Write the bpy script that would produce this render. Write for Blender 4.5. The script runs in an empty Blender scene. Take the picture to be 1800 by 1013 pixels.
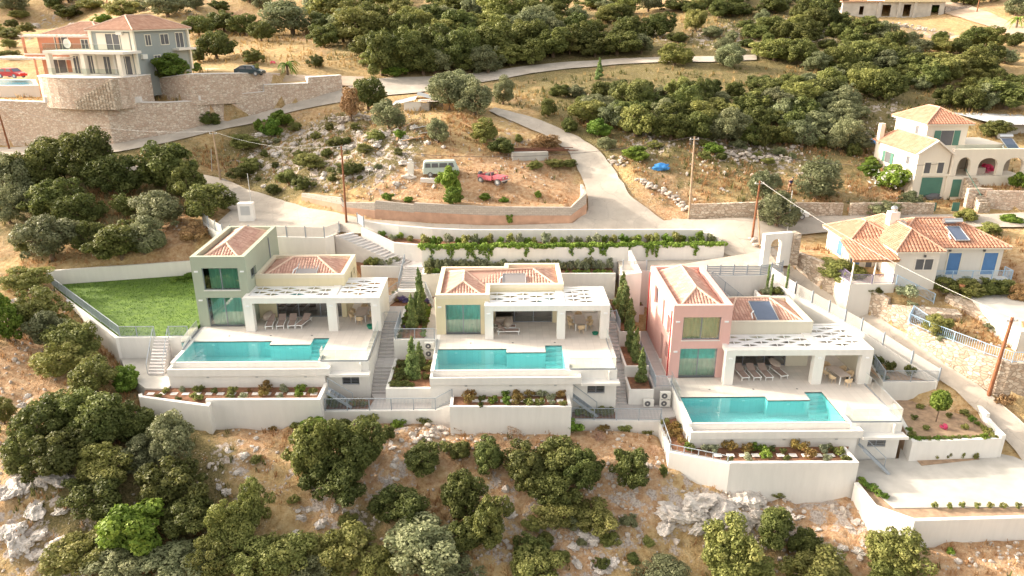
import bpy, math, random
import numpy as np
from mathutils import Vector, Matrix, noise as mnoise

# ------------------------------------------------------------------ camera
sc = bpy.context.scene
CAMH = 26.8
PITCH = math.radians(20.7)
YAW = math.radians(-0.85)
FPX = 1300.0
cam_d = bpy.data.cameras.new('camera')
cam_d.sensor_width = 36.0
cam_d.lens = 26.0
cam_d.clip_start = 0.5
cam_d.clip_end = 900.0
cam = bpy.data.objects.new('camera', cam_d)
sc.collection.objects.link(cam)
cam.location = (0, 0, CAMH)
cam.rotation_euler = (math.radians(90) - PITCH, 0, YAW)
sc.camera = cam
# ------------------------------------------------------------------ light
SUN_EL = math.radians(22)
SUN_DIR = Vector((-0.955, 0.30, 0)).normalized() * math.cos(SUN_EL) + Vector((0, 0, math.sin(SUN_EL)))
world = bpy.data.worlds.new('World')
sc.world = world
world.use_nodes = True
wn = world.node_tree
bg = wn.nodes['Background']
sky = wn.nodes.new('ShaderNodeTexSky')
sky.sky_type = 'NISHITA'
sky.sun_disc = False
sky.sun_elevation = SUN_EL
sky.sun_rotation = math.atan2(SUN_DIR.x, SUN_DIR.y)
sky.air_density = 1.0
sky.dust_density = 4.0
sky.ozone_density = 0.0
hz = wn.nodes.new('ShaderNodeHueSaturation')      # hazy, milky evening sky
hz.inputs['Saturation'].default_value = 0.35
wn.links.new(sky.outputs[0], hz.inputs['Color'])
wm = wn.nodes.new('ShaderNodeMix'); wm.data_type = 'RGBA'; wm.blend_type = 'MULTIPLY'; wm.inputs[0].default_value = 1.0
wm.inputs[7].default_value = (1.08, 1.0, 0.87, 1)
wn.links.new(hz.outputs[0], wm.inputs[6]); wn.links.new(wm.outputs[2], bg.inputs[0])
bg.inputs[1].default_value = 0.15
sun_d = bpy.data.lights.new('sun', 'SUN')
sun_d.energy = 2.0
sun_d.angle = math.radians(1.6)
sun_d.color = (1.0, 0.87, 0.72)
sun = bpy.data.objects.new('sun', sun_d)
sc.collection.objects.link(sun)
sun.rotation_euler = SUN_DIR.to_track_quat('Z', 'Y').to_euler()
vs = sc.view_settings
sc.display_settings.display_device = 'sRGB'
vs.view_transform = 'Standard'
vs.look = 'None'
vs.exposure = 1.76
vs.gamma = 1.0
sc.cycles.max_bounces = 6
sc.cycles.diffuse_bounces = 4
sc.cycles.glossy_bounces = 3
sc.cycles.transmission_bounces = 4
sc.cycles.transparent_max_bounces = 10
sc.cycles.use_denoising = True

# ------------------------------------------------------------------ pixel rays (photo pixels, 1800 x 1013)
def ray(px, py):
    u = (px - 900.0) / FPX
    v = (506.5 - py) / FPX
    y = math.cos(PITCH) + v * math.sin(PITCH)
    z = -math.sin(PITCH) + v * math.cos(PITCH)
    c, s = math.cos(YAW), math.sin(YAW)
    return Vector((u * c - y * s, u * s + y * c, z))
def P(px, py, z):
    a = ray(px, py)
    t = (z - CAMH) / a.z
    return Vector((a.x * t, a.y * t, z))
def PY(px, py, Y):
    a = ray(px, py)
    t = Y / a.y
    return Vector((a.x * t, Y, CAMH + a.z * t))
def proj(p):
    c, s = math.cos(-YAW), math.sin(-YAW)
    x, y = p[0] * c - p[1] * s, p[0] * s + p[1] * c
    z = p[2] - CAMH
    d = y * math.cos(PITCH) - z * math.sin(PITCH)
    v = y * math.sin(PITCH) + z * math.cos(PITCH)
    return (900 + FPX * x / d, 506.5 - FPX * v / d, d)

# ------------------------------------------------------------------ mesh builder and object tree
COL = sc.collection
ORG = {}
class MB:
    def __init__(s):
        s.v = []; s.f = []; s.r = []
    def face(s, pts, r=0.5):
        n = len(s.v)
        s.v.extend([tuple(p) for p in pts])
        s.f.append(tuple(range(n, n + len(pts)))); s.r.append(r)
    def raw(s, vs_, fs_, r=0.5):
        n = len(s.v)
        s.v.extend([tuple(p) for p in vs_])
        for f in fs_:
            s.f.append(tuple(i + n for i in f)); s.r.append(r)
    def box(s, x0, x1, y0, y1, z0, z1, r=0.5):
        s.raw([(x0, y0, z0), (x1, y0, z0), (x1, y1, z0), (x0, y1, z0), (x0, y0, z1), (x1, y0, z1), (x1, y1, z1), (x0, y1, z1)],
              [(0, 3, 2, 1), (4, 5, 6, 7), (0, 1, 5, 4), (1, 2, 6, 5), (2, 3, 7, 6), (3, 0, 4, 7)], r)
        return s
    def obox(s, c, ang, hx, hy, z0, z1, r=0.5):
        ca, sa = math.cos(ang), math.sin(ang)
        q = []
        for z in (z0, z1):
            for a, b in ((-hx, -hy), (hx, -hy), (hx, hy), (-hx, hy)):
                q.append((c[0] + a * ca - b * sa, c[1] + a * sa + b * ca, z))
        s.raw(q, [(0, 3, 2, 1), (4, 5, 6, 7), (0, 1, 5, 4), (1, 2, 6, 5), (2, 3, 7, 6), (3, 0, 4, 7)], r)
        return s
    def beam(s, a, b, w, h, r=0.5):           # rectangular bar from a to b
        a = Vector(a); b = Vector(b); d = (b - a).normalized()
        up = Vector((0, 0, 1)) if abs(d.z) < 0.95 else Vector((0, 1, 0))
        sx = d.cross(up).normalized() * (w / 2); sz = sx.cross(d).normalized() * (h / 2)
        q = [a - sx - sz, a + sx - sz, a + sx + sz, a - sx + sz, b - sx - sz, b + sx - sz, b + sx + sz, b - sx + sz]
        s.raw(q, [(0, 3, 2, 1), (4, 5, 6, 7), (0, 1, 5, 4), (1, 2, 6, 5), (2, 3, 7, 6), (3, 0, 4, 7)], r)
        return s
    def prism(s, poly, z0, z1, r=0.5):
        n = len(poly)
        a = 0
        for i in range(n):
            a += poly[i][0] * poly[(i + 1) % n][1] - poly[(i + 1) % n][0] * poly[i][1]
        if a < 0: poly = list(poly)[::-1]
        tz = [p[2] for p in poly] if z1 is None else [z1] * n
        vs_ = [(p[0], p[1], z0) for p in poly] + [(p[0], p[1], tz[i]) for i, p in enumerate(poly)]
        fs_ = [tuple(range(n))[::-1], tuple(range(n, 2 * n))]
        for i in range(n):
            j = (i + 1) % n
            fs_.append((i, j, n + j, n + i))
        s.raw(vs_, fs_, r)
        return s
    def tube(s, pts, rad, n=6, r=0.5, r2=None):
        pts = [Vector(p) for p in pts]
        rings = []
        for i, p in enumerate(pts):
            d = (pts[min(i + 1, len(pts) - 1)] - pts[max(i - 1, 0)]).normalized()
            up = Vector((0, 0, 1)) if abs(d.z) < 0.9 else Vector((1, 0, 0))
            a = d.cross(up).normalized(); b = d.cross(a).normalized()
            rr = rad if r2 is None else rad + (r2 - rad) * i / (len(pts) - 1)
            rings.append([p + a * rr * math.cos(2 * math.pi * k / n) + b * rr * math.sin(2 * math.pi * k / n) for k in range(n)])
        vs_ = [q for rg in rings for q in rg]
        fs_ = []
        for i in range(len(pts) - 1):
            for k in range(n):
                fs_.append((i * n + k, i * n + (k + 1) % n, (i + 1) * n + (k + 1) % n, (i + 1) * n + k))
        fs_.append(tuple(range(n))[::-1]); fs_.append(tuple((len(pts) - 1) * n + k for k in range(n)))
        s.raw(vs_, fs_, r)
        return s
    def lathe(s, c, prof, n=12, r=0.5):      # prof: (radius, z)
        vs_ = []
        for rr, z in prof:
            for k in range(n):
                a = 2 * math.pi * k / n
                vs_.append((c[0] + rr * math.cos(a), c[1] + rr * math.sin(a), c[2] + z))
        fs_ = []
        for i in range(len(prof) - 1):
            for k in range(n):
                fs_.append((i * n + k, i * n + (k + 1) % n, (i + 1) * n + (k + 1) % n, (i + 1) * n + k))
        fs_.append(tuple(range(n))[::-1]); fs_.append(tuple((len(prof) - 1) * n + k for k in range(n)))
        s.raw(vs_, fs_, r)
        return s
    def blob(s, c, rx, ry, rz, seed=0, amp=0.25, sub=2, r=0.5, freq=1.3, zcut=None):
        vs_, fs_ = ico(sub)
        out = []
        for p in vs_:
            d = 1 + amp * mnoise.fractal(Vector(p) * freq + Vector((seed * 7.3, seed * 3.1, seed)), 1.0, 2.0, 3)
            q = [c[0] + p[0] * rx * d, c[1] + p[1] * ry * d, c[2] + p[2] * rz * d]
            if zcut is not None and q[2] < zcut: q[2] = zcut
            out.append(q)
        s.raw(out, fs_, r)
        return s
    def mesh(s, name, mat, org=(0, 0, 0), smooth=False):
        me = bpy.data.meshes.new(name)
        V = [(x - org[0], y - org[1], z - org[2]) for x, y, z in s.v]
        me.from_pydata(V, [], s.f)
        if any(x != 0.5 for x in s.r):
            at = me.attributes.new('rnd', 'FLOAT', 'FACE')
            at.data.foreach_set('value', s.r)
        if smooth:
            me.polygons.foreach_set('use_smooth', [True] * len(me.polygons))
        if isinstance(mat, (list, tuple)):
            for m in mat: me.materials.append(m)
        elif mat: me.materials.append(mat)
        me.update()
        return me
    def build(s, name, mat, parent, smooth=False, label=None):
        org = ORG[parent.name]
        o = bpy.data.objects.new(name, s.mesh(name, mat, org, smooth))
        COL.objects.link(o); o.parent = parent
        ORG[o.name] = org
        if label: o['label'] = label
        return o
    def top(s, name, mat, label=None, cat=None, group=None, kind=None, smooth=False):
        a = np.array(s.v)
        org = (0, 0, 0) if kind == 'structure' else (float((a[:, 0].min() + a[:, 0].max()) / 2), float((a[:, 1].min() + a[:, 1].max()) / 2), float(a[:, 2].min()))
        o = bpy.data.objects.new(name, s.mesh(name, mat, org, smooth))
        o.location = org
        COL.objects.link(o)
        if kind: o['kind'] = kind
        if label: o['label'] = label
        if cat: o['category'] = cat
        if group: o['group'] = group
        ORG[o.name] = org
        return o
def thing(name, label, cat, loc=(0, 0, 0), rz=0.0, group=None, local=False):
    o = bpy.data.objects.new(name, None)
    o.empty_display_size = 0.3
    o.location = loc; o.rotation_euler = (0, 0, rz)
    COL.objects.link(o)
    o['label'] = label; o['category'] = cat
    if group: o['group'] = group
    ORG[o.name] = (0, 0, 0) if local else tuple(loc)
    return o
def kids(o):
    return [c for c in bpy.data.objects if c.parent == o]
def dup(root, loc, rz=None, label=None, group=None, scale=None, ks=None):
    r = root.copy(); COL.objects.link(r); r.location = loc
    if rz is not None: r.rotation_euler = (0, 0, rz)
    if scale: r.scale = scale
    if label: r['label'] = label
    if group: r['group'] = group
    for ch in (ks if ks is not None else kids(root)):
        c = ch.copy(); COL.objects.link(c); c.parent = r
        if ks is None:
            for g in kids(ch):
                d = g.copy(); COL.objects.link(d); d.parent = c
    return r
_ico = {}
def ico(sub):
    if sub in _ico: return _ico[sub]
    import bmesh
    bm = bmesh.new(); bmesh.ops.create_icosphere(bm, subdivisions=sub, radius=1)
    r = ([tuple(v.co) for v in bm.verts], [tuple(v.index for v in f.verts) for f in bm.faces]); bm.free()
    _ico[sub] = r
    return r

# ------------------------------------------------------------------ materials
def _new(name):
    m = bpy.data.materials.new(name); m.use_nodes = True
    nt = m.node_tree; b = nt.nodes['Principled BSDF']
    return m, nt, b
def N(nt, t, **k):
    n = nt.nodes.new(t)
    for a, v in k.items(): setattr(n, a, v)
    return n
def rgb(c): return (c[0], c[1], c[2], 1)
def objco(nt):
    return N(nt, 'ShaderNodeNewGeometry').outputs['Position']
def noise(nt, scale, detail=4, rough=0.55, vec=None):
    n = N(nt, 'ShaderNodeTexNoise'); n.inputs['Scale'].default_value = scale
    n.inputs['Detail'].default_value = detail; n.inputs['Roughness'].default_value = rough
    nt.links.new(vec if vec is not None else objco(nt), n.inputs['Vector'])
    return n.outputs['Fac']
def ramp(nt, fac, stops):
    r = N(nt, 'ShaderNodeValToRGB')
    e = r.color_ramp.elements
    while len(e) < len(stops): e.new(0.5)
    for i, (p, c) in enumerate(stops):
        e[i].position = p; e[i].color = rgb(c)
    nt.links.new(fac, r.inputs[0])
    return r.outputs[0]
def mixc(nt, fac, a, b, mode='MIX'):
    m = N(nt, 'ShaderNodeMix', data_type='RGBA', blend_type=mode)
    def put(sock, v):
        if hasattr(v, 'links') or isinstance(v, bpy.types.NodeSocket): nt.links.new(v, sock)
        elif isinstance(v, (int, float)): sock.default_value = v
        else: sock.default_value = rgb(v)
    put(m.inputs[0], fac); put(m.inputs[6], a); put(m.inputs[7], b)
    return m.outputs[2]
def math_(nt, op, a, b=None):
    m = N(nt, 'ShaderNodeMath', operation=op)
    for i, v in enumerate((a, b)):
        if v is None: continue
        if isinstance(v, bpy.types.NodeSocket): nt.links.new(v, m.inputs[i])
        else: m.inputs[i].default_value = v
    return m.outputs[0]
def bump(nt, b, h, strength=0.3, dist=0.05):
    n = N(nt, 'ShaderNodeBump'); n.inputs['Strength'].default_value = strength; n.inputs['Distance'].default_value = dist
    nt.links.new(h, n.inputs['Height']); nt.links.new(n.outputs[0], b.inputs['Normal'])
def mat(name, c, rough=0.7, var=0.08, scale=1.5, metal=0.0, bmp=0.0, bscale=20, spec=0.3):
    m, nt, b = _new(name)
    b.inputs['Roughness'].default_value = rough; b.inputs['Metallic'].default_value = metal
    b.inputs['Specular IOR Level'].default_value = spec
    n = noise(nt, scale, 5)
    lo = [x * (1 - var) for x in c]; hi = [min(1, x * (1 + var)) for x in c]
    nt.links.new(ramp(nt, n, [(0.3, lo), (0.7, hi)]), b.inputs['Base Color'])
    if bmp: bump(nt, b, noise(nt, bscale, 3), bmp)
    return m
def stucco(name, c, stain=0.12):
    m, nt, b = _new(name)
    b.inputs['Roughness'].default_value = 0.85; b.inputs['Specular IOR Level'].default_value = 0.2
    mp = N(nt, 'ShaderNodeMapping'); mp.inputs['Scale'].default_value = (1.6, 1.6, 0.28)
    nt.links.new(objco(nt), mp.inputs['Vector'])
    n1 = noise(nt, 1.3, 6, 0.65, mp.outputs[0]); n2 = noise(nt, 0.35, 3)
    a = ramp(nt, n1, [(0.35, [x * (1 - stain) for x in c]), (0.62, c)])
    a = mixc(nt, math_(nt, 'MULTIPLY', n2, 0.25), a, [c[0] * 0.93, c[1] * 0.88, c[2] * 0.80])
    nt.links.new(a, b.inputs['Base Color'])
    bump(nt, b, noise(nt, 14, 4), 0.25, 0.02)
    return m
def attr(nt, name):
    a = N(nt, 'ShaderNodeAttribute'); a.attribute_name = name
    return a.outputs['Fac']
def tiles(name, a, b_, c):
    m, nt, b = _new(name)
    b.inputs['Roughness'].default_value = 0.8
    r = attr(nt, 'rnd')
    col = ramp(nt, r, [(0.0, a), (0.5, b_), (1.0, c)])
    n = noise(nt, 1.1, 5)
    col = mixc(nt, math_(nt, 'MULTIPLY', n, 0.35), col, [x * 0.8 for x in b_])
    nt.links.new(col, b.inputs['Base Color'])
    return m
def leafmat(name, dark, mid, light, trans=0.25):
    m, nt, b = _new(name)
    b.inputs['Roughness'].default_value = 0.6; b.inputs['Specular IOR Level'].default_value = 0.25
    r = attr(nt, 'rnd')
    col = ramp(nt, r, [(0.0, dark), (0.5, mid), (1.0, light)])
    oi = N(nt, 'ShaderNodeObjectInfo')
    hs = N(nt, 'ShaderNodeHueSaturation')
    mr = N(nt, 'ShaderNodeMapRange'); mr.inputs[3].default_value = 0.78; mr.inputs[4].default_value = 1.28
    nt.links.new(oi.outputs['Random'], mr.inputs[0]); nt.links.new(mr.outputs[0], hs.inputs['Value'])
    mr2 = N(nt, 'ShaderNodeMapRange'); mr2.inputs[3].default_value = 0.482; mr2.inputs[4].default_value = 0.512
    nt.links.new(math_(nt, 'FRACT', math_(nt, 'MULTIPLY', oi.outputs['Random'], 17.3)), mr2.inputs[0]); nt.links.new(mr2.outputs[0], hs.inputs['Hue'])
    nt.links.new(col, hs.inputs['Color']); nt.links.new(hs.outputs[0], b.inputs['Base Color'])
    tr = N(nt, 'ShaderNodeBsdfTranslucent'); nt.links.new(hs.outputs[0], tr.inputs['Color'])
    mx = N(nt, 'ShaderNodeMixShader'); mx.inputs[0].default_value = trans
    nt.links.new(b.outputs[0], mx.inputs[1]); nt.links.new(tr.outputs[0], mx.inputs[2])
    nt.links.new(mx.outputs[0], nt.nodes['Material Output'].inputs[0])
    return m
def glassmat(name, tint, refl=0.3, gc=(1, 1, 1), k=0.6):
    m, nt, b = _new(name)
    tr = N(nt, 'ShaderNodeBsdfTransparent'); tr.inputs[0].default_value = rgb(tint)
    gl = N(nt, 'ShaderNodeBsdfGlossy'); gl.inputs['Roughness'].default_value = 0.02; gl.inputs[0].default_value = rgb(gc)
    lw = N(nt, 'ShaderNodeLayerWeight'); lw.inputs[0].default_value = 0.35
    f = math_(nt, 'ADD', math_(nt, 'MULTIPLY', lw.outputs['Fresnel'], k), refl)
    mx = N(nt, 'ShaderNodeMixShader'); nt.links.new(f, mx.inputs[0])
    nt.links.new(tr.outputs[0], mx.inputs[1]); nt.links.new(gl.outputs[0], mx.inputs[2])
    nt.links.new(mx.outputs[0], nt.nodes['Material Output'].inputs[0])
    return m
def stonemat(name, a, b_, c, scale=2.6, mortar=(0.62, 0.55, 0.47)):
    m, nt, b = _new(name)
    b.inputs['Roughness'].default_value = 0.9
    mp = N(nt, 'ShaderNodeMapping'); mp.inputs['Scale'].default_value = (1, 1, 1.7)
    nt.links.new(objco(nt), mp.inputs['Vector'])
    v = N(nt, 'ShaderNodeTexVoronoi'); v.inputs['Scale'].default_value = scale
    nt.links.new(mp.outputs[0], v.inputs['Vector'])
    sep = N(nt, 'ShaderNodeSeparateColor'); nt.links.new(v.outputs['Color'], sep.inputs[0])
    col = ramp(nt, sep.outputs[0], [(0.0, a), (0.5, b_), (1.0, c)])
    v2 = N(nt, 'ShaderNodeTexVoronoi', feature='DISTANCE_TO_EDGE'); v2.inputs['Scale'].default_value = scale
    nt.links.new(mp.outputs[0], v2.inputs['Vector'])
    e = ramp(nt, v2.outputs['Distance'], [(0.02, (0, 0, 0)), (0.10, (1, 1, 1))])
    col = mixc(nt, e, mortar, col)
    col = mixc(nt, math_(nt, 'MULTIPLY', noise(nt, 0.4, 3), 0.4), col, [x * 0.85 for x in b_])
    nt.links.new(col, b.inputs['Base Color'])
    bump(nt, b, e, 0.7, 0.06)
    return m
def gridmat(name, c, j, sx, sy, offs=0.0, rough=0.7, jw=0.012, var=0.06, wall=False):
    m, nt, b = _new(name)
    b.inputs['Roughness'].default_value = rough; b.inputs['Specular IOR Level'].default_value = 0.3
    br = N(nt, 'ShaderNodeTexBrick'); br.offset = offs
    br.inputs['Scale'].default_value = 1.0; br.inputs['Brick Width'].default_value = sx; br.inputs['Row Height'].default_value = sy
    br.inputs['Mortar Size'].default_value = jw; br.inputs['Mortar Smooth'].default_value = 0.3
    br.inputs['Color1'].default_value = rgb([x * (1 - var) for x in c]); br.inputs['Color2'].default_value = rgb([min(1, x * (1 + var)) for x in c])
    br.inputs['Mortar'].default_value = rgb(j)
    if wall:
        sx_ = N(nt, 'ShaderNodeSeparateXYZ'); nt.links.new(objco(nt), sx_.inputs[0]); cb = N(nt, 'ShaderNodeCombineXYZ')
        nt.links.new(math_(nt, 'ADD', sx_.outputs[0], sx_.outputs[1]), cb.inputs[0]); nt.links.new(sx_.outputs[2], cb.inputs[1]); nt.links.new(cb.outputs[0], br.inputs['Vector'])
    else: nt.links.new(objco(nt), br.inputs['Vector'])
    col = mixc(nt, math_(nt, 'MULTIPLY', noise(nt, 0.6, 5), 0.35), br.outputs['Color'], [x * 0.86 for x in c])
    nt.links.new(col, b.inputs['Base Color'])
    return m

M = {}
M['white'] = stucco('white stucco', (0.77, 0.75, 0.725), 0.07)
M['green'] = stucco('sage green stucco', (0.38, 0.42, 0.34), 0.05)
M['yellow'] = stucco('pale yellow stucco', (0.70, 0.62, 0.43), 0.05)
M['cream'] = stucco('cream stucco', (0.72, 0.65, 0.51), 0.05)
M['pink'] = stucco('salmon pink stucco', (0.73, 0.45, 0.415), 0.05)
M['beige'] = stucco('beige stucco', (0.66, 0.62, 0.52), 0.05)
M['redpipe'] = mat('red downpipe', (0.5, 0.06, 0.06), 0.5)
M['tile_pink'] = tiles('rose roof tiles', (0.44, 0.24, 0.19), (0.56, 0.33, 0.26), (0.70, 0.47, 0.37))
M['tile_orange'] = tiles('orange roof tiles', (0.42, 0.19, 0.115), (0.50, 0.25, 0.165), (0.57, 0.32, 0.225))
M['tile_brown'] = tiles('brown roof tiles', (0.40, 0.21, 0.14), (0.50, 0.28, 0.19), (0.58, 0.36, 0.26))
M['ridge_orange'] = mat('orange ridge tiles', (0.54, 0.33, 0.24), 0.85, 0.12, 4)
M['ridge'] = mat('ridge mortar', (0.66, 0.48, 0.38), 0.85, 0.15, 4)
M['louvre'] = mat('white painted metal', (0.80, 0.80, 0.81), 0.45, 0.03)
M['alu'] = mat('grey aluminium', (0.28, 0.30, 0.34), 0.4, 0.05, metal=0.3)
M['rail'] = mat('blue grey painted steel', (0.33, 0.37, 0.42), 0.45, 0.05)
M['bluerail'] = mat('pale blue painted rail', (0.40, 0.55, 0.72), 0.5, 0.05)
M['slat'] = mat('off white fence slat', (0.52, 0.51, 0.49), 0.6, 0.05)
M['deck'] = gridmat('beige deck tiles', (0.62, 0.565, 0.52), (0.50, 0.45, 0.41), 0.6, 0.6)
M['pave'] = gridmat('grey path tiles', (0.50, 0.47, 0.46), (0.38, 0.35, 0.34), 0.6, 0.3)
M['step'] = mat('pale step stone', (0.56, 0.53, 0.52), 0.8, 0.08)
M['coping'] = mat('pool coping', (0.60, 0.55, 0.51), 0.6, 0.06)
M['soil'] = mat('garden soil', (0.22, 0.11, 0.065), 0.95, 0.35, 3, bmp=0.6, bscale=9)
M['soil_dry'] = mat('dry earth bed', (0.36, 0.25, 0.17), 0.95, 0.3, 2, bmp=0.6, bscale=8)
M['concrete'] = mat('poured concrete', (0.49, 0.465, 0.43), 0.85, 0.14, 0.8, bmp=0.15, bscale=6)
M['curtain'] = mat('sheer curtain', (0.44, 0.60, 0.50), 0.8, 0.06, 1)
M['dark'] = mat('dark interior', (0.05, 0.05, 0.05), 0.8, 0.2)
M['room'] = mat('room interior', (0.30, 0.25, 0.20), 0.8, 0.2)
M['metalwhite'] = mat('white metal frame', (0.82, 0.82, 0.82), 0.4, 0.03)
M['sling'] = mat('taupe sling fabric', (0.33, 0.25, 0.22), 0.8, 0.08)
M['cushion'] = mat('taupe cushion', (0.48, 0.40, 0.35), 0.9, 0.08)
M['wicker'] = mat('pale wicker', (0.60, 0.46, 0.30), 0.8, 0.15, 20)
M['ac'] = mat('white casing', (0.74, 0.72, 0.68), 0.5, 0.04)
M['acdark'] = mat('dark grille', (0.12, 0.12, 0.13), 0.6, 0.1)
M['panel'] = mat('solar collector glass', (0.10, 0.13, 0.20), 0.15, 0.06, spec=0.6)
M['panel_grey'] = mat('grey collector', (0.27, 0.25, 0.25), 0.25, 0.05, spec=0.6)
M['steel'] = mat('brushed steel', (0.55, 0.55, 0.56), 0.3, 0.05, metal=0.9)
M['wood'] = mat('creosoted pole wood', (0.22, 0.09, 0.045), 0.85, 0.2, 3)
M['wood_pale'] = mat('weathered pole wood', (0.40, 0.29, 0.20), 0.85, 0.2, 3)
M['plank'] = mat('plank wood', (0.45, 0.27, 0.14), 0.85, 0.25, 3)
M['galv'] = mat('galvanised steel', (0.50, 0.51, 0.52), 0.5, 0.05, metal=0.4)
M['wire'] = mat('black cable', (0.10, 0.09, 0.09), 0.6, 0.1)
M['stone_pink'] = stonemat('pink field stone', (0.52, 0.36, 0.28), (0.67, 0.53, 0.43), (0.78, 0.69, 0.60), 2.6, (0.44, 0.34, 0.27))
M['stone_pale'] = stonemat('pale field stone', (0.40, 0.29, 0.21), (0.54, 0.44, 0.35), (0.68, 0.59, 0.49), 2.3, (0.30, 0.23, 0.17))
M['stone_grey'] = stonemat('grey dry stone', (0.34, 0.29, 0.25), (0.46, 0.40, 0.36), (0.58, 0.52, 0.47), 3.0, (0.16, 0.11, 0.08))
M['block'] = gridmat('concrete block', (0.46, 0.41, 0.36), (0.34, 0.29, 0.25), 0.42, 0.2, 0.5, 0.9, 0.02, 0.1, wall=True)
M['render_red'] = mat('earth stained render', (0.50, 0.31, 0.22), 0.9, 0.18, 1.0)
M['capwhite'] = mat('white cap stone', (0.74, 0.70, 0.68), 0.8, 0.06)
M['hwhite'] = stucco('house white', (0.76, 0.72, 0.67), 0.04)
M['hcream'] = stucco('house cream', (0.76, 0.70, 0.61), 0.05)
M['hgrey'] = stucco('house grey', (0.33, 0.36, 0.36), 0.05)
M['hterra'] = stucco('house terracotta', (0.60, 0.29, 0.19), 0.06)
M['trim'] = mat('pale trim', (0.78, 0.73, 0.62), 0.8, 0.04)
M['bluewood'] = mat('blue shutter', (0.10, 0.22, 0.45), 0.6, 0.08)
M['greenwood'] = mat('green shutter', (0.08, 0.19, 0.15), 0.6, 0.08)
M['tarp'] = mat('blue tarpaulin', (0.06, 0.28, 0.70), 0.5, 0.2, 2)
M['bark'] = mat('bark', (0.17, 0.12, 0.085), 0.95, 0.25, 5)
M['glass'] = glassmat('window glass', (0.58, 0.82, 0.74), 0.17)
M['darkglass'] = glassmat('porch glass', (0.45, 0.5, 0.48), 0.22)
M['clear'] = glassmat('balustrade glass', (0.80, 0.88, 0.85), 0.07)
M['water'] = glassmat('pool water', (0.52, 0.87, 0.88), 0.035, k=0.12)
wt = M['water'].node_tree; wb = N(wt, 'ShaderNodeBump'); wb.inputs['Strength'].default_value = 0.35; wb.inputs['Distance'].default_value = 0.03
wt.links.new(noise(wt, 3.0, 3), wb.inputs['Height'])
for n_ in wt.nodes:
    if n_.type == 'BSDF_GLOSSY': wt.links.new(wb.outputs[0], n_.inputs['Normal'])
M['pooltile'] = gridmat('pool mosaic', (0.46, 0.70, 0.71), (0.38, 0.62, 0.63), 0.5, 0.5, 0, 0.5, 0.02, 0.03)
L = {}
L['oak'] = leafmat('oak leaves', (0.058, 0.074, 0.018), (0.122, 0.144, 0.040), (0.245, 0.256, 0.080), .33)
L['olive'] = leafmat('olive leaves', (0.120, 0.138, 0.066), (0.200, 0.220, 0.112), (0.320, 0.330, 0.185), .3)
L['lime'] = leafmat('yellow green leaves', (0.105, 0.122, 0.030), (0.205, 0.218, 0.062), (0.350, 0.340, 0.118), .3)
L['fresh'] = leafmat('fresh green leaves', (0.075, 0.130, 0.018), (0.150, 0.235, 0.035), (0.270, 0.360, 0.070), .33)
L['cyp'] = leafmat('conifer leaves', (0.080, 0.120, 0.040), (0.155, 0.215, 0.072), (0.280, 0.340, 0.125), .33)
L['dry'] = leafmat('dry leaves', (0.180, 0.110, 0.045), (0.290, 0.190, 0.085), (0.430, 0.310, 0.150))
L['lawn'] = leafmat('lawn blades', (0.035, 0.080, 0.008), (0.070, 0.145, 0.016), (0.140, 0.235, 0.030), .2)
L['rust'] = leafmat('rusty grass leaves', (0.150, 0.085, 0.025), (0.230, 0.150, 0.045), (0.300, 0.240, 0.080))
L['sage'] = leafmat('sage leaves', (0.150, 0.170, 0.100), (0.260, 0.285, 0.175), (0.400, 0.420, 0.280), .3)
L['pinkdry'] = leafmat('pinkish dry stalks', (0.38, 0.24, 0.17), (0.48, 0.33, 0.24), (0.58, 0.43, 0.32))
L['purple'] = leafmat('lavender flowers', (0.09, 0.07, 0.16), (0.14, 0.11, 0.26), (0.20, 0.17, 0.34))
L['magenta'] = leafmat('magenta flowers', (0.55, 0.04, 0.16), (0.75, 0.08, 0.25), (0.80, 0.20, 0.38))
L['whitefl'] = leafmat('white flowers', (0.7, 0.7, 0.66), (0.8, 0.8, 0.75), (0.85, 0.85, 0.82))
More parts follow.
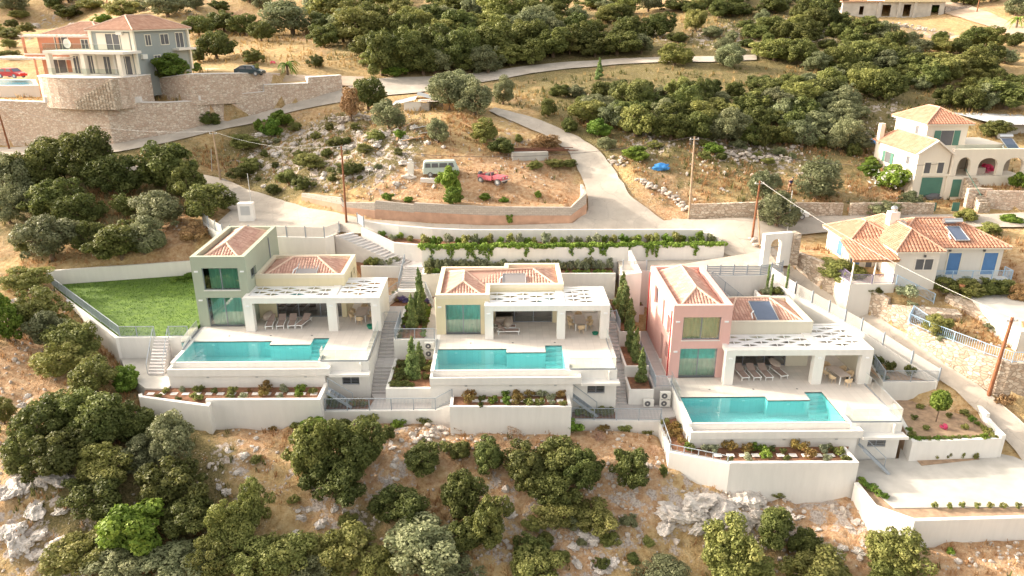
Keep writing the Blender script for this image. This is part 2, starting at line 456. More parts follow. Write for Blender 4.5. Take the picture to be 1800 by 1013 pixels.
# ------------------------------------------------------------------ terrain
CTRL_PX = [  # photo pixel and height of the natural ground there
 (300,745,-3.5),(420,745,-3.6),(560,748,-3.7),(680,738,-3.6),(800,752,-3.9),(950,752,-4.0),(1080,752,-4.4),(1150,760,-4.7),
 (1170,850,-5.7),(1290,860,-6.3),(1500,850,-6.5),(1520,880,-6.6),(1620,948,-7.0),(1800,950,-7.0),(1800,1013,-7.6),(1600,1013,-8.4),(1400,1013,-9.2),(1200,1013,-9.2),
 (1000,1013,-8.9),(600,1013,-8.7),(200,1013,-8.2),(0,1013,-7.6),(900,880,-6.3),(600,880,-6.1),(300,880,-5.7),(100,880,-5.2),
 (1200,920,-7.2),(1450,920,-7.4),(0,760,-3.2),(0,620,-0.6),(100,650,-1.9),(180,645,-1.9),(250,690,-2.5),(0,500,1.6),(0,420,3.2),
 (60,480,1.6),(110,470,1.8),(200,452,2.3),(320,430,3.6),(200,360,5.4),(0,330,6.3),(340,375,5.0),(0,265,8.8),(200,266,9.4),(300,240,10.6),
 (450,207,12.2),(600,172,14.4),(720,150,15.6),(600,392,5.0),(480,360,5.4),(430,330,6.0),(400,318,6.5),(520,330,7.0),(500,300,8.0),
 (500,250,10.1),(700,345,7.2),(700,300,9.4),(780,300,9.2),(850,310,8.8),(870,345,7.2),(950,330,7.8),(990,345,7.0),(1020,320,7.8),
 (850,250,11.2),(740,222,13.0),(900,206,13.4),(1000,250,11.0),(1060,310,8.3),(1090,350,6.8),(1150,385,5.4),(1150,290,9.6),
 (1220,290,9.4),(1300,330,7.7),(1200,350,6.8),(1350,372,6.1),(1250,395,5.2),(1400,390,5.2),(1600,392,5.3),(1800,388,5.6),
 (1550,350,6.5),(1700,340,6.7),(720,400,4.9),(900,400,4.9),(1100,400,5.0),(1300,425,4.6),(1200,240,11.6),(1450,300,8.6),
 (900,150,15.6),(1050,110,18.2),(1250,110,18.5),(1500,150,15.8),(1700,150,15.8),(1780,200,13.2),(1400,60,22.4),(1620,30,25.0),(1000,20,26.2),
 (1500,30,25.0),(600,50,23.0),(400,50,22.8),(100,50,22.4),(400,140,17.0),(560,130,17.2),
]
CTRL_W = [  # world points: below the built terraces, and beyond the frame
 (-20,57,-3.9),(-12,52,-3.9),(-5,57,-4.3),(2,56,-4.6),(9,54,-5.0),(14,52,-5.6),(22,52,-7.2),(30,50,-7.2),(35,47,-7.0),(-20,66,-1.5),(-5,66,-1.5),(4,67,-1.0),
 (20,63,-3.5),(30,58,-3.5),(-36,62,-1.5),(-30,58,-2.6),(-20,72,1.5),(0,71.5,2.0),(12,71,1.5),(22,68,0.5),
 (-60,30,-7),(60,30,-8),(0,20,-12),(-60,20,-9),(60,15,-10),(-90,60,2),(90,60,4),(-110,100,10),(110,95,12),
 (34,57.5,-1.6),(38.5,51,-3.9),(29,66.3,1.2),(42,46,-5.9),(40,58,1.0),(48,52,-1.5),(55,60,3.0),(46,66,3.2),(36,69,3.4),
 (-130,150,22),(130,150,24),(-60,170,28.0),(60,170,28.6),(0,170,28.5),(-100,250,50),(0,250,50),(100,250,50),(-150,250,50),(150,250,50),(0,210,38),(-90,210,38),(90,210,38),
]
_c = []
for px, py, z in CTRL_PX:
    p = P(px, py, z); _c.append((p.x, p.y, z))
_c += CTRL_W
_c = np.array(_c, float)
def _kern(r):
    return np.sqrt(r * r + 9.0)
_n = len(_c)
_A = np.zeros((_n + 3, _n + 3))
_d = np.hypot(_c[:, None, 0] - _c[None, :, 0], _c[:, None, 1] - _c[None, :, 1])
_A[:_n, :_n] = _kern(_d) - np.eye(_n) * 0.6
_A[:_n, _n] = 1; _A[:_n, _n + 1] = _c[:, 0]; _A[:_n, _n + 2] = _c[:, 1]
_A[_n:, :_n] = _A[:_n, _n:].T
_w = np.linalg.solve(_A, np.concatenate([_c[:, 2], [0, 0, 0]]))
def T_raw(x, y):
    x = np.asarray(x, float); y = np.asarray(y, float)
    sh = x.shape; x = x.ravel(); y = y.ravel()
    out = np.zeros(len(x))
    for i in range(0, len(x), 20000):
        d = np.hypot(x[i:i + 20000, None] - _c[None, :, 0], y[i:i + 20000, None] - _c[None, :, 1])
        out[i:i + 20000] = _kern(d) @ _w[:_n] + _w[_n] + _w[_n + 1] * x[i:i + 20000] + _w[_n + 2] * y[i:i + 20000]
    return out.reshape(sh)
GX = np.arange(-150, 150.01, 0.6)
GY = np.concatenate([np.arange(18, 110, 0.5), np.arange(110, 260, 1.2)])
XX, YY = np.meshgrid(GX, GY)
ZZ = T_raw(XX, YY)
def bil(A, x, y):
    x = np.atleast_1d(np.asarray(x, float)); y = np.atleast_1d(np.asarray(y, float))
    i = np.clip(np.searchsorted(GX, x) - 1, 0, len(GX) - 2); j = np.clip(np.searchsorted(GY, y) - 1, 0, len(GY) - 2)
    fx = np.clip((x - GX[i]) / (GX[i + 1] - GX[i]), 0, 1); fy = np.clip((y - GY[j]) / (GY[j + 1] - GY[j]), 0, 1)
    return A[j, i] * (1 - fx) * (1 - fy) + A[j, i + 1] * fx * (1 - fy) + A[j + 1, i] * (1 - fx) * fy + A[j + 1, i + 1] * fx * fy
def Tz(x, y):
    return float(bil(ZZ, x, y)[0])
def hit(px, py):
    a = ray(px, py)
    ts = np.arange(25, 330, 0.5)
    x = a.x * ts; y = a.y * ts; z = CAMH + a.z * ts
    g = z - bil(ZZ, x, y)
    k = np.where((g < 0) & (y > 20))[0]
    if len(k) == 0: return Vector((a.x * 200, a.y * 200, Tz(a.x * 200, a.y * 200)))
    k = k[0]
    t = ts[k] if k == 0 else ts[k - 1] + 0.5 * g[k - 1] / (g[k - 1] - g[k])
    return Vector((a.x * t, a.y * t, CAMH + a.z * t))

# --- smooth value noise on arrays
def vnoise(x, y, seed=0):
    def h(i, j):
        n = np.sin(i * 127.1 + j * 311.7 + seed * 74.7) * 43758.5453
        return n - np.floor(n)
    i = np.floor(x); j = np.floor(y); fx = x - i; fy = y - j
    fx = fx * fx * (3 - 2 * fx); fy = fy * fy * (3 - 2 * fy)
    return (h(i, j) * (1 - fx) + h(i + 1, j) * fx) * (1 - fy) + (h(i, j + 1) * (1 - fx) + h(i + 1, j + 1) * fx) * fy
def fbm(x, y, o=4, seed=0):
    s = 0; a = 0.5
    for k in range(o):
        s = s + a * (vnoise(x * 2 ** k, y * 2 ** k, seed + k) - 0.5); a *= 0.55
    return s
# --- roads: left and right edges as photo pixels
ROADS = {
 'road': [[(-60,272),(100,268),(200,270),(300,250),(400,226),(500,200),(600,180),(660,170),(740,163),(800,150)],
          [(-60,255),(100,254),(200,255),(300,236),(400,212),(500,186),(600,160),(640,140),(700,136),(780,134)]],
 'upper_road': [[(690,165),(760,160),(860,143),(930,130),(1000,121),(1080,114),(1160,110),(1250,110),(1330,106)],
                [(650,142),(740,138),(830,130),(920,117),(1000,109),(1080,104),(1160,101),(1250,100),(1330,97)]],
 'branch_road': [[(858,196),(880,206),(910,218),(960,240),(1000,268),(1020,305),(1032,345),(1035,372),(1010,392),(990,404)],
                 [(870,190),(905,199),(950,212),(1010,238),(1050,262),(1080,300),(1108,345),(1150,378),(1180,396),(1200,412)]],
 'lane': [[(190,305),(260,312),(330,330),(398,366),(450,392),(530,404),(620,412),(760,416),(900,419),(1050,419),(1180,419),(1270,422)],
          [(200,292),(270,295),(340,305),(400,315),(470,345),(540,368),(640,388),(760,395),(880,398),(1000,394),(1100,388),(1210,386)]],
 'village_road': [[(1180,419),(1260,422),(1330,425),(1440,410),(1560,402),(1700,400),(1860,400)],
                  [(1180,386),(1260,386),(1330,386),(1440,382),(1560,380),(1700,378),(1860,372)]],
 'side_road': [[(1232,428),(1290,455),(1380,490),(1420,520),(1500,575),(1600,640),(1680,690),(1740,745),(1790,800),(1830,860)],
               [(1330,412),(1360,440),(1420,478),(1500,530),(1560,570),(1640,620),(1720,680),(1790,735),(1850,800),(1900,860)]],
 'track': [[(380,148),(440,152),(500,150),(560,152),(640,152)],
           [(360,122),(440,128),(500,132),(570,134),(640,136)]],
 'hill_road': [[(1655,22),(1690,32),(1740,48),(1790,70),(1830,90)],
               [(1660,2),(1700,8),(1745,25),(1790,45),(1840,62)]],
}
def resample(pts, n):
    d = [0]
    for a, b in zip(pts, pts[1:]): d.append(d[-1] + (Vector(b) - Vector(a)).length)
    out = []
    for i in range(n):
        s = d[-1] * i / (n - 1)
        k = max(j for j in range(len(d)) if d[j] <= s + 1e-9); k = min(k, len(pts) - 2)
        t = (s - d[k]) / max(1e-9, d[k + 1] - d[k])
        out.append(Vector(pts[k]) * (1 - t) + Vector(pts[k + 1]) * t)
    return out
mask = np.zeros_like(ZZ)          # 1 where flat/no roughness
ROADMESH = {}
for nm, (le, ri) in ROADS.items():
    le = resample([tuple(hit(*p)) for p in le], 90); ri = resample([tuple(hit(*p)) for p in ri], 90)
    # smooth along
    for _ in range(3):
        le = [le[0]] + [(le[i - 1] + le[i] * 2 + le[i + 1]) / 4 for i in range(1, len(le) - 1)] + [le[-1]]
        ri = [ri[0]] + [(ri[i - 1] + ri[i] * 2 + ri[i + 1]) / 4 for i in range(1, len(ri) - 1)] + [ri[-1]]
    ROADMESH[nm] = (le, ri)
    for a, b in zip(le, ri):
        for t in np.linspace(0, 1, 14):
            q = a * (1 - t) + b * t
            i = int(round((q.x - GX[0]) / 0.6)); j = int(np.clip(np.searchsorted(GY, q.y), 1, len(GY) - 2))
            mask[max(0, j - 2):j + 2, max(0, i - 2):i + 2] = 1
def pxmask(poly, val=1.0):
    """mark terrain cells whose world position lies in the polygon (world xy)"""
    n = len(poly); ins = np.zeros(XX.shape, bool)
    for k in range(n):
        x1, y1 = poly[k][0], poly[k][1]; x2, y2 = poly[(k + 1) % n][0], poly[(k + 1) % n][1]
        if y1 == y2: continue
        c = ((y1 > YY) != (y2 > YY)) & (XX < (x2 - x1) * (YY - y1) / (y2 - y1) + x1)
        ins ^= c
    return ins
# ground character: 0 dry grass, rock, bare soil, green scrub (weights painted in world space)
Wrock = np.zeros_like(ZZ); Wsoil = np.zeros_like(ZZ); Wgrn = np.zeros_like(ZZ); Wgrass = np.zeros_like(ZZ)
def spot(W, px, py, r, s=1.0, ay=1.0):
    p = hit(px, py); d = (p - Vector((0, 0, CAMH))).length; R = r * d / FPX
    W += s * np.exp(-(((XX - p.x) / R) ** 2 + ((YY - p.y) / (R * ay * 1.6)) ** 2))
for a in [(1230,890,60),(1150,900,40),(1290,880,50),(1330,900,40),(1070,940,50),(1010,960,60),(960,990,50),(1450,940,50),(1480,900,40),(30,880,60),(60,950,70),(20,990,60),(100,1000,50),
          (20,790,30),(700,790,40),(700,830,40),(730,750,30),(620,900,50),(560,910,40),(540,950,40),(500,830,25),(880,920,50),(870,880,40),(400,800,30),(420,850,30),
          (600,235,60),(560,260,60),(640,290,50),(700,280,50),(500,250,50),(450,270,50),(560,300,40),(1150,255,40),(1250,265,40),(1330,270,50),(1400,280,40),(700,230,40),
          (100,40,40),(60,65,30),(340,20,30),(1460,70,40),(1440,40,40),(1320,50,60),(1250,70,50),(1600,50,50),(1640,60,50),(1150,60,40),(1500,230,50),(1550,190,40),(900,240,40),
          (40,540,25),(30,560,20),(50,700,25),(0,500,20),(1060,860,40),(1120,250,30),(1360,900,40),(780,740,30)]:
    spot(Wrock, *a)
for a in [(600,760,60),(760,765,60),(900,775,80),(1050,780,80),(1120,800,50),(1350,870,40),(1450,880,60),(1520,900,50),(1700,980,120),(1780,970,80),(900,345,60),(960,330,60),
          (920,320,60),(750,390,120),(900,392,80),(1180,350,60),(1050,130,70,1.6),(1130,128,70,1.6),(1210,130,70,1.6),(1290,118,60,1.6),(980,135,50,1.4),(60,620,50),(80,650,50),(640,745,60),(1000,1000,50),(430,760,60),(700,330,30),(290,405,30),(320,420,30)]:
    spot(Wsoil, *a)
for a in [(560,130,60),(480,100,60),(450,110,60),(620,140,40),(1250,300,80),(1320,320,80),(1200,310,50),(700,340,60),(780,345,60),(650,340,50),(960,350,40),(60,60,40),(150,160,60),(1600,40,60),(1700,60,60),
          (480,790,50),(460,850,40),(1130,920,70),(1200,960,80),(700,930,50),(60,600,40),(30,470,40),(1720,160,60),(1770,120,60)]:
    spot(Wgrass, *a)
for a in [(1000,60,200),(700,60,120),(1300,180,200),(1100,190,120),(1500,120,150),(100,300,120),(250,340,90),(150,560,40),(200,800,100),(300,900,100),(1350,20,90),(500,300,70),(620,270,70),(450,240,50),(700,250,50),(600,220,50),(640,930,30)]:
    spot(Wgrn, *a, 1.35)
for W in (Wrock, Wsoil, Wgrn, Wgrass): np.clip(W, 0, 1, out=W)
from_road = mask.copy()
for _ in range(3):
    k = from_road.copy()
    k[1:-1, 1:-1] = (from_road[:-2, 1:-1] + from_road[2:, 1:-1] + from_road[1:-1, :-2] + from_road[1:-1, 2:] + 2 * from_road[1:-1, 1:-1]) / 6
    from_road = k
rough = np.clip(1 - from_road * 1.3, 0, 1)
nz = fbm(XX / 3.2, YY / 3.2, 5, 3) * 0.55 + fbm(XX / 0.9, YY / 0.9, 3, 9) * 0.22
rid = 1 - np.abs(fbm(XX / 2.4, YY / 3.0, 4, 21)) * 5.5
rid = np.clip(rid, -0.2, 1)
stepz = (rid - 0.55) * 0.45 * Wrock
ZF = ZZ + rough * (nz + stepz) - 0.10 * (mask > 0)
# ground stays well below the built terraces
COMPLEX = [P(85,489,1.7), P(118,476,1.7), P(331,450,1.7), Vector((-30,75.5,0)), Vector((-27,78,0)), Vector((-11,75.2,0)), Vector((20,74.2,0)), Vector((22,71,0)), Vector((27,67,0)), Vector((36.5,50.5,0)),
           Vector((37,48,0)), Vector((46,46,0)), Vector((46,41.2,0)), P(1608,916,-5.3), P(1505,846,-5.3), P(1500,825,-5.2), P(1285,830,-5.2), P(1175,800,-5.2), P(1155,745,-4), P(810,738,-3.4), P(560,735,-3.2), P(365,735,-2.6), P(255,708,-2), P(240,652,-1.7), P(212,600,.2)]
inside = pxmask([(p.x, p.y) for p in COMPLEX])
ZF = np.where(inside, np.minimum(ZF, ZZ) - 0.35, ZF)
def grow(m, k=1):
    for _ in range(k):
        g = m.copy(); g[1:] |= m[:-1]; g[:-1] |= m[1:]; g[:, 1:] |= m[:, :-1]; g[:, :-1] |= m[:, 1:]; m = g
    return m
lawn_in = grow(pxmask([(-46.4, 71.9), (-27, 76.1), (-27, 58.5), (-33, 58.5)]))
ZF = np.where(lawn_in, np.minimum(ZF, -0.6), ZF)
# --- stone walls that follow the ground: (px, py of the foot, py of the top)
SW = {
 'big': [(-60,256,176),(0,254,177),(100,254,181),(200,254,181),(300,235,181),(409,210,175),(410,210,167),(468,194,162),(469,194,150),(544,175,147),(545,175,137),(602,158,133)],
 'drive': [(262,160,141),(335,166,131),(400,163,130),(470,157,129),(494,150,130)],
 'block': [(531,352,340),(600,371,348),(603,372,356),(660,383,357),(662,383,353),(728,388,360),(730,388,357),(858,394,364),(1003,393,365),(1030,377,340),(1024,344,324)],
 'lane_right': [(1212,385,360),(1330,383,356),(1405,381,357),(1480,380,358)],
 'lane_right2': [(1493,380,358),(1560,379,357),(1640,378,358)],
 'houseb': [(1728,368,336),(1800,368,337),(1850,368,338)],
 'roadside': [(1382,463,444),(1398,475,445),(1437,505,461),(1513,549,507),(1554,565,526),(1555,565,536),(1596,580,543)],
 'roadside2': [(1592,592,571),(1623,617,586),(1664,645,603),(1715,676,624),(1761,700,640),(1850,697,640)],
}
SWALL = {}
for nm, L_ in SW.items():
    out = []
    for px, b_, t_ in L_:
        h_ = hit(px, b_)
        if nm == 'drive': h_ = P(px, b_, 15.9)
        out.append((h_.x, h_.y, h_.z, PY(px, t_, h_.y).z))
    SWALL[nm] = out
ZROAD = ZZ.copy()
def raise_behind(line, back, dz=0.15, side=(0, 1), zmin=None, extra=0.5):
    """ground behind a wall line comes up to the wall top"""
    poly = [(p[0] + side[0] * extra, p[1] + side[1] * extra) for p in line] + [(p[0] + side[0] * back, p[1] + side[1] * back) for p in line[::-1]]
    m = pxmask(poly)
    if abs(side[1]) > abs(side[0]):
        xs = [p[0] for p in line]; zt = np.interp(XX, xs, [p[3] for p in line]) - dz
    else:
        ys = [p[1] for p in line][::-1]; zt = np.interp(YY, ys, [p[3] for p in line][::-1]) - dz
    return m, zt
for nm, back, side, ex in (('big', 17, (0, 1), .5), ('drive', 14, (0, 1), .5), ('houseb', 14, (0, 1), .45), ('roadside', 9, (.8, .6), .5), ('roadside2', 9, (.8, .6), .5), ('block', 2.5, (0, 1), .5)):
    ln = SWALL[nm]
    if nm == 'big': ln = ln[:-1]
    if nm == 'block': ln = ln[:9]
    m_, zt = raise_behind(ln, back, side=side, extra=ex, dz=0.15 if nm != 'block' else .1)
    ZF = np.where(m_, np.maximum(ZF, zt + 0.3 * nz * (nm != 'drive')), ZF); ZZ = np.where(m_, np.maximum(ZZ, zt), ZZ)
PAD_B = [P(1510, 300, 8.2), P(1600, 347, 6.7), P(1780, 347, 6.9), P(1800, 300, 9.0)]
T_USED = ZF
def Tf(x, y): return float(bil(ZF, x, y)[0])
TER_CUTS = []
def make_terrain():
    ny, nx = XX.shape
    verts = np.stack([XX, YY, ZF], -1).reshape(-1, 3)
    me = bpy.data.meshes.new('hillside')
    idx = np.arange(ny * nx).reshape(ny, nx)
    q = np.stack([idx[:-1, :-1], idx[:-1, 1:], idx[1:, 1:], idx[1:, :-1]], -1).reshape(-1, 4)
    me.vertices.add(len(verts)); me.vertices.foreach_set('co', verts.ravel())
    me.loops.add(q.size); me.loops.foreach_set('vertex_index', q.ravel().astype(np.int32))
    me.polygons.add(len(q)); me.polygons.foreach_set('loop_start', (np.arange(len(q)) * 4).astype(np.int32))
    me.update(); me.validate()
    me.polygons.foreach_set('use_smooth', [True] * len(me.polygons))
    for nm, W in (('wrock', Wrock), ('wsoil', Wsoil), ('wgrn', Wgrn), ('wgrass', Wgrass)):
        a = me.attributes.new(nm, 'FLOAT', 'POINT'); a.data.foreach_set('value', W.ravel())
    m, nt, b = _new('hillside ground')
    b.inputs['Roughness'].default_value = 0.95; b.inputs['Specular IOR Level'].default_value = 0.1
    nA = noise(nt, 0.5, 8, 0.65); nB = noise(nt, 2.2, 6, 0.65); nC = noise(nt, 7.0, 4, 0.6); nD = noise(nt, 0.14, 4, 0.5)
    grass = ramp(nt, nB, [(0.30, (0.30, 0.19, 0.085)), (0.48, (0.45, 0.315, 0.155)), (0.68, (0.53, 0.405, 0.235))])
    soil = ramp(nt, nB, [(0.3, (0.31, 0.165, 0.085)), (0.5, (0.47, 0.30, 0.175)), (0.7, (0.58, 0.43, 0.29))])
    rock = ramp(nt, nC, [(0.30, (0.24, 0.195, 0.17)), (0.46, (0.44, 0.375, 0.335)), (0.70, (0.60, 0.53, 0.48))])
    scrub = ramp(nt, nC, [(0.3, (0.09, 0.085, 0.035)), (0.55, (0.22, 0.18, 0.085)), (0.75, (0.38, 0.28, 0.15))])
    def w(nm, k, n, lo, hi):
        s = math_(nt, 'ADD', math_(nt, 'MULTIPLY', attr(nt, nm), k), math_(nt, 'SUBTRACT', n, 0.5))
        mr = N(nt, 'ShaderNodeMapRange'); mr.inputs[1].default_value = lo; mr.inputs[2].default_value = hi
        nt.links.new(s, mr.inputs[0]); return mr.outputs[0]
    col = mixc(nt, ramp(nt, nD, [(0.48, (0, 0, 0)), (0.68, (1, 1, 1))]), grass, soil)
    col = mixc(nt, w('wgrass', 0.6, nA, 0.15, 0.4), col, grass)
    col = mixc(nt, w('wsoil', 0.6, nA, 0.12, 0.35), col, soil)
    col = mixc(nt, w('wgrn', 0.5, nA, 0.15, 0.45), col, scrub)
    nE = noise(nt, 0.9, 7, 0.7)
    col = mixc(nt, w('wrock', 0.17, nE, 0.175, 0.235), col, rock)
    v = N(nt, 'ShaderNodeTexVoronoi'); v.inputs['Scale'].default_value = 4.5
    nt.links.new(objco(nt), v.inputs['Vector'])
    sp = ramp(nt, v.outputs['Distance'], [(0.16, (1, 1, 1)), (0.24, (0, 0, 0))])
    spm = math_(nt, 'MULTIPLY', sp, ramp(nt, nA, [(0.5, (0, 0, 0)), (0.62, (1, 1, 1))]))
    col = mixc(nt, spm, col, (0.60, 0.53, 0.47))
    nt.links.new(col, b.inputs['Base Color'])
    hh = math_(nt, 'ADD', math_(nt, 'MULTIPLY', nC, 0.5), nB)
    bump(nt, b, hh, 0.9, 0.25)
    me.materials.append(m)
    o = bpy.data.objects.new('hillside', me); COL.objects.link(o); o['kind'] = 'structure'
make_terrain()
def roadmat(name, a, b_):
    m, nt, b = _new(name)
    b.inputs['Roughness'].default_value = 0.9
    c = ramp(nt, noise(nt, 0.45, 8, 0.7), [(0.36, a), (0.5, [(p + q) / 2 for p, q in zip(a, b_)]), (0.6, b_)])
    c = mixc(nt, math_(nt, 'MULTIPLY', ramp(nt, noise(nt, 0.13, 3), [(0.5, (0, 0, 0)), (0.53, (1, 1, 1))]), 0.35), c, [x * 0.82 for x in a])
    c = mixc(nt, math_(nt, 'MULTIPLY', ramp(nt, noise(nt, 5, 4), [(0.5, (0, 0, 0)), (0.75, (1, 1, 1))]), 0.35), c, (0.42, 0.35, 0.29))
    wv = N(nt, 'ShaderNodeTexVoronoi', feature='DISTANCE_TO_EDGE'); wv.inputs['Scale'].default_value = 0.28
    mp = N(nt, 'ShaderNodeVectorMath', operation='ADD'); nn = N(nt, 'ShaderNodeTexNoise'); nn.inputs['Scale'].default_value = 1.2
    nt.links.new(objco(nt), nn.inputs['Vector']); nt.links.new(objco(nt), mp.inputs[0]); nt.links.new(nn.outputs['Color'], mp.inputs[1])
    nt.links.new(mp.outputs[0], wv.inputs['Vector'])
    cr = ramp(nt, wv.outputs['Distance'], [(0.004, (1, 1, 1)), (0.012, (0, 0, 0))])
    c = mixc(nt, math_(nt, 'MULTIPLY', cr, 0.35), c, (0.25, 0.22, 0.2))
    nt.links.new(c, b.inputs['Base Color']); bump(nt, b, noise(nt, 8, 4), 0.3, 0.04)
    return m
M['road'] = roadmat('worn pale road', (0.405, 0.355, 0.305), (0.53, 0.47, 0.405))
M['dirt'] = roadmat('dirt road', (0.42, 0.31, 0.22), (0.55, 0.43, 0.33))
zo = 0.0
for nm, (le, ri) in ROADMESH.items():
    mb = MB(); k = 10; zo += 0.012
    vs_ = []
    for a, b in zip(le, ri):
        for i in range(k + 1):
            q = a * (1 - i / k) + b * (i / k)
            wob = 0.25 * (vnoise(np.array(q.x * 0.8), np.array(q.y * 0.8), 4) - 0.5) if i in (0, k) else 0
            vs_.append((q.x + float(wob), q.y + float(wob), float(bil(ZROAD, q.x, q.y)[0]) + 0.05 + zo))
    fs_ = [(r * (k + 1) + i, r * (k + 1) + i + 1, (r + 1) * (k + 1) + i + 1, (r + 1) * (k + 1) + i) for r in range(len(le) - 1) for i in range(k)]
    mb.raw(vs_, [f[::-1] for f in fs_])
    mb.top(nm, M['dirt'] if nm in ('track', 'hill_road') else M['road'], kind='structure')
# ------------------------------------------------------------------ building kit
def cells(x0, x1, z0, z1, ops):
    xs = sorted({x0, x1} | {v for o in ops for v in (o[0], o[1]) if x0 < v < x1})
    zs = sorted({z0, z1} | {v for o in ops for v in (o[2], o[3]) if z0 < v < z1})
    out = []
    for a, b in zip(xs, xs[1:]):
        run = None
        for c, d in zip(zs, zs[1:]):
            mx, mz = (a + b) / 2, (c + d) / 2
            if any(o[0] < mx < o[1] and o[2] < mz < o[3] for o in ops):
                if run: out.append(run); run = None
            else:
                run = (a, b, run[2], d) if run else (a, b, c, d)
        if run: out.append(run)
    return out
def wall_x(mb, x0, x1, z0, z1, y, th, ops=()):      # wall facing the camera (outer face at y, thickness backwards)
    for a, b, c, d in cells(x0, x1, z0, z1, ops): mb.box(a, b, y, y + th, c, d)
def wall_y(mb, y0, y1, z0, z1, x, th, ops=()):      # side wall, from x to x+th
    for a, b, c, d in cells(y0, y1, z0, z1, ops): mb.box(min(x, x + th), max(x, x + th), a, b, c, d)
def wall_ang(mb, a, b, z0, z1, th, ops=()):         # wall from a to b (xy), ops along its length
    a = Vector((a[0], a[1], 0)); b = Vector((b[0], b[1], 0)); L_ = (b - a).length; d = (b - a) / L_
    n = Vector((-d.y, d.x, 0))
    for u0, u1, c, e in cells(0, L_, z0, z1, ops):
        p = a + d * u0; q = a + d * u1
        mb.prism([(p.x, p.y), (q.x, q.y), (q.x + n.x * th, q.y + n.y * th), (p.x + n.x * th, p.y + n.y * th)], c, e)
def clip_u(poly2, u):
    ws = []
    n = len(poly2)
    for i in range(n):
        (u1, w1), (u2, w2) = poly2[i], poly2[(i + 1) % n]
        if (u1 - u) * (u2 - u) <= 0 and abs(u1 - u2) > 1e-9:
            ws.append(w1 + (w2 - w1) * (u - u1) / (u2 - u1))
    return (min(ws), max(ws)) if len(ws) >= 2 else None
def tile_facet(mb, pts, pitch=0.26, course=0.42, h=0.055, rng=random):
    pts = [Vector(p) for p in pts]
    n = (pts[1] - pts[0]).cross(pts[2] - pts[0]).normalized()
    if n.z < 0: n = -n
    u = Vector((0, 0, 1)).cross(n).normalized()      # horizontal
    w = n.cross(u).normalized()
    if w.z < 0: w = -w
    o = pts[0]
    q = [((p - o).dot(u), (p - o).dot(w)) for p in pts]
    lo = min(a for a, _ in q); hi = max(a for a, _ in q)
    mb.face([p - n * 0.02 for p in pts], 0.4)
    k = max(1, int((hi - lo) / pitch)); pt = (hi - lo) / k
    for i in range(k):
        uc = lo + (i + 0.5) * pt
        r1 = clip_u(q, uc)
        if not r1 or r1[1] - r1[0] < 0.1: continue
        w0, w1 = r1; m = max(1, int(round((w1 - w0) / course)))
        prof = [(-0.42, 0.0), (-0.25, 0.75), (0.0, 1.0), (0.25, 0.75), (0.42, 0.0)]
        for j in range(m):
            a = w0 + (w1 - w0) * j / m; b = w0 + (w1 - w0) * (j + 1) / m
            rr = min(1, max(0, rng.gauss(0.5, 0.22)))
            base = []
            for ww, lift in ((a, 0.022), (b, 0.0)):
                for cu, ch in prof:
                    base.append(o + u * (uc + cu * pt) + w * ww + n * (ch * h + lift))
            mb.raw(base, [(x, x + 1, x + 6, x + 5) for x in range(4)] + [(0, 1, 2, 3, 4)], rr)
def ridge(mb, a, b, rad=0.10):
    a = Vector(a); b = Vector(b); L_ = (b - a).length; n = max(1, int(L_ / 0.4))
    for i in range(n):
        p = a + (b - a) * (i / n); q = a + (b - a) * ((i + 1.08) / n)
        mb.tube([p, q], rad * 1.06, 8, r2=rad * 0.92)
def hip_roof(parent, corners, ridgeA, ridgeB, tm, name='tiled_roof', pitch=0.26, rr=0.10, label=None):
    """corners: front-left, front-right, back-right, back-left; ridgeA nearer the front-left / left, ridgeB the other end.
       mode decided by which pair each ridge end serves"""
    fl, fr, br, bl = [Vector(c) for c in corners]; A = Vector(ridgeA); B = Vector(ridgeB)
    mb = MB(); rg = MB(); rng = random.Random(int(abs(fl.x * 31 + fl.y * 7)))
    along_y = abs(A.y - B.y) > abs(A.x - B.x)
    if along_y:
        fac = [(fl, fr, A), (fr, br, B, A), (br, bl, B), (bl, fl, A, B)]
        hips = [(fl, A), (fr, A), (br, B), (bl, B), (A, B)]
    else:
        fac = [(fl, fr, B, A), (fr, br, B), (br, bl, A, B), (bl, fl, A)]
        hips = [(fl, A), (bl, A), (fr, B), (br, B), (A, B)]
    for f in fac: tile_facet(mb, f, pitch, rng=rng)
    for a, b in hips: ridge(rg, a + Vector((0, 0, .05)), b + Vector((0, 0, .05)), rr)
    o = mb.build(name, tm, parent, label=label)
    rg.build('ridge_cap', M['ridge_orange'] if tm is M['tile_orange'] else M['ridge'], o)
    return o
def facets_roof(parent, fac, hips, tm, name='tiled_roof', pitch=0.26, rr=0.10):
    mb = MB(); rg = MB(); rng = random.Random(len(fac) * 17)
    for f in fac: tile_facet(mb, f, pitch, rng=rng)
    for a, b in hips: ridge(rg, Vector(a) + Vector((0, 0, .05)), Vector(b) + Vector((0, 0, .05)), rr)
    o = mb.build(name, tm, parent)
    if hips: rg.build('ridge_cap', M['ridge_orange'] if tm is M['tile_orange'] else M['ridge'], o)
    return o
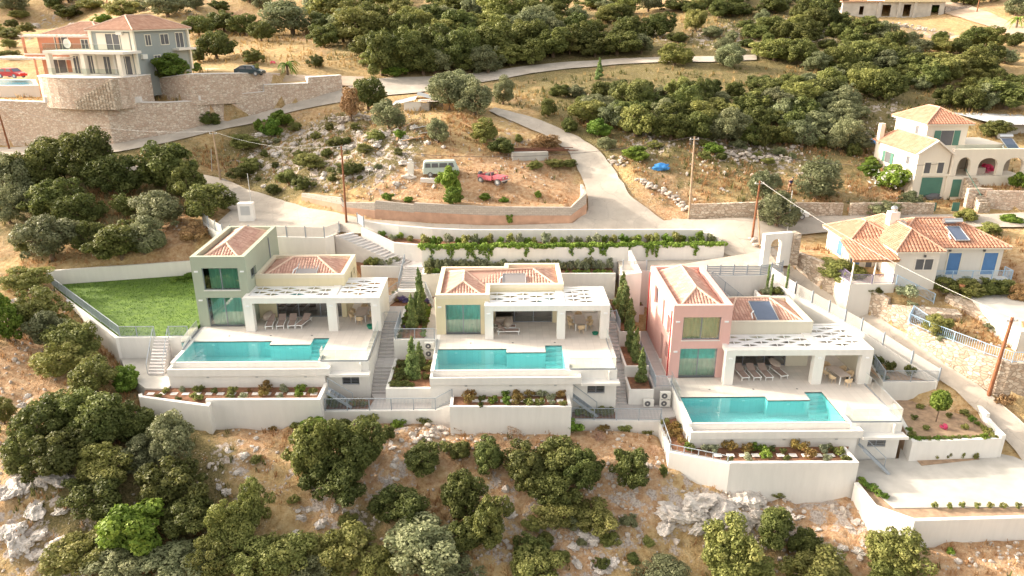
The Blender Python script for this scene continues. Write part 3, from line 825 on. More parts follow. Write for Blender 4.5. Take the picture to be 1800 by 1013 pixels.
def front_window(parent, x0, x1, z0, z1, y, name='window', nm=2, sill=True, fm=None, gl=None, curtain=True, depth=0.12, curtain_open=0.0):
    """sliding window in a wall facing the camera; outer wall face at y"""
    yf = y + depth; f = MB(); w = 0.06
    f.box(x0, x1, yf, yf + 0.08, z0, z0 + w); f.box(x0, x1, yf, yf + 0.08, z1 - w, z1)
    f.box(x0, x0 + w, yf, yf + 0.08, z0 + w, z1 - w); f.box(x1 - w, x1, yf, yf + 0.08, z0 + w, z1 - w)
    for i in range(1, nm):
        xm = x0 + (x1 - x0) * i / nm
        f.box(xm - w * .6, xm + w * .6, yf - 0.01, yf + 0.07, z0 + w, z1 - w)
    o = f.build(name, fm or M['alu'], parent)
    g = MB()
    for i in range(nm):
        a = x0 + (x1 - x0) * i / nm + w; b = x0 + (x1 - x0) * (i + 1) / nm - w
        g.face([(a, yf + .04, z0 + w), (b, yf + .04, z0 + w), (b, yf + .04, z1 - w), (a, yf + .04, z1 - w)])
    g.build('pane', gl or M['glass'], o)
    if sill:
        s = MB(); s.box(x0 - 0.06, x1 + 0.06, y - 0.05, y + depth, z0 - 0.07, z0 - 0.003); s.build('sill', M['white'], o)
    if curtain:
        c = MB(); n = int((x1 - x0) / 0.045)
        pts = []
        rg = random.Random(int(x0 * 10) + int(z0 * 7)); ph = 0
        x = x0 + curtain_open
        xs = [x0 + curtain_open + (x1 - x0 - curtain_open) * i / n for i in range(n + 1)]
        ys = []
        for i in range(n + 1):
            ph += rg.uniform(0.4, 1.1); ys.append(yf + 0.30 + 0.05 * math.sin(ph))
        vv = [(a, b, z0 + .02) for a, b in zip(xs, ys)] + [(a, b, z1) for a, b in zip(xs, ys)]
        c.raw(vv, [(i, i + 1, n + 2 + i, n + 1 + i) for i in range(n)])
        c.build('curtain', M['curtain'], o)
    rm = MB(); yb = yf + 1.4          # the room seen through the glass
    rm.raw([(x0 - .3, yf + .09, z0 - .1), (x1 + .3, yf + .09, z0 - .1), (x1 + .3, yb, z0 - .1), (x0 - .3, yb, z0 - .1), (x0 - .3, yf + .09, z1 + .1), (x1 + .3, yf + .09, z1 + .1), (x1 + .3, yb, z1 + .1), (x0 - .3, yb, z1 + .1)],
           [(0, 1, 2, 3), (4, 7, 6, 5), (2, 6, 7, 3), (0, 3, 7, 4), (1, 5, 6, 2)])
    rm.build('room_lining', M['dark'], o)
    return o
def side_window(parent, x, s, y0, y1, z0, z1, depth=0.22, fm=None):
    """window in a side wall; s=+1 wall looks to +x, outer face at x"""
    f = MB(); w = 0.05; a = x - s * depth; b = a - s * 0.07
    lo, hi = min(a, b), max(a, b)
    f.box(lo, hi, y0, y1, z0, z0 + w); f.box(lo, hi, y0, y1, z1 - w, z1); f.box(lo, hi, y0, y0 + w, z0 + w, z1 - w); f.box(lo, hi, y1 - w, y1, z0 + w, z1 - w)
    if y1 - y0 > 0.9:
        ym = (y0 + y1) / 2; f.box(lo, hi, ym - .03, ym + .03, z0 + w, z1 - w)
    o = f.build('window', fm or M['alu'], parent)
    g = MB(); g.face([((lo + hi) / 2, y0 + w, z0 + w), ((lo + hi) / 2, y1 - w, z0 + w), ((lo + hi) / 2, y1 - w, z1 - w), ((lo + hi) / 2, y0 + w, z1 - w)])
    g.build('pane', M['darkglass'], o)
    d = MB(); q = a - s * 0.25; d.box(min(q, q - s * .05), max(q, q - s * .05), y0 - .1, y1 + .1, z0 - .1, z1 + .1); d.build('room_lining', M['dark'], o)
    return o
def parapet(mb, poly, z0, z1, th):
    """band of wall of thickness th along the inside of an anticlockwise rectangle-like polygon with right angles"""
    n = len(poly)
    inn = []
    for i in range(n):
        p0 = Vector(poly[i - 1]); p = Vector(poly[i]); p1 = Vector(poly[(i + 1) % n])
        d0 = (p - p0).normalized(); d1 = (p1 - p).normalized()
        n0 = Vector((-d0.y, d0.x)); n1 = Vector((-d1.y, d1.x))
        k = 1 + n0.dot(n1)
        inn.append(p + (n0 + n1) / k * th)
    for i in range(n):
        j = (i + 1) % n
        mb.prism([tuple(poly[i]), tuple(poly[j]), tuple(inn[j]), tuple(inn[i])], z0, z1)
    return inn
def louvre_bay(parent, x0, x1, y0, y1, z, pitch, ny, first=0.7):
    """white ceiling of long slats whose edges twist open into lens-shaped gaps, with a short rib across each gap"""
    py_ = (y1 - y0) / ny
    S = max(8, int((x1 - x0) / 0.12))
    cen = {}
    for k in range(1, ny):
        c = x0 + first + (pitch / 2 if k % 2 else 0) - pitch; cen[k] = [c + i * pitch for i in range(12) if x0 + .45 < c + i * pitch < x1 - .45]
    def edge(k, x, sgn):
        if k == 0: return y0
        if k == ny: return y1
        g = max([0.0] + [1 - (abs(x - c) / 0.72) ** 1.5 for c in cen[k]])
        return y0 + k * py_ + sgn * (0.006 + 0.075 * g)
    root = None
    for k in range(ny):
        mb = MB(); A_ = []; B_ = []
        for i in range(S + 1):
            x = x0 + (x1 - x0) * i / S
            ya = edge(k, x, 1); yb = edge(k + 1, x, -1)
            A_.append(Vector((x, ya, z + (ya - y0 - k * py_) * 0.9 if k else z))); B_.append(Vector((x, yb, z + (yb - y0 - (k + 1) * py_) * 0.9 if k + 1 < ny else z)))
        dn = Vector((0, 0, -.03)); vs_ = A_ + B_ + [q + dn for q in A_] + [q + dn for q in B_]; n = S + 1
        fs_ = []
        for i in range(S):
            fs_ += [(i, i + 1, n + i + 1, n + i), (2 * n + i, 3 * n + i, 3 * n + i + 1, 2 * n + i + 1), (i, 2 * n + i, 2 * n + i + 1, i + 1), (n + i, n + i + 1, 3 * n + i + 1, 3 * n + i)]
        mb.raw(vs_, fs_)
        o = mb.build('louvre_slat', M['louvre'], parent)
        if k:
            for c in cen[k]:
                rb = MB(); rb.beam((c - .03, y0 + k * py_ - .34, z + .0), (c + .03, y0 + k * py_ + .34, z + .07), .06, .05); rb.build('rib', M['louvre'], o)
def lamp(parent, x, y, z):
    m = MB(); m.box(x - .16, x + .16, y - .10, y, z - .06, z + .06); m.build('wall_lamp', M['louvre'], parent)
def glass_rail(name, label, pts, z, h=1.0, cat='glass railing', group=None, npan=1.5):
    a = np.array(pts); t = thing(name, label, cat, (float(a[:, 0].mean()), float(a[:, 1].mean()), z), group=group)
    ch = MB(); gl = MB(); tp = MB()
    for p, q in zip(pts, pts[1:]):
        p = Vector((p[0], p[1], z if len(p) < 3 else p[2])); q = Vector((q[0], q[1], z if len(q) < 3 else q[2])); L_ = (q - p).length; n = max(1, int(round(L_ / npan)))
        ch.beam(p + Vector((0, 0, .05)), q + Vector((0, 0, .05)), .06, .10)
        d = (q - p) / n
        for i in range(n):
            s = p + d * i + d.normalized() * .012; e = p + d * (i + 1) - d.normalized() * .012
            up0 = Vector((0, 0, .1)); up1 = Vector((0, 0, h))
            gl.face([s + up0, e + up0, e + up1, s + up1])
            tp.beam(s + up1, e + up1, .016, .016)
    ch.build('base_channel', M['alu'], t); gl.build('glass_panel', M['clear'], t); tp.build('top_edge', M['rail'], t)
    return t
def bar_rail(name, label, pts, h=1.0, cat='railing', group=None, sp=0.11, mt=None, post=1.8, horiz=False, endposts=True, thick=0.045):
    """railing of upright (or level) bars; pts have their own z"""
    pts = [Vector(p) for p in pts]; mt = mt or M['rail']
    c = sum(pts, Vector()) / len(pts)
    t = thing(name, label, cat, (c.x, c.y, min(p.z for p in pts)), group=group)
    tr = MB(); ba = MB()
    for p, q in zip(pts, pts[1:]):
        L_ = (q - p).length; n = max(1, int(round(L_ / post)))
        tr.beam(p + Vector((0, 0, h)), q + Vector((0, 0, h)), thick, thick)
        tr.beam(p + Vector((0, 0, .10)), q + Vector((0, 0, .10)), thick * .8, thick * .8)
        if horiz:
            k = int(h / sp)
            for i in range(1, k): ba.beam(p + Vector((0, 0, .10 + (h - .10) * i / k)), q + Vector((0, 0, .10 + (h - .10) * i / k)), .02, .03)
        else:
            m = max(2, int(L_ / sp))
            for i in range(1, m):
                s = p + (q - p) * (i / m); ba.beam(s + Vector((0, 0, .10)), s + Vector((0, 0, h)), .02, .02)
        for i in range(n + (1 if q is pts[-1] else 0)):
            s = p + (q - p) * (i / n); mb = MB(); mb.box(s.x - thick * .7, s.x + thick * .7, s.y - thick * .7, s.y + thick * .7, s.z - .02, s.z + h + .02)
            mb.build('post', mt, t)
    tr.build('rail', mt, t); ba.build('bars', mt, t)
    return t
# ------------------------------------------------------------------ furniture prototypes
def make_lounger():
    t = thing('sun_lounger', 'x', 'sun lounger', local=True)
    f = MB(); f.box(-.33, -.28, -1, 1, .28, .34); f.box(.28, .33, -1, 1, .28, .34); f.box(-.28, .28, -1, -.94, .28, .34); f.box(-.28, .28, .94, 1, .28, .34)
    f.build('frame', M['metalwhite'], t)
    for sx in (-1, 1):
        for y in (-.85, .8):
            l = MB(); l.beam((sx * .30, y, .30), (sx * .30, y + (-.08 if y < 0 else .08), 0), .05, .05); l.build('leg', M['metalwhite'], t)
    s = MB(); s.box(-.28, .28, -.93, .25, .33, .352); s.build('seat', M['sling'], t)
    b = MB(); b.face([(-.28, .25, .35), (.28, .25, .35), (.28, .90, .74), (-.28, .90, .74)]); b.face([(-.28, .25, .33), (-.28, .90, .72), (.28, .90, .72), (.28, .25, .33)])
    b.beam((-.3, .25, .34), (-.3, .92, .745), .05, .04); b.beam((.3, .25, .34), (.3, .92, .745), .05, .04)
    b.build('backrest', M['sling'], t)
    e = MB(); e.beam((-.33, -1, .345), (-.33, .25, .345), .04, .03); e.beam((.33, -1, .345), (.33, .25, .345), .04, .03); e.build('edge_rail', M['metalwhite'], t)
    return t
def make_chair():
    t = thing('dining_chair', 'x', 'chair', local=True)
    s = MB(); s.lathe((0, 0, 0), [(.24, .40), (.27, .43), (.27, .46), (.22, .47)], 14); s.build('seat', M['wicker'], t)
    b = MB(); n = 12; R = .27
    for i in range(n):
        a0 = math.pi * (-.05 + 1.1 * i / n); a1 = math.pi * (-.05 + 1.1 * (i + 1) / n)
        h0 = .62 + .20 * math.sin(max(0, min(math.pi, a0))); h1 = .62 + .20 * math.sin(max(0, min(math.pi, a1)))
        for rr in (R, R + .04):
            b.face([(rr * math.cos(a0), rr * math.sin(a0), .45), (rr * math.cos(a1), rr * math.sin(a1), .45), ((rr + .03) * math.cos(a1), (rr + .03) * math.sin(a1), h1), ((rr + .03) * math.cos(a0), (rr + .03) * math.sin(a0), h0)])
        b.beam(((R + .05) * math.cos(a0), (R + .05) * math.sin(a0), h0), ((R + .05) * math.cos(a1), (R + .05) * math.sin(a1), h1), .05, .04)
    b.build('backrest', M['wicker'], t)
    for a in (.8, 2.34, 3.93, 5.5):
        l = MB(); l.tube([(.2 * math.cos(a), .2 * math.sin(a), .42), (.25 * math.cos(a), .25 * math.sin(a), 0)], .018, 6); l.build('leg', M['wicker'], t)
    return t
def make_table(lx=.5, ly=1.0):
    t = thing('dining_table', 'x', 'table', local=True)
    s = MB(); s.box(-lx, lx, -ly, ly, .71, .75); s.build('tabletop', M['cushion'], t)
    fr = MB(); fr.box(-lx + .05, lx - .05, -ly + .05, ly - .05, .66, .708); fr.build('apron', M['cushion'], t)
    for sx in (-1, 1):
        for sy in (-1, 1):
            l = MB(); l.box(sx * (lx - .05) - .035, sx * (lx - .05) + .035, sy * (ly - .05) - .035, sy * (ly - .05) + .035, 0, .66); l.build('leg', M['metalwhite'], t)
    return t
def make_ac():
    t = thing('air_conditioner', 'x', 'air conditioner', local=True)
    b = MB(); b.box(-.42, .42, -.16, .16, .06, .66); b.build('casing', M['ac'], t)
    g = MB(); g.lathe((0, 0, 0), [(.24, 0), (.24, .02)], 18)
    vs_ = [(x - .10, -.162 - z, y + .36) for x, y, z in g.v]; g.v = vs_; g.build('fan_grille', M['acdark'], t)
    h = MB(); h.lathe((0, 0, 0), [(.07, 0), (.07, .03)], 12); h.v = [(x - .10, -.165 - z, y + .36) for x, y, z in h.v]; h.build('fan_hub', M['ac'], t)
    for sx in (-.28, .28):
        f = MB(); f.box(sx - .04, sx + .04, -.15, .15, 0, .06); f.build('foot', M['alu'], t)
    return t
PROTO = {}
def place(kind, maker, loc, rz, label, group):
    if kind not in PROTO:
        PROTO[kind] = maker(); o = PROTO[kind]
        o.location = loc; o.rotation_euler = (0, 0, rz); o['label'] = label; o['group'] = group
        return o
    return dup(PROTO[kind], loc, rz, label, group)
# ------------------------------------------------------------------ shared parts of the three villas
def pergola(parent, x0, x1, y0, xs, opens, yl, yr, zt, z0, rsolid=True, nxs=(5, 3), xsplit=None):
    """white portico: x0..x1, front face y0, pillars given by the gaps 'opens'; left bay back to yl, right bay back to yr"""
    H_ = zt - z0
    w = MB(); ops = [(a, b, z0 - 1, zt - .52) for a, b in opens]
    wall_x(w, x0, x1, z0 - .02, zt - .02, y0, .62, ops)
    w.build('pillars_and_beam', M['white'], parent)
    for k, q in enumerate(((x0, x0 + .35, y0 + .62, yl, zt - .40, zt - .02), (xsplit - .35, xsplit + .35, y0 + .62, yr, zt - .40, zt - .02), (x1 - .40, x1, y0 + .62, yr, zt - .40, zt - .02), (xsplit + .352, x1 - .402, yr - .3, yr, zt - .40, zt - .02))):
        e = MB(); e.box(*q); e.build('roof_beam', M['white'], parent)
    if rsolid:
        e = MB(); e.box(x1 - .38, x1 - .02, y0 + .62, yr, z0 - .02, zt - .403); e.build('side_wall', M['white'], parent)
    louvre_bay(parent, x0 + .37, xsplit - .37, y0 + .64, yl - .02, zt - .10, 2.3, 5)
    louvre_bay(parent, xsplit + .37, x1 - .42, y0 + .64, yr - .32, zt - .10, 2.1, 8, .8)
    for a, b in opens[:1]: lamp(parent, a - .4, y0, zt - .75)
    for a, b in opens: lamp(parent, b + .4, y0, zt - .75)
def porch_glass(parent, x0, x1, y, z0, h=2.35):
    front_window(parent, x0, x1, z0 + .03, z0 + h, y, 'sliding_door', 3, False, gl=M['darkglass'], curtain=False, depth=.1)
def pool(label, z, poly, steps, front_y, xr, group):
    """poly: plan of the water; steps: (x0,x1,y0,y1)"""
    c = Vector((sum(p[0] for p in poly) / len(poly), sum(p[1] for p in poly) / len(poly), z))
    t = thing('swimming_pool', label, 'swimming pool', tuple(c), group=group)
    b = MB(); n = len(poly); zb = z - 1.45
    full = poly
    for i in range(n):
        p, q = full[i], full[(i + 1) % n]
        b.face([(p[0], p[1], zb), (q[0], q[1], zb), (q[0], q[1], z - .02), (p[0], p[1], z - .02)])
    b.face([(p[0], p[1], zb) for p in full])
    b.build('basin', M['pooltile'], t)
    w = MB(); w.face([(p[0], p[1], z - .07) for p in full]); w.build('water', M['water'], t)
    x0, x1, y0, y1 = steps; s = MB(); k = 5
    for i in range(k):
        s.box(x0 + .005, x1 - .005, y1 - .34 * (i + 1), y1 - .34 * i - .002, zb + .001, z - .16 - .24 * i)
    s.build('steps', M['pooltile'], t)
    for i in range(3):
        lx = poly[0][0] + (steps[0] - poly[0][0]) * (i + .5) / 3; yy = poly[0][1] if i < 2 else poly[2][1]
        f = MB(); f.box(lx - .12, lx + .12, yy - .03, yy - .001, z - .42, z - .30); f.build('pool_light', M['louvre'], t)
    return t
def deck_with_hole(mb, x0, x1, y0, y1, hole_boxes, z0, z1):
    xs = sorted({x0, x1} | {v for h in hole_boxes for v in h[:2] if x0 < v < x1}); ys = sorted({y0, y1} | {v for h in hole_boxes for v in h[2:] if y0 < v < y1})
    for a, b in zip(xs, xs[1:]):
        for c, d in zip(ys, ys[1:]):
            mx, my = (a + b) / 2, (c + d) / 2
            if not any(h[0] < mx < h[1] and h[2] < my < h[3] for h in hole_boxes): mb.box(a, b, c, d, z0, z1)
def terrace(cname, z, X0, X1, Y0, Y1, pl, bz, xtr, x_led):
    """pool terrace of one villa. pl: pool plan numbers (xa, xb, xc, xd, yf, y1, y2, y3); bz: height of the ground at its foot; xtr: right end of the overflow trough; x_led: left end of ledge"""
    xa, xb, xc, xd, yf, y1, y2, y3 = pl
    t = thing('pool_terrace', f'white walled pool terrace with beige tiled deck in front of the {cname} villa', 'terrace', ((X0 + X1) / 2, Y0, bz), group='pool terraces of the three villas')
    holes = [(xa, xb, yf, y1), (xb, xc, yf, y2), (xc, xd, yf, y3)]
    d = MB(); deck_with_hole(d, X0 + .3, X1 - .02, yf, Y1, holes, z - .10, z)
    d.build('tiled_deck', M['deck'], t)
    w = MB()
    # coping strip left of pool and foundations
    w.box(X0, X0 + .297, yf - .25, Y1, bz - 2.5, z + .004)
    w.box(x_led, X1 - .27, yf - .047, yf - .003, z - 1, z - .003)
    wall_y(w, yf - .047, Y1, bz - 2.5, z - .004, X1 - .02, -.25)
    w.box(X0 + .3, xd + .25, yf - .22, yf - .003, z - .62, z - .075)        # weir wall under the water edge
    wy = yf - .95                                                          # lower wall face
    w.box(X0 + .02, x_led, wy, wy + .35, bz - 2.5, z - .85)
    w.box(xd + .252, x_led - .002, yf - .35, yf - .003, bz - 2.5, z - .003)
    wall_x(w, x_led, X1 - .02, bz - 2.5, z - .003, yf - .35, .3, [(x_led + 1.2, x_led + 2.6, z - 2.08, z - 1.38)])
    w.build('basement_wall', M['white'], t)
    b = MB(); b.box(X0, xtr, wy - .12, wy + .06, z - .85, z - .24); b.box(X0, xtr, wy + .06, yf - .225, z - .85, z - .60)
    b.box(X0, X0 + .2, wy + .06, yf - .26, z - .60, z - .24); b.box(xtr - .2, xtr, wy + .06, yf - .36, z - .60, z - .24)
    o = b.build('overflow_trough', M['white'], t)
    r = MB(); r.box(X0 + .21, xtr - .21, wy + .07, yf - .24, z - .597, z - .56); r.build('trough_bed', M['coping'], o)
    l = MB(); l.box(xtr + .003, X1 + .12, yf - 1.25, yf - .353, z - .92, z - .78); l.box(xtr + .003, X1 + .12, yf - 1.25, yf - 1.15, z - .777, z - .70); l.box(X1 - .75, X1 - .63, yf - .60, yf - .353, z - .777, z - .05)
    l.build('ledge', M['white'], t)
    win = front_window(t, x_led + 1.2, x_led + 2.6, z - 2.08, z - 1.38, yf - .35, 'basement_window', 2, True, curtain=False, gl=M['darkglass'], depth=.08)
    s = MB()
    for k in range(4): s.box(x_led + 1.27, x_led + 2.53, yf - .30, yf - .28, z - 1.98 + .14 * k, z - 1.95 + .14 * k)
    s.build('louvre_bars', M['alu'], win)
    c = MB()
    ym = Y1
    c.box(xa - .02 + .02, xd, yf - .002 - .2, yf - .003, z - .073, z - .045); c.build('coping', M['coping'], t)
    for i in range(3):
        xx = X0 + (x_led - X0) * (i + .8) / 3.2; v = MB(); v.box(xx - .1, xx + .1, wy - .03, wy - .002, z - 1.05, z - .95); v.build('vent', M['galv'], t)
    # side wall door + window towards the alley
    pool(f'turquoise infinity pool with corner steps on the {cname} villa terrace', z, [(xa, yf), (xa, y1), (xb, y1), (xb, y2), (xc, y2), (xc, y3), (xd, y3), (xd, yf)][::-1] if False else [(xa, y1), (xb, y1), (xb, y2), (xc, y2), (xc, y3), (xd, y3), (xd, yf), (xa, yf)], (xc, xd, y3 - 1.8, y3), yf, xd, 'infinity pools')
    for i in range(3):
        xx = X0 + 3 + i * 3.6; dr = MB(); dr.lathe((xx, y3 + .55, z), [(.09, .002), (.09, .012)], 10); dr.build('floor_drain', M['acdark'], t)
    return t
def downpipe(parent, x, y, z0, z1, m=None):
    p = MB(); p.tube([(x, y, z0), (x, y, z1)], .05, 8); p.build('downpipe', m or M['galv'], parent)
# ------------------------------------------------------------------ villa 1 (sage green)
v1 = thing('villa', 'two storey sage green villa with a tower, leftmost of the new villas', 'villa', (-19, 62, 0), group='new villas with pools')
b = MB(); X0, X1, Y0, Y1, ZT = -27.15, -22.4, 61.5, 71.3, 6.6
wall_x(b, X0, X1, -.3, ZT - .5, Y0, .3, [(-26.25, -23.15, 0, 2.78), (-26.28, -23.13, 3.5, 5.55)])
wall_y(b, Y0 + .3, Y1, -.3, ZT - .5, X0, .3); wall_y(b, Y0 + .3, Y1, -.3, ZT - .5, X1, -.3, [(62.6, 64.1, 4.1, 5.0)])
wall_x(b, X0 + .3, X1 - .3, -.3, ZT - .5, Y1 - .3, .3)
b.build('walls', M['green'], v1)
b = MB(); parapet(b, [(X0, Y0), (X1, Y0), (X1, Y1), (X0, Y1)], ZT - .5, ZT, .38); b.build('parapet', M['green'], v1)
hip_roof(v1, [(X0 + .38, Y0 + .38, 6.0), (X1 - .38, Y0 + .38, 6.0), (X1 - .38, Y1 - .38, 6.0), (X0 + .38, Y1 - .38, 6.0)], (-24.78, 64.1, 7.05), (-24.78, 69.4, 7.05), M['tile_pink'])
front_window(v1, -26.25, -23.15, .03, 2.78, Y0, 'sliding_door', 2, False, curtain_open=.2); front_window(v1, -26.28, -23.13, 3.5, 5.55, Y0, 'window', 2, True, curtain_open=.45)
side_window(v1, X1, 1, 62.6, 64.1, 4.1, 5.0)
for x, z in ((-26.75, 5.25), (-22.75, 5.25), (-26.75, 2.55)): lamp(v1, x, Y0, z)
downpipe(v1, X1 + .06, 68.3, 4.2, 6.3, M['alu'])
b = MB(); LX0, LX1, LY0, LY1, LT = -22.38, -14.35, 63.5, 69.4, 4.2
wall_x(b, LX0, LX1, 2.75, LT - .35, LY0, .3); wall_x(b, LX0, LX0 + 1.6, -.1, 2.75, LY0, .3); wall_x(b, LX1 - .45, LX1, -.1, 2.75, LY0, .3)
wall_x(b, LX0 + 1.6, LX1 - .45, 2.40, 2.75, LY0, .3)
wall_y(b, LY0 + .3, LY1, -.1, LT - .35, LX1, -.3, [(66.5, 67.1, 2.6, 3.3), (67.8, 68.4, 2.6, 3.3)]); wall_x(b, LX0, LX1 - .3, -.1, LT - .35, LY1 - .3, .3)
b.build('wing_walls', M['yellow'], v1)
b = MB(); parapet(b, [(LX0, LY0), (LX1, LY0), (LX1, LY1), (LX0, LY1)], LT - .35, LT, .35); b.build('wing_parapet', M['cream'], v1)
hip_roof(v1, [(LX0 + .35, LY0 + .35, 3.75), (LX1 - .35, LY0 + .35, 3.75), (LX1 - .35, LY1 - .35, 3.75), (LX0 + .35, LY1 - .35, 3.75)], (-19.55, 66.4, 4.9), (-17.3, 66.4, 4.9), M['tile_pink'], 'wing_roof')
def collector(parent, x0, x1, y0, y1, z0, z1, m=None):
    s = MB(); s.face([(x0, y0, z0), (x1, y0, z0), (x1, y1, z1), (x0, y1, z1)]); s.face([(x0, y0, z0 - .08), (x0, y1, z1 - .08), (x1, y1, z1 - .08), (x1, y0, z0 - .08)])
    o = s.build('solar_panel', m or M['panel'], parent)
    f = MB()
    for a, c in (((x0, y0, z0), (x1, y0, z0)), ((x1, y0, z0), (x1, y1, z1)), ((x1, y1, z1), (x0, y1, z1)), ((x0, y1, z1), (x0, y0, z0))): f.beam(a, c, .05, .10)
    f.build('panel_frame', M['galv'], o)
    g = MB(); g.tube([(x0 - .3, y0 + .3, z0 + .05), (x0 - .25, y0 + .9, z0 + .3), (x0 + .02, y0 + 1.2, z0 + .4)], .06, 6); g.build('pipe', M['louvre'], o)
collector(v1, -18.9, -17.0, 63.85, 65.9, 3.95, 4.6, M['panel_grey'])
pergola(v1, -22.65, -10.7, 60.3, None, [(-21.85, -15.35), (-14.55, -11.5)], 63.5, 65.5, 3.2, 0, True, (5, 3), -14.95)
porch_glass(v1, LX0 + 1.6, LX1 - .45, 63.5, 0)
b = MB(); b.box(-13.4, -11.5, 66.0, 66.6, 0.02, .9); b.box(-13.4, -13.25, 66.0, 66.6, .9, 1.9); b.box(-11.65, -11.5, 66.0, 66.6, .9, 1.9); b.box(-13.4, -11.5, 66.0, 66.6, 1.9, 2.05); b.box(-13.25, -11.65, 66.5, 66.6, .9, 1.9); b.build('barbecue_hearth', M['hwhite'], v1)
terrace('green', 0, -26.85, -10.82, 53.5, 66.8, (-26.6, -19.82, -16.35, -15.0, 54.5, 58.3, 57.55, 58.85), -2.2, -13.9, -14.3)
b = MB(); b.box(-27.1, -10.84, 66.8, 72.2, -2, -.02); b.box(-27.1, -26.86, 58.3, 66.8, -2, -.01); b.top('yard_paving', M['pave'], kind='structure')
for i in range(4):
    place('lounger', make_lounger, (-20.9 + i * .98, 61.7 + .05 * i, 0.003), .12 if i < 3 else -.25, f'taupe sun lounger on green villa porch, {["leftmost of its row of four", "second from left of its row of four", "third from left of its row of four", "rightmost of its row of four"][i]}', 'sun loungers on the villa porches')
def cushions(name, label, x, y, z, n, rz=.5):
    mb = MB(); rg = random.Random(n)
    for i in range(n):
        c = Vector((x + rg.uniform(-.1, .1), y + rg.uniform(-.1, .1), 0)); mb.blob((c.x, c.y, z + .1 + i * .14), .38, .85, .10, seed=i + n, amp=.12, sub=2)
    mb.top(name, M['cushion'], label, 'cushions', smooth=True)
cushions('cushion_pile', 'pile of taupe lounger cushions in the left corner of the green villa porch', -21.35, 62.6, .36, 3)
def dining(cname, x, y, z, rz=0.0, n=(2, 2)):
    place('table', make_table, (x, y, z), rz, f'long taupe dining table under the right canopy of the {cname} villa', 'dining tables under the canopies')
    k = 0
    names = ['far left', 'near left', 'far right', 'near right', 'near end', 'far end']
    for dx, dy, a in ((-.8, .45, math.pi / 2), (-.8, -.45, math.pi / 2), (.8, .45, -math.pi / 2), (.8, -.45, -math.pi / 2), (0, -1.35, math.pi), (0, 1.35, 0)):
        c, s = math.cos(rz), math.sin(rz)
        place('chair', make_chair, (x + dx * c - dy * s, y + dx * s + dy * c, z), a + rz, f'wicker armchair at the {names[k]} of the {cname} villa dining table', 'wicker dining chairs'); k += 1
dining('green', -12.9, 63.2, .003)
def towel(label, x, y, z, m):
    mb = MB(); mb.blob((x, y, z + .16), .22, .2, .2, seed=3, amp=.3); mb.top('rubber_ring', m, label, 'ring', smooth=True)
M['greenplastic'] = mat('green plastic', (.03, .25, .16), .5)
def hose(label, x, y, z, m, R=.28, turns=3):
    mb = MB()
    for k in range(turns):
        mb.tube([(x + (R + .02 * k) * math.cos(a * math.pi / 8), y + (R + .02 * k) * math.sin(a * math.pi / 8), z + .03 + .045 * k) for a in range(17)], .025, 6)
    mb.top('coiled_hose', m, label, 'hose', 'coiled hoses on the porches', smooth=True)
hose('green coiled hose beside the right pillar of the green villa', -11.75, 60.9, .003, M['greenplastic'], .22, 7)
# ------------------------------------------------------------------ villa 2 (pale yellow, one storey)
v2 = thing('villa', 'single storey pale yellow villa with L-shaped tiled roof, middle of the three new villas', 'villa', (0, 62, 0), group='new villas with pools')
ZT = 3.72
PV2 = [(-5.72, 59.45), (-1.05, 59.45), (-1.05, 61.95), (5.55, 61.95), (5.55, 67.9), (.28, 67.9), (.28, 66.95), (-5.72, 66.95)]
b = MB()
wall_x(b, -5.72, -1.05, -.3, ZT - .35, 59.45, .3, [(-4.9, -1.85, 0, 2.8)]); wall_y(b, 59.75, 66.95, -.3, ZT - .35, -5.72, .3); wall_y(b, 59.75, 61.95, -.3, ZT - .35, -1.05, -.3)
wall_x(b, -1.05, 5.55, 2.75, ZT - .35, 61.95, .3); wall_x(b, -1.05, -.6, -.1, 2.75, 61.95, .3); wall_x(b, 4.6, 5.55, -.1, 2.75, 61.95, .3); wall_x(b, -.6, 4.6, 2.40, 2.75, 61.95, .3)
wall_y(b, 62.25, 67.9, -.3, ZT - .35, 5.55, -.3); wall_x(b, .28, 5.25, -.3, ZT - .35, 67.6, .3); wall_x(b, -5.42, .28, -.3, ZT - .35, 66.65, .3)
b.build('walls', M['yellow'], v2)
b = MB(); parapet(b, PV2, ZT - .35, ZT, .38); b.build('parapet', M['cream'], v2)
ze = 3.27
A = (-3.4, 61.6, 4.15); R1 = (-3.4, 64.4, 4.15); R2 = (2.9, 64.9, 4.15); R3 = (2.9, 66.2, 4.15)
e = .38
fl, fr, k1, k2, k3, k4, k5, k6 = [(p[0] + dx, p[1] + dy, ze) for p, dx, dy in zip(PV2, (e, -e, -e, -e, -e, e, e, e), (e, e, e, e, -e, -e, -e, -e))]
k1 = (-1.43, 62.33, ze)
facets_roof(v2, [(fl, fr, A), (fr, k1, R1, A), (k1, k2, R2, R1), (k2, k3, R2), (k3, k4, (.66, 66.57, ze), R1, R2), ((.66, 66.57, ze), k6, R1), (k6, fl, A, R1)],
            [(fl, A), (fr, A), (A, R1), (R1, k1), (R1, R2), (k2, R2), (k3, R2), (k6, R1)], M['tile_pink'])
collector(v2, .1, 2.2, 62.5, 63.9, 3.45, 4.05, M['panel_grey'])
front_window(v2, -4.9, -1.85, .03, 2.8, 59.45, 'sliding_door', 2, False)
lamp(v2, -5.4, 59.45, 2.6)
downpipe(v2, -5.78, 59.9, 0, 3.3, M['hcream'])
pergola(v2, -1.48, 9.24, 58.35, None, [(-.74, 4.75), (5.45, 8.48)], 61.9, 62.9, 3.15, 0, True, (4, 3), 5.1)
porch_glass(v2, -.6, 4.6, 61.95, 0)
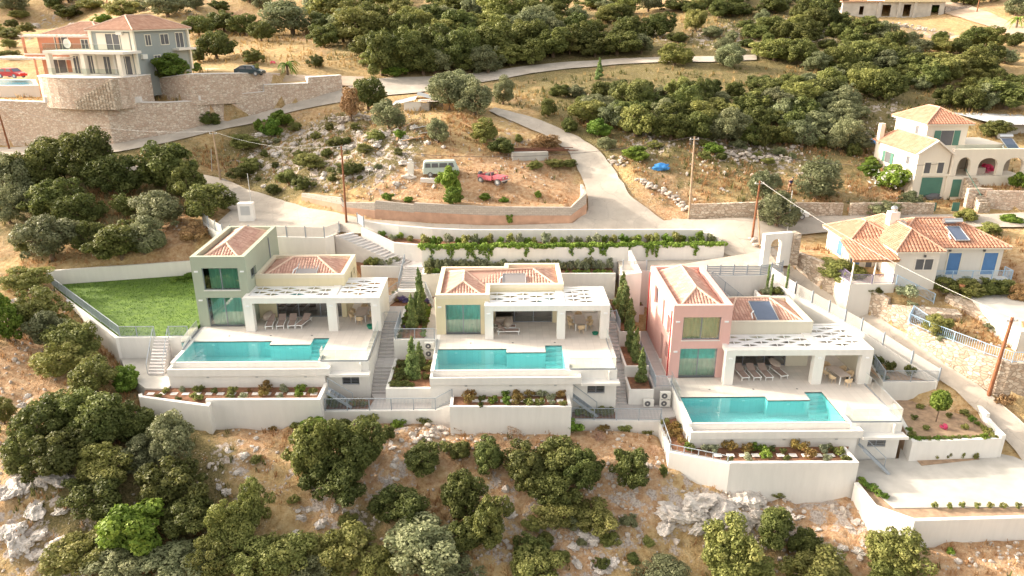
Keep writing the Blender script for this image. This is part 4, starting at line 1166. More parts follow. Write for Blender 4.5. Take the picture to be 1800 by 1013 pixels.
b = MB(); b.box(6.6, 8.8, 64.2, 64.8, 0.02, .9); b.box(6.6, 6.75, 64.2, 64.8, .9, 1.8); b.box(8.65, 8.8, 64.2, 64.8, .9, 1.8); b.box(6.6, 8.8, 64.2, 64.8, 1.8, 1.95); b.box(6.75, 8.65, 64.7, 64.8, .9, 1.8); b.build('barbecue_hearth', M['hwhite'], v2)
b = MB(); b.box(5.56, 9.2, 64.85, 65.0, 0, 2.2); b.build('rear_wall', M['white'], v2)
terrace('yellow', 0, -5.68, 9.15, 52.0, 65.0, (-5.38, .37, 3.64, 5.07, 52.75, 56.45, 55.75, 57.07), -2.2, 6.2, 5.6)
b = MB(); b.box(-5.68, 9.15, 65.0, 69.0, -2, -.02); b.top('yard_paving', M['pave'], kind='structure')
place('lounger', make_lounger, (.55, 59.6, .003), math.pi / 2 + .02, 'white framed sun lounger standing sideways alone at the front of the yellow villa porch', 'sun loungers on the villa porches')
place('lounger', make_lounger, (.25, 60.5, .003), math.pi / 2 - .05, 'sun lounger heaped with cushions behind another on the yellow villa porch', 'sun loungers on the villa porches')
cushions('cushion_pile', 'rounded taupe cushion pile on the rear lounger of the yellow villa porch', .55, 60.6, .36, 3)
mb = MB(); mb.obox((.2, 61.3), .1, .75, .28, .02, .75); mb.top('storage_bench', M['cushion'], 'taupe cushioned bench against the glass of the yellow villa porch', 'bench')
dining('yellow', 7.0, 61.0, .003)
hose('green coiled hose by the right pillar of the yellow villa', 8.2, 59.3, .003, M['greenplastic'], .2, 4)
# ------------------------------------------------------------------ villa 3 (salmon pink)
Z3 = -2.4
v3 = thing('villa', 'two storey salmon pink villa with tall tiled tower, rightmost new villa', 'villa', (22, 58, Z3), group='new villas with pools')
X0, X1, Y0, Y1, ZT = 14.03, 18.88, 55.6, 65.55, 4.18
b = MB()
wall_x(b, X0, X1, Z3 - .3, ZT - .5, Y0, .3, [(14.86, 17.98, Z3, .3), (14.9, 18.02, 1.08, 3.13)])
wall_y(b, Y0 + .3, Y1, Z3 - .3, ZT - .5, X0, .3, [(56.5, 57.5, -1.3, .2), (58.4, 59.3, -2.4, .2), (56.5, 57.5, 1.0, 2.7), (58.8, 59.5, .9, 3.3), (61.6, 63.1, 1.5, 3.3)])
wall_y(b, Y0 + .3, Y1, Z3 - .3, ZT - .5, X1, -.3); wall_x(b, X0 + .3, X1 - .3, Z3 - .3, ZT - .5, Y1 - .3, .3)
b.build('walls', M['pink'], v3)
b = MB(); parapet(b, [(X0, Y0), (X1, Y0), (X1, Y1), (X0, Y1)], ZT - .5, ZT, .38); b.build('parapet', M['pink'], v3)
ze = ZT - .6
hip_roof(v3, [(X0 + .38, Y0 + .38, ze), (X1 - .38, Y0 + .38, ze), (X1 - .38, Y1 - .38, ze), (X0 + .38, Y1 - .38, ze)], (16.45, 58.3, ze + 1.15), (16.45, 63.9, ze + 1.15), M['tile_orange' if False else 'tile_pink'])
front_window(v3, 14.86, 17.98, Z3 + .03, .3, Y0, 'sliding_door', 2, False); front_window(v3, 14.9, 18.02, 1.08, 3.13, Y0, 'window', 2, True)
for a, c, d, e_ in ((56.5, 57.5, -1.3, .2), (58.4, 59.3, -2.4, .2), (56.5, 57.5, 1.0, 2.7), (58.8, 59.5, .9, 3.3), (61.6, 63.1, 1.5, 3.3)): side_window(v3, X0, -1, a, c, d, e_)
for x, z in ((14.45, 2.75), (18.45, 2.75), (14.45, .05)): lamp(v3, x, Y0, z)
downpipe(v3, X0 - .06, 55.95, Z3, 3.6, M['redpipe']); downpipe(v3, X0 - .06, 65.4, Z3, 3.6, M['redpipe'])
LX0, LX1, LY0, LY1, LT = 18.9, 26.6, 57.65, 63.65, 1.8
b = MB(); wall_x(b, LX0, LX1, .35, LT - .35, LY0, .3); wall_x(b, LX0, LX0 + .2, Z3 - .1, .35, LY0, .3); wall_x(b, LX1 - 1.9, LX1, Z3 - .1, .35, LY0, .3); wall_x(b, LX0 + .2, LX1 - 1.9, 0, .35, LY0, .3)
wall_y(b, LY0 + .3, LY1, Z3 - .1, LT - .35, LX1, -.3); wall_x(b, LX0, LX1 - .3, Z3 - .1, LT - .35, LY1 - .3, .3); b.build('wing_walls', M['beige'], v3)
b = MB(); parapet(b, [(LX0, LY0), (LX1, LY0), (LX1, LY1), (LX0, LY1)], LT - .35, LT, .35); b.build('wing_parapet', M['beige'], v3)
hip_roof(v3, [(LX0 + .35, LY0 + .35, 1.35), (LX1 - .35, LY0 + .35, 1.35), (LX1 - .35, LY1 - .35, 1.35), (LX0 + .35, LY1 - .35, 1.35)], (21.2, 62.0, 2.25), (24.2, 62.0, 2.25), M['tile_pink'], 'wing_roof')
collector(v3, 22.0, 23.9, 58.3, 61.0, 1.65, 2.35)
pergola(v3, 18.3, 30.4, 54.25, None, [(19.08, 25.62), (26.44, 29.5)], 57.6, 59.6, Z3 + 3.18, Z3, False, (5, 3), 26.03)
b = MB(); b.box(30.0, 30.38, 58.9, 59.6, Z3, Z3 + 2.8); b.box(30.02, 30.36, 54.87, 58.9, Z3, Z3 + 1.75); b.build('side_parapet_wall', M['beige'], v3)
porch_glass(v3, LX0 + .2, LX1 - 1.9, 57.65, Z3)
b = MB(); b.box(27.2, 28.8, 60.2, 60.7, Z3 + .02, Z3 + 1.0); b.box(27.5, 28.2, 60.3, 60.7, Z3 + 1.0, Z3 + 1.7); b.build('barbecue_hearth', M['hwhite'], v3)
terrace('pink', Z3, 13.98, 30.2, 48.0, 60.9, (14.3, 21.15, 24.55, 26.0, 48.45, 52.28, 51.65, 52.95), -5.5, 26.9, 26.6)
b = MB(); b.box(12.45, 13.97, 53.9, 67.0, Z3 - 3, Z3 - .01); b.box(13.975, 27.5, 60.9, 66.0, Z3 - 3, Z3 - .02); b.top('yard_paving', M['pave'], kind='structure')
for i in range(4):
    place('lounger', make_lounger, (20.3 + i * 1.0 + (0.25 if i == 3 else 0), 55.9 + (.0 if i < 3 else .25), Z3 + .003), .10 if i < 3 else .22, f'taupe sun lounger on pink villa porch, {["leftmost of its row of four", "second from left of its row of four", "third from left of its row of four", "rightmost of its row with folded towels"][i]}', 'sun loungers on the villa porches')
cushions('cushion_pile', 'beige cushions leaning on the rightmost lounger of the pink villa porch', 23.45, 56.9, Z3 + .55, 2)
_dt = P(1473, 652, Z3 + .75)
dining('pink', _dt.x, _dt.y, Z3 + .003, .25)
hose('black coiled hose beside the right pillar of the pink villa', 29.2, 54.9, Z3 + .003, M['acdark'], .26, 3)
# glass railings
glass_rail('glass_railing', 'clear glass railing at the right front corner of the green villa terrace', [(-14.75, 55.3), (-14.75, 54.27), (-10.95, 54.27), (-10.95, 60.2)], 0.004, 1.0, group='glass railings of the terraces')
glass_rail('glass_railing', 'clear glass railing at the right front corner of the yellow villa terrace', [(5.35, 53.5), (5.35, 52.52), (9.02, 52.52), (9.02, 58.3)], 0.004, 1.0, group='glass railings of the terraces')
glass_rail('glass_railing', 'clear glass railing at the right front corner of the pink villa terrace', [(26.3, 49.3), (26.3, 48.22), (30.08, 48.22), (30.08, 54.2)], Z3 + .004, 1.1, group='glass railings of the terraces')
glass_rail('glass_railing', 'short glass railing between the lawn corner and the green villa pool', [(-27.0, 60.6), (-26.9, 58.2), (-26.75, 56.5)], 0.004, 1.0, group='glass railings of the terraces')
glass_rail('glass_railing', 'short glass railing at the left rear corner of the yellow villa pool', [(-5.6, 58.3), (-5.55, 55.6)], 0.004, 1.0, group='glass railings of the terraces')
glass_rail('glass_railing', 'short glass railing at the left rear corner of the pink villa pool', [(14.1, 54.9), (14.1, 51.6)], Z3 + .004, 1.0, group='glass railings of the terraces')
# ------------------------------------------------------------------ retaining walls, stairs, beds round the villas
def ribbon(name, label, pts, th, zb, mt, cat='wall', group=None, side=-1, cap=None):
    """wall following pts (x,y,ztop); thickness to one side; solid down to zb"""
    pts = [Vector(p) for p in pts]; n = len(pts)
    inn = []
    for i in range(n):
        d0 = (pts[i] - pts[i - 1]).to_2d().normalized() if i else None
        d1 = (pts[i + 1] - pts[i]).to_2d().normalized() if i < n - 1 else None
        d0 = d0 or d1; d1 = d1 or d0
        n0 = Vector((-d0.y, d0.x)); n1 = Vector((-d1.y, d1.x)); k = max(.3, 1 + n0.dot(n1))
        q = pts[i].to_2d() + (n0 + n1) / k * th * side
        inn.append(Vector((q.x, q.y, pts[i].z)))
    mb = MB()
    vs_ = []
    for p, q in zip(pts, inn): vs_ += [(p.x, p.y, zb), (p.x, p.y, p.z), (q.x, q.y, q.z), (q.x, q.y, zb)]
    fs_ = []
    for i in range(n - 1):
        a = i * 4; b_ = a + 4
        fs_ += [(a, b_, b_ + 1, a + 1), (a + 1, b_ + 1, b_ + 2, a + 2), (a + 2, b_ + 2, b_ + 3, a + 3), (a + 3, b_ + 3, b_, a)]
    fs_ += [(0, 1, 2, 3), ((n - 1) * 4 + 3, (n - 1) * 4 + 2, (n - 1) * 4 + 1, (n - 1) * 4)]
    mb.raw(vs_, fs_)
    return mb.top(name, mt, label, cat, group)
def slab(name, pts, zb, mt, kind='structure', label=None, cat=None, group=None):
    mb = MB(); mb.prism([tuple(p) for p in pts], zb, None if len(tuple(pts[0])) > 2 else 0)
    return mb.top(name, mt, label, cat, group, kind)
def stairs(name, label, l0, r0, l1, r1, n, zb, mt, group=None):
    """flight from the top edge l0-r0 to the bottom edge l1-r1 (z of the points used)"""
    l0, r0, l1, r1 = map(Vector, (l0, r0, l1, r1)); mb = MB()
    for i in range(n):
        a, b = i / n, (i + 1) / n
        z = l0.z + (l1.z - l0.z) * (i + .5) / n
        q = [l0.lerp(l1, a), r0.lerp(r1, a), r0.lerp(r1, b), l0.lerp(l1, b)]
        mb.prism([(p.x, p.y) for p in q], zb, z)
    return mb.top(name, mt, label, 'stairs', group)
W = M['white']
# --- lawn of the green villa
lt, lf, lr, lb = Vector((-46.2, 71.8, .25)), Vector((-32.9, 58.75, .25)), Vector((-27.16, 58.75, .25)), Vector((-27.16, 76.0, .25))
m, nt, b = _new('lawn grass'); b.inputs['Roughness'].default_value = 0.9
c = ramp(nt, noise(nt, 1.6, 6, 0.65), [(0.3, (0.05, 0.105, 0.010)), (0.5, (0.085, 0.155, 0.016)), (0.72, (0.145, 0.235, 0.028))])
c = mixc(nt, ramp(nt, noise(nt, 9, 3), [(0.45, (0, 0, 0)), (0.7, (.3, .3, .3))]), c, (0.05, 0.09, 0.012))
nt.links.new(c, b.inputs['Base Color']); bump(nt, b, noise(nt, 12, 4), 0.3, 0.05); M['lawn'] = m
slab('lawn', [lt, lf, lr, lb], -3, M['lawn'])
ribbon('retaining_wall', 'long white wall along the rear edge of the green lawn', [(-46.5, 71.85, 1.75), (-27.0, 76.15, 1.75)], .28, -3, W, group='white retaining walls', side=1)
ribbon('retaining_wall', 'low white wall slanting down the left edge of the green lawn', [(-46.5, 72.1, .5), (-46.3, 71.7, .32), (-32.95, 58.55, .32)], .3, -4.5, W, group='white retaining walls', side=-1)
ribbon('retaining_wall', 'white wall under the front railing of the green lawn', [(-33.1, 58.5, .315), (-26.87, 58.5, .315)], .24, -4, W, group='white retaining walls', side=1)
bar_rail('railing', 'grey railing along the slanting left edge of the green lawn', [(-46.1, 71.7, .32), (-33.0, 58.8, .32)], .95, sp=.13, group='grey bar railings', post=2.2)
bar_rail('railing', 'grey railing between the lawn front edge and the pool stairs', [(-33.0, 58.72, .25), (-29.95, 58.72, .25)], 1.0, group='grey bar railings')
bar_rail('railing', 'short grey railing right of the head of the lawn stairs', [(-28.7, 58.72, .25), (-27.1, 58.72, .25)], 1.0, group='grey bar railings')
stairs('garden_stairs', 'pale stone stairs from the green lawn down to the paved patch', (-29.95, 58.5, .2), (-28.7, 58.5, .2), (-29.4, 55.35, -1.6), (-28.1, 55.35, -1.6), 11, -3, M['step'], 'garden stairs')
def handrail(label, a, b, h=.95, group='stair handrails'):
    a = Vector(a); b = Vector(b); up = Vector((0, 0, h)); t = thing('handrail', label, 'handrail', tuple(b), group=group)
    mb = MB(); mb.beam(a + up, b + up, .05, .05); mb.build('rail', M['rail'], t)
    for k in (0, .5, 1):
        p = a.lerp(b, k); mb = MB(); mb.beam(p, p + up, .04, .04); mb.build('post', M['rail'], t)
handrail('grey handrail on the left side of the lawn stairs', (-29.95, 58.5, .2), (-29.4, 55.35, -1.6)); handrail('grey handrail on the right side of the lawn stairs', (-28.7, 58.5, .2), (-28.1, 55.35, -1.6))
slab('paved_patch', [(-33.15, 58.49, -1.62), (-26.86, 58.49, -1.62), (-26.86, 53.0, -1.75), (-28.7, 53.2, -1.75), (-31.2, 55.4, -1.65)], -4, M['concrete'])
# --- planting bed and walkway in front of the green villa
slab('planting_bed', [(-28.4, 51.9, -1.95), (-22.6, 50.5, -1.95), (-22.6, 51.0, -1.95), (-14.3, 51.0, -1.95), (-14.3, 53.9, -1.95), (-26.83, 53.6, -1.95), (-28.7, 53.2, -1.9)], -5, M['soil'])
ribbon('retaining_wall', 'white wall slanting at the left end of the green villa planting bed', [(-28.75, 52.1, -1.68), (-28.5, 51.65, -1.68), (-22.5, 50.1, -1.68), (-22.5, 50.85, -1.68)], .28, -6, W, group='white retaining walls', side=1)
ribbon('retaining_wall', 'long straight white wall holding the green villa planting bed', [(-22.95, 50.75, -1.5), (-14.1, 50.7, -1.5), (-14.1, 53.4, -1.5)], .28, -6, W, group='white retaining walls', side=1)
slab('planting_bed', [(-14.1, 51.75, -3.05), (-10.7, 51.75, -3.05), (-10.4, 53.4, -3.05), (-14.1, 53.4, -3.05)], -5, M['soil'])
slab('walkway', [(-10.7, 51.75, -3.0), (-5.3, 51.75, -3.0), (-5.3, 52.8, -3.0), (-9.3, 52.8, -3.0), (-9.3, 54.3, -3.0), (-10.85, 54.3, -3.0), (-10.4, 53.4, -3.0)], -5, M['pave'])
ribbon('retaining_wall', 'low white wall under the walkway between the green and yellow villas', [(-14.1, 51.4, -2.98), (-5.3, 51.4, -2.98), (-3.9, 51.3, -2.4)], .34, -6, W, group='white retaining walls', side=1)
bar_rail('railing', 'long grey railing on the walkway between the green and yellow villas', [(-14.0, 51.55, -2.98), (-5.3, 51.55, -2.98), (-3.95, 51.55, -2.2)], 1.05, group='grey bar railings')
stairs('garden_stairs', 'few pale steps up to the left end of the yellow villa planting bed', (-4.0, 51.75, -2.1), (-4.0, 52.8, -2.1), (-5.3, 51.75, -2.95), (-5.3, 52.8, -2.95), 5, -5, M['step'], 'garden stairs')
def grate_stairs(label, a, b, w):
    a = Vector(a); b = Vector(b); t = thing('metal_stairs', label, 'metal stairs', tuple(b), group='open metal stairs')
    for sy in (0, w):
        mb = MB(); mb.beam(a + Vector((0, sy, 0)), b + Vector((0, sy, 0)), .05, .2); mb.build('stringer', M['rail'], t)
    n = 7
    for i in range(n):
        p = a.lerp(b, (i + .5) / n); mb = MB()
        for k in range(4): mb.box(p.x - .13 + k * .07, p.x - .10 + k * .07, p.y + .03, p.y + w - .03, p.z + .02, p.z + .05)
        mb.box(p.x - .13, p.x + .14, p.y + .03, p.y + .06, p.z + .0, p.z + .045); mb.build('tread', M['rail'], t)
    mb = MB(); up = Vector((0, w, .9)); mb.beam(a + up, b + up, .04, .04); mb.beam(a + Vector((0, w, 0)), a + up, .04, .04); mb.beam(b + Vector((0, w, 0)), b + up, .04, .04); mb.build('handrail', M['rail'], t)
grate_stairs('grey open metal stairs below the green villa basement window', (-13.9, 51.95, -1.6), (-12.0, 51.9, -2.95), .75)
# --- alley and planters between green and yellow villas
for k, (x0, x1, y0, y1, z0, z1, n) in enumerate(((-10.83, -9.36, 62.1, 58.3, 0.0, -1.62, 10), (-10.83, -9.36, 56.9, 54.3, -1.62, -2.95, 8))):
    stairs('garden_stairs', f'{["upper", "lower"][k]} flight of grey steps in the alley right of the green villa', (x0, y0, z0), (x1, y0, z0), (x0, y1, z1), (x1, y1, z1), n, -5, M['pave'], 'garden stairs')
slab('landing', [(-10.83, 58.3, -1.66), (-9.36, 58.3, -1.66), (-9.36, 56.9, -1.66), (-10.83, 56.9, -1.66)], -5, M['pave'])
slab('path', [(-10.83, 62.1, -.03), (-9.36, 62.1, -.03), (-9.36, 66.2, -.03), (-10.83, 66.2, -.03)], -4, M['pave'])
slab('path', [(-6.75, 58.55, -.03), (-5.75, 58.55, -.03), (-5.75, 69.0, -.03), (-6.75, 69.0, -.03)], -4, M['pave'])
slab('planting_bed', [(-9.1, 58.55, -.05), (-6.75, 58.55, -.05), (-6.75, 69.4, -.05), (-10.8, 69.4, -.05), (-10.8, 66.2, -.05), (-9.1, 66.2, -.05)], -4, M['soil'])
ribbon('retaining_wall', 'white wall with railing holding the upper garden between green and yellow villas', [(-9.36, 66.2, .02), (-9.36, 58.3, .02), (-5.76, 58.3, .02)], .26, -5, W, group='white retaining walls', side=1)
slab('planting_bed', [(-9.1, 53.0, -1.85), (-5.76, 53.0, -1.85), (-5.76, 58.29, -1.85), (-9.1, 58.29, -1.85)], -5, M['soil'])
ribbon('retaining_wall', 'white planter wall below the upper garden, beside the green villa alley', [(-9.36, 58.28, -1.7), (-9.36, 52.75, -1.7), (-5.72, 52.75, -1.7)], .26, -5, W, group='white retaining walls', side=1)
bar_rail('railing', 'grey railing on the upper garden between the green and yellow villas', [(-9.24, 62.4, .02), (-9.24, 58.42, .02), (-5.85, 58.42, .02)], 1.0, group='grey bar railings')
def gate(label, a, b, h=1.05):
    a = Vector(a); b = Vector(b); t = thing('metal_gate', label, 'gate', tuple((a + b) / 2), group='metal garden gates')
    f = MB(); f.beam(a + Vector((0, 0, h)), b + Vector((0, 0, h)), .05, .05); f.beam(a + Vector((0, 0, .1)), b + Vector((0, 0, .1)), .05, .05); f.beam(a, a + Vector((0, 0, h)), .05, .05); f.beam(b, b + Vector((0, 0, h)), .05, .05); f.build('gate_frame', M['rail'], t)
    g = MB(); n = int((b - a).length / .1)
    for i in range(1, n): p = a.lerp(b, i / n); g.beam(p + Vector((0, 0, .1)), p + Vector((0, 0, h)), .02, .02)
    g.build('bars', M['rail'], t)
gate('grey bar gate at the head of the green villa alley steps', (-10.8, 62.15, 0), (-9.5, 62.15, 0))
place('ac', make_ac, (-6.25, 58.0, -.72), 0, 'upper air conditioner left of the yellow villa pool', 'air conditioners on the garden walls')
place('ac', make_ac, (-6.25, 58.0, -1.45), 0, 'lower air conditioner left of the yellow villa pool', 'air conditioners on the garden walls')
place('ac', make_ac, (-27.5, 57.6, -1.62), .3, 'air conditioner beside the stone stairs left of the green villa pool', 'air conditioners on the garden walls')
# --- behind the green villa: parking terrace, stairs
PK = [(-31.5, 77.0), (-28.0, 75.2), (-17.6, 73.6)]
slab('parking_terrace', [(-31.2, 77.4, 4.75), (-28.6, 74.0, 4.75), (-18.2, 73.2, 4.75), (-17.2, 74.4, 4.8), (-17.5, 77.8, 5.05), (-24, 80.5, 5.15), (-31, 83.5, 5.2)], 0.5, M['road'])
ribbon('retaining_wall', 'white wall under the slatted fence behind the green villa', [(-28.9, 73.9, 4.8), (-18.1, 73.05, 4.8), (-17.3, 73.6, 4.85)], .26, -1, W, group='white retaining walls', side=1)
ribbon('retaining_wall', 'white wall turning behind the left side of the green villa tower', [(-33.0, 79.6, 4.8), (-31.6, 77.2, 4.8), (-28.8, 73.8, 4.8)], .26, 0, W, group='white retaining walls', side=1)
def slat_fence(label, pts, h=1.15, mt=None, group='slatted fences', sp=.115, post=1.9):
    pts = [Vector(p) for p in pts]; c = sum(pts, Vector()) / len(pts)
    t = thing('slatted_fence', label, 'fence', (c.x, c.y, min(p.z for p in pts)), group=group)
    for p, q in zip(pts, pts[1:]):
        L_ = (q - p).length; n = max(1, int(round(L_ / post)))
        for i in range(n):
            a = p.lerp(q, i / n); b = p.lerp(q, (i + 1) / n); mb = MB(); k = int(h / sp)
            for j in range(k): zz = Vector((0, 0, .08 + j * sp)); mb.beam(a + zz, b + zz, .015, sp * .72)
            mb.build('slat_panel', mt or M['slat'], t)
        for i in range(n + (1 if q is pts[-1] else 0)):
            s = p.lerp(q, i / n); mb = MB(); mb.box(s.x - .05, s.x + .05, s.y - .05, s.y + .05, s.z - .02, s.z + h + .05); mb.build('post', M['rail'], t)
slat_fence('off white slatted fence on the wall behind the green villa', [(-28.0, 73.95, 4.8), (-18.15, 73.17, 4.8), (-16.9, 74.6, 4.95)])
slat_fence('white slatted fence left of the meter cabinet above the green villa', [(-33.0, 79.7, 4.8), (-31.5, 77.3, 4.8), (-28.9, 74.2, 4.8)])
mc = thing('meter_cabinet', 'white masonry meter cabinet with grey door beside the upper lane', 'cabinet', tuple(P(433, 388, 5.1)))
cx, cy = ORG[mc.name][0], ORG[mc.name][1]
mb = MB(); mb.obox((cx, cy + .45), .06, .8, .42, 4.6, 7.0); mb.build('cabinet_body', W, mc)
mb = MB(); mb.obox((cx, cy + .02), .06, .5, .02, 5.7, 6.7); mb.build('metal_door', M['galv'], mc)
mb = MB(); mb.tube([(cx + .6, cy + .5, 7.0), (cx + .6, cy + .5, 10.2)], .035, 6); mb.build('cable_mast', M['galv'], mc)
L5, R5 = (-17.3, 73.9, 4.85), (-15.9, 75.1, 4.85); L2, R2_ = tuple(P(708, 468, 2.4)), tuple(P(724, 459, 2.4))
stairs('garden_stairs', 'long pale flight descending from the upper lane behind the green villa', L5, R5, L2, R2_, 15, -1, M['step'], 'garden stairs')
LD = [P(708, 468, 2.4), P(724, 459, 2.4), P(743, 458, 2.4), P(743, 470, 2.4), P(711, 470, 2.4)]
slab('landing', LD, -1, M['step'])
stairs('garden_stairs', 'wide pale steps between the landing and the garden behind the villas', tuple(P(711, 470, 2.38)), tuple(P(743, 470, 2.38)), tuple(P(702, 506, .85)), tuple(P(746, 506, .85)), 9, -1, M['step'], 'garden stairs')
slab('landing', [P(700, 506, .8), P(748, 506, .8), P(748, 513, .8), P(699, 513, .8)], -1, M['white'])
stairs('garden_stairs', 'small steps down to the left garden path beneath the railed landing', tuple(P(700, 508, .7)), tuple(P(699, 514, .7)), tuple(P(676, 530, 0)), tuple(P(680, 540, 0)), 4, -1, M['step'], 'garden stairs')
stairs('garden_stairs', 'small steps down to the yellow villa side beneath the railed landing', tuple(P(748, 514, .7)), tuple(P(748, 508, .7)), tuple(P(760, 540, 0)), tuple(P(764, 528, 0)), 4, -1, M['step'], 'garden stairs')
bar_rail('railing', 'grey railing on the small landing behind the garden cypresses', [P(676, 530, 0), P(699, 513, .8), P(748, 513, .8), P(760, 540, 0)], 1.0, group='grey bar railings', post=2.5)
bar_rail('railing', 'grey handrail down the left side of the wide steps', [P(712, 462, 2.4), P(701, 506, .85)], .95, group='grey bar railings')
rt, rm_, re = P(634, 400, 5.35), P(692, 427, 4.25), P(741, 431, 4.25)
ribbon('retaining_wall', 'white wall along the right side of the long stair flight', [rt, rm_, re], .25, -1, W, group='white retaining walls', side=1)
ribbon('retaining_wall', 'white wall holding the shrub bed left of the long stairs', [(-14.3, 71.2, 2.35), tuple(P(709, 468.5, 2.35))], .22, -2, W, group='white retaining walls', side=1)
slab('planting_bed', [(-14.3, 71.4, 2.2), P(708, 467, 2.2), P(690, 458, 2.2), (-15.8, 73.5, 2.2)], -2, M['soil'])
slat_fence('grey barred fence panels at the head of the long stairs', [P(640, 399, 5.3), P(629, 392, 5.1)], 1.1, M['rail'], sp=.15)
# road-side parapet and the two long planting beds
WT = [P(636, 388, 5.5), P(660, 392, 5.5), P(700, 397, 5.48), P(760, 402, 5.46), P(820, 404.5, 5.45), P(1236, 404, 5.45)]
ribbon('retaining_wall', 'long white wall below the upper lane, above the planted terraces', WT, .28, -1, W, group='white retaining walls', side=1)
for i, (x0_, x1_, y_, z_) in enumerate(((1236, 1252, 409, 5.2), (1252, 1262, 415, 4.9), (1262, 1271, 423, 4.6))):
    ribbon('retaining_wall', ['first', 'second', 'last'][i] + ' of the small white stepped wall pieces at the junction end', [P(x0_, y_, z_), P(x1_, y_ + 2, z_)], .28, 1, W, group='white retaining walls', side=1)
def at_y(px, y, z):      # point on level z at depth y, under pixel column px
    a = ray(px, 430); t = y / a.y; return Vector((a.x * t, y, z))
xm0, xm1, xm2 = P(741, 436, 4.4).x, P(1105, 435, 4.4).x, P(1271, 430, 4.4).x
ribbon('retaining_wall', 'middle white wall hung with green creeper behind the yellow villa', [(xm0, 71.2, 4.4), (xm0, 70.7, 4.4), (xm1, 70.7, 4.4)], .25, -1, W, group='white retaining walls', side=1)
ribbon('retaining_wall', 'white wall with creeper end behind the pink villa parking', [(xm1 + .02, 71.0, 4.45), (xm2, 70.9, 4.45), (xm2 + .2, 72.6, 4.45)], .25, -1, W, group='white retaining walls', side=1)
slab('planting_bed', [re + Vector((.1, .2, -.1)), (xm0 + .25, 70.95, 4.15), (xm2 - .2, 71.2, 4.15), (xm2, 72.6, 4.15), (P(1236, 404, 5.45).x, P(1236, 404, 5.45).y - .02, 4.15), WT[4] + Vector((0, -.02, -1.3)), WT[2] + Vector((0, -.02, -1.28)), WT[0] + Vector((.3, -.3, -1.2)), rm_ + Vector((.1, .3, -.1))], -1, M['soil'])
ribbon('retaining_wall', 'lowest white wall of the planted terraces behind the yellow villa', [(xm0 + .1, 70.69, 2.35), (xm0 + .1, 68.7, 2.35), (11.25, 68.6, 2.35)], .22, -2, W, group='white retaining walls', side=1)
slab('planting_bed', [(xm0 + .3, 68.95, 2.2), (11.2, 68.85, 2.2), (11.2, 70.69, 2.2), (xm0 + .3, 70.69, 2.2)], -1, M['soil'])
# --- pink villa: upper parking, side walls, courtyard
ribbon('retaining_wall', 'sunlit white wall left of the pink villa parking terrace', [P(1105, 440, 4.3), P(1109, 450, 3.9), P(1121, 477, 3.3), (11.35, 66.9, 2.9)], .3, -4, W, group='white retaining walls', side=1)
slab('parking_terrace', [(11.7, 70.69, 2.95), (xm2 - .1, 70.88, 3.0), (xm2 + .4, 72.0, 4.2), (26.8, 70.5, 4.1), (27.2, 67.2, 2.95), (24.6, 66.1, 2.95), (19.5, 66.0, 2.95), (14.2, 67.9, 2.95), (11.7, 67.95, 2.95)], -3, M['road'])
ribbon('retaining_wall', 'white wall under the pink villa parking terrace, behind the pink tower', [(11.66, 67.8, 2.93), (14.2, 67.75, 2.93), (19.5, 65.85, 3.0), (24.7, 65.95, 3.0), (27.3, 67.0, 3.0)], .14, -4, W, group='white retaining walls', side=1)
slat_fence('grey panelled fence at the left edge of the pink villa parking', [(11.8, 67.9, 2.95), (14.1, 67.85, 2.95)], 1.0)
slat_fence('grey rail fence round the sunken yard behind the pink villa', [(19.5, 66.05, 2.97), (24.65, 66.1, 2.97), (27.1, 67.1, 2.97)], 1.1, M['rail'], sp=.17, post=1.3)
stairs('garden_stairs', 'grey stairs down into the sunken yard behind the pink villa', (19.6, 65.8, 2.9), (19.6, 64.7, 2.9), (23.6, 65.8, -.6), (23.6, 64.7, -.6), 16, -3, M['step'], 'garden stairs')
bar_rail('railing', 'grey sloping railing on the stairs behind the pink villa', [(19.6, 64.65, 2.9), (23.6, 64.65, -.2)], 1.0, group='grey bar railings')
slab('planting_bed', [(11.3, 67.05, -.6), (13.95, 67.05, -.6), (13.95, 67.74, -.6), (11.3, 67.74, -.6)], -4, M['soil'])
ribbon('retaining_wall', 'small white planter wall at the back of the pink villa side path', [(11.3, 67.0, -.5), (13.98, 67.0, -.5)], .14, -4, W, group='white retaining walls', side=1)
mb = MB(); PB = (24.1, 27.0, 64.0, 65.6)
mb.box(PB[0], PB[1], PB[2], PB[2] + .18, -2.5, 1.7); mb.box(PB[0], PB[0] + .18, PB[2] + .181, PB[3], -2.5, 1.7); mb.box(PB[1] - .18, PB[1], PB[2] + .181, PB[3], -2.5, 1.7)
mb.top('white_planter', W, 'white raised planter with slim cypresses behind the pink villa', 'planter')
slab('planting_bed', [(PB[0] + .19, PB[2] + .19, 1.6), (PB[1] - .19, PB[2] + .19, 1.6), (PB[1] - .19, PB[3], 1.6), (PB[0] + .19, PB[3], 1.6)], -2.4, M['soil'])
RW = [P(1352, 488, 3.0), P(1396, 517, 2.0), P(1455, 550, 1.0), P(1512, 582, .1), P(1550, 607, -.55), P(1600, 640, -1.35), P(1648, 670, -2.1)]
ribbon('retaining_wall', 'white wall beside the descending road, right of the pink villa', RW, .28, -5.8, W, group='white retaining walls', side=1)
slat_fence('long white slatted fence beside the descending road', [p + Vector((.1, .08, 0)) for p in RW[1:]], 1.15, M['slat'])
slat_fence('plain first fence panels above the cypress planter', [p + Vector((.1, .08, 0)) for p in RW[:2]], 1.0, M['louvre'], sp=.1)
c0, c1, c2 = P(1526, 636, -2.35), P(1552, 674, -2.35), P(1648, 674, -2.35)
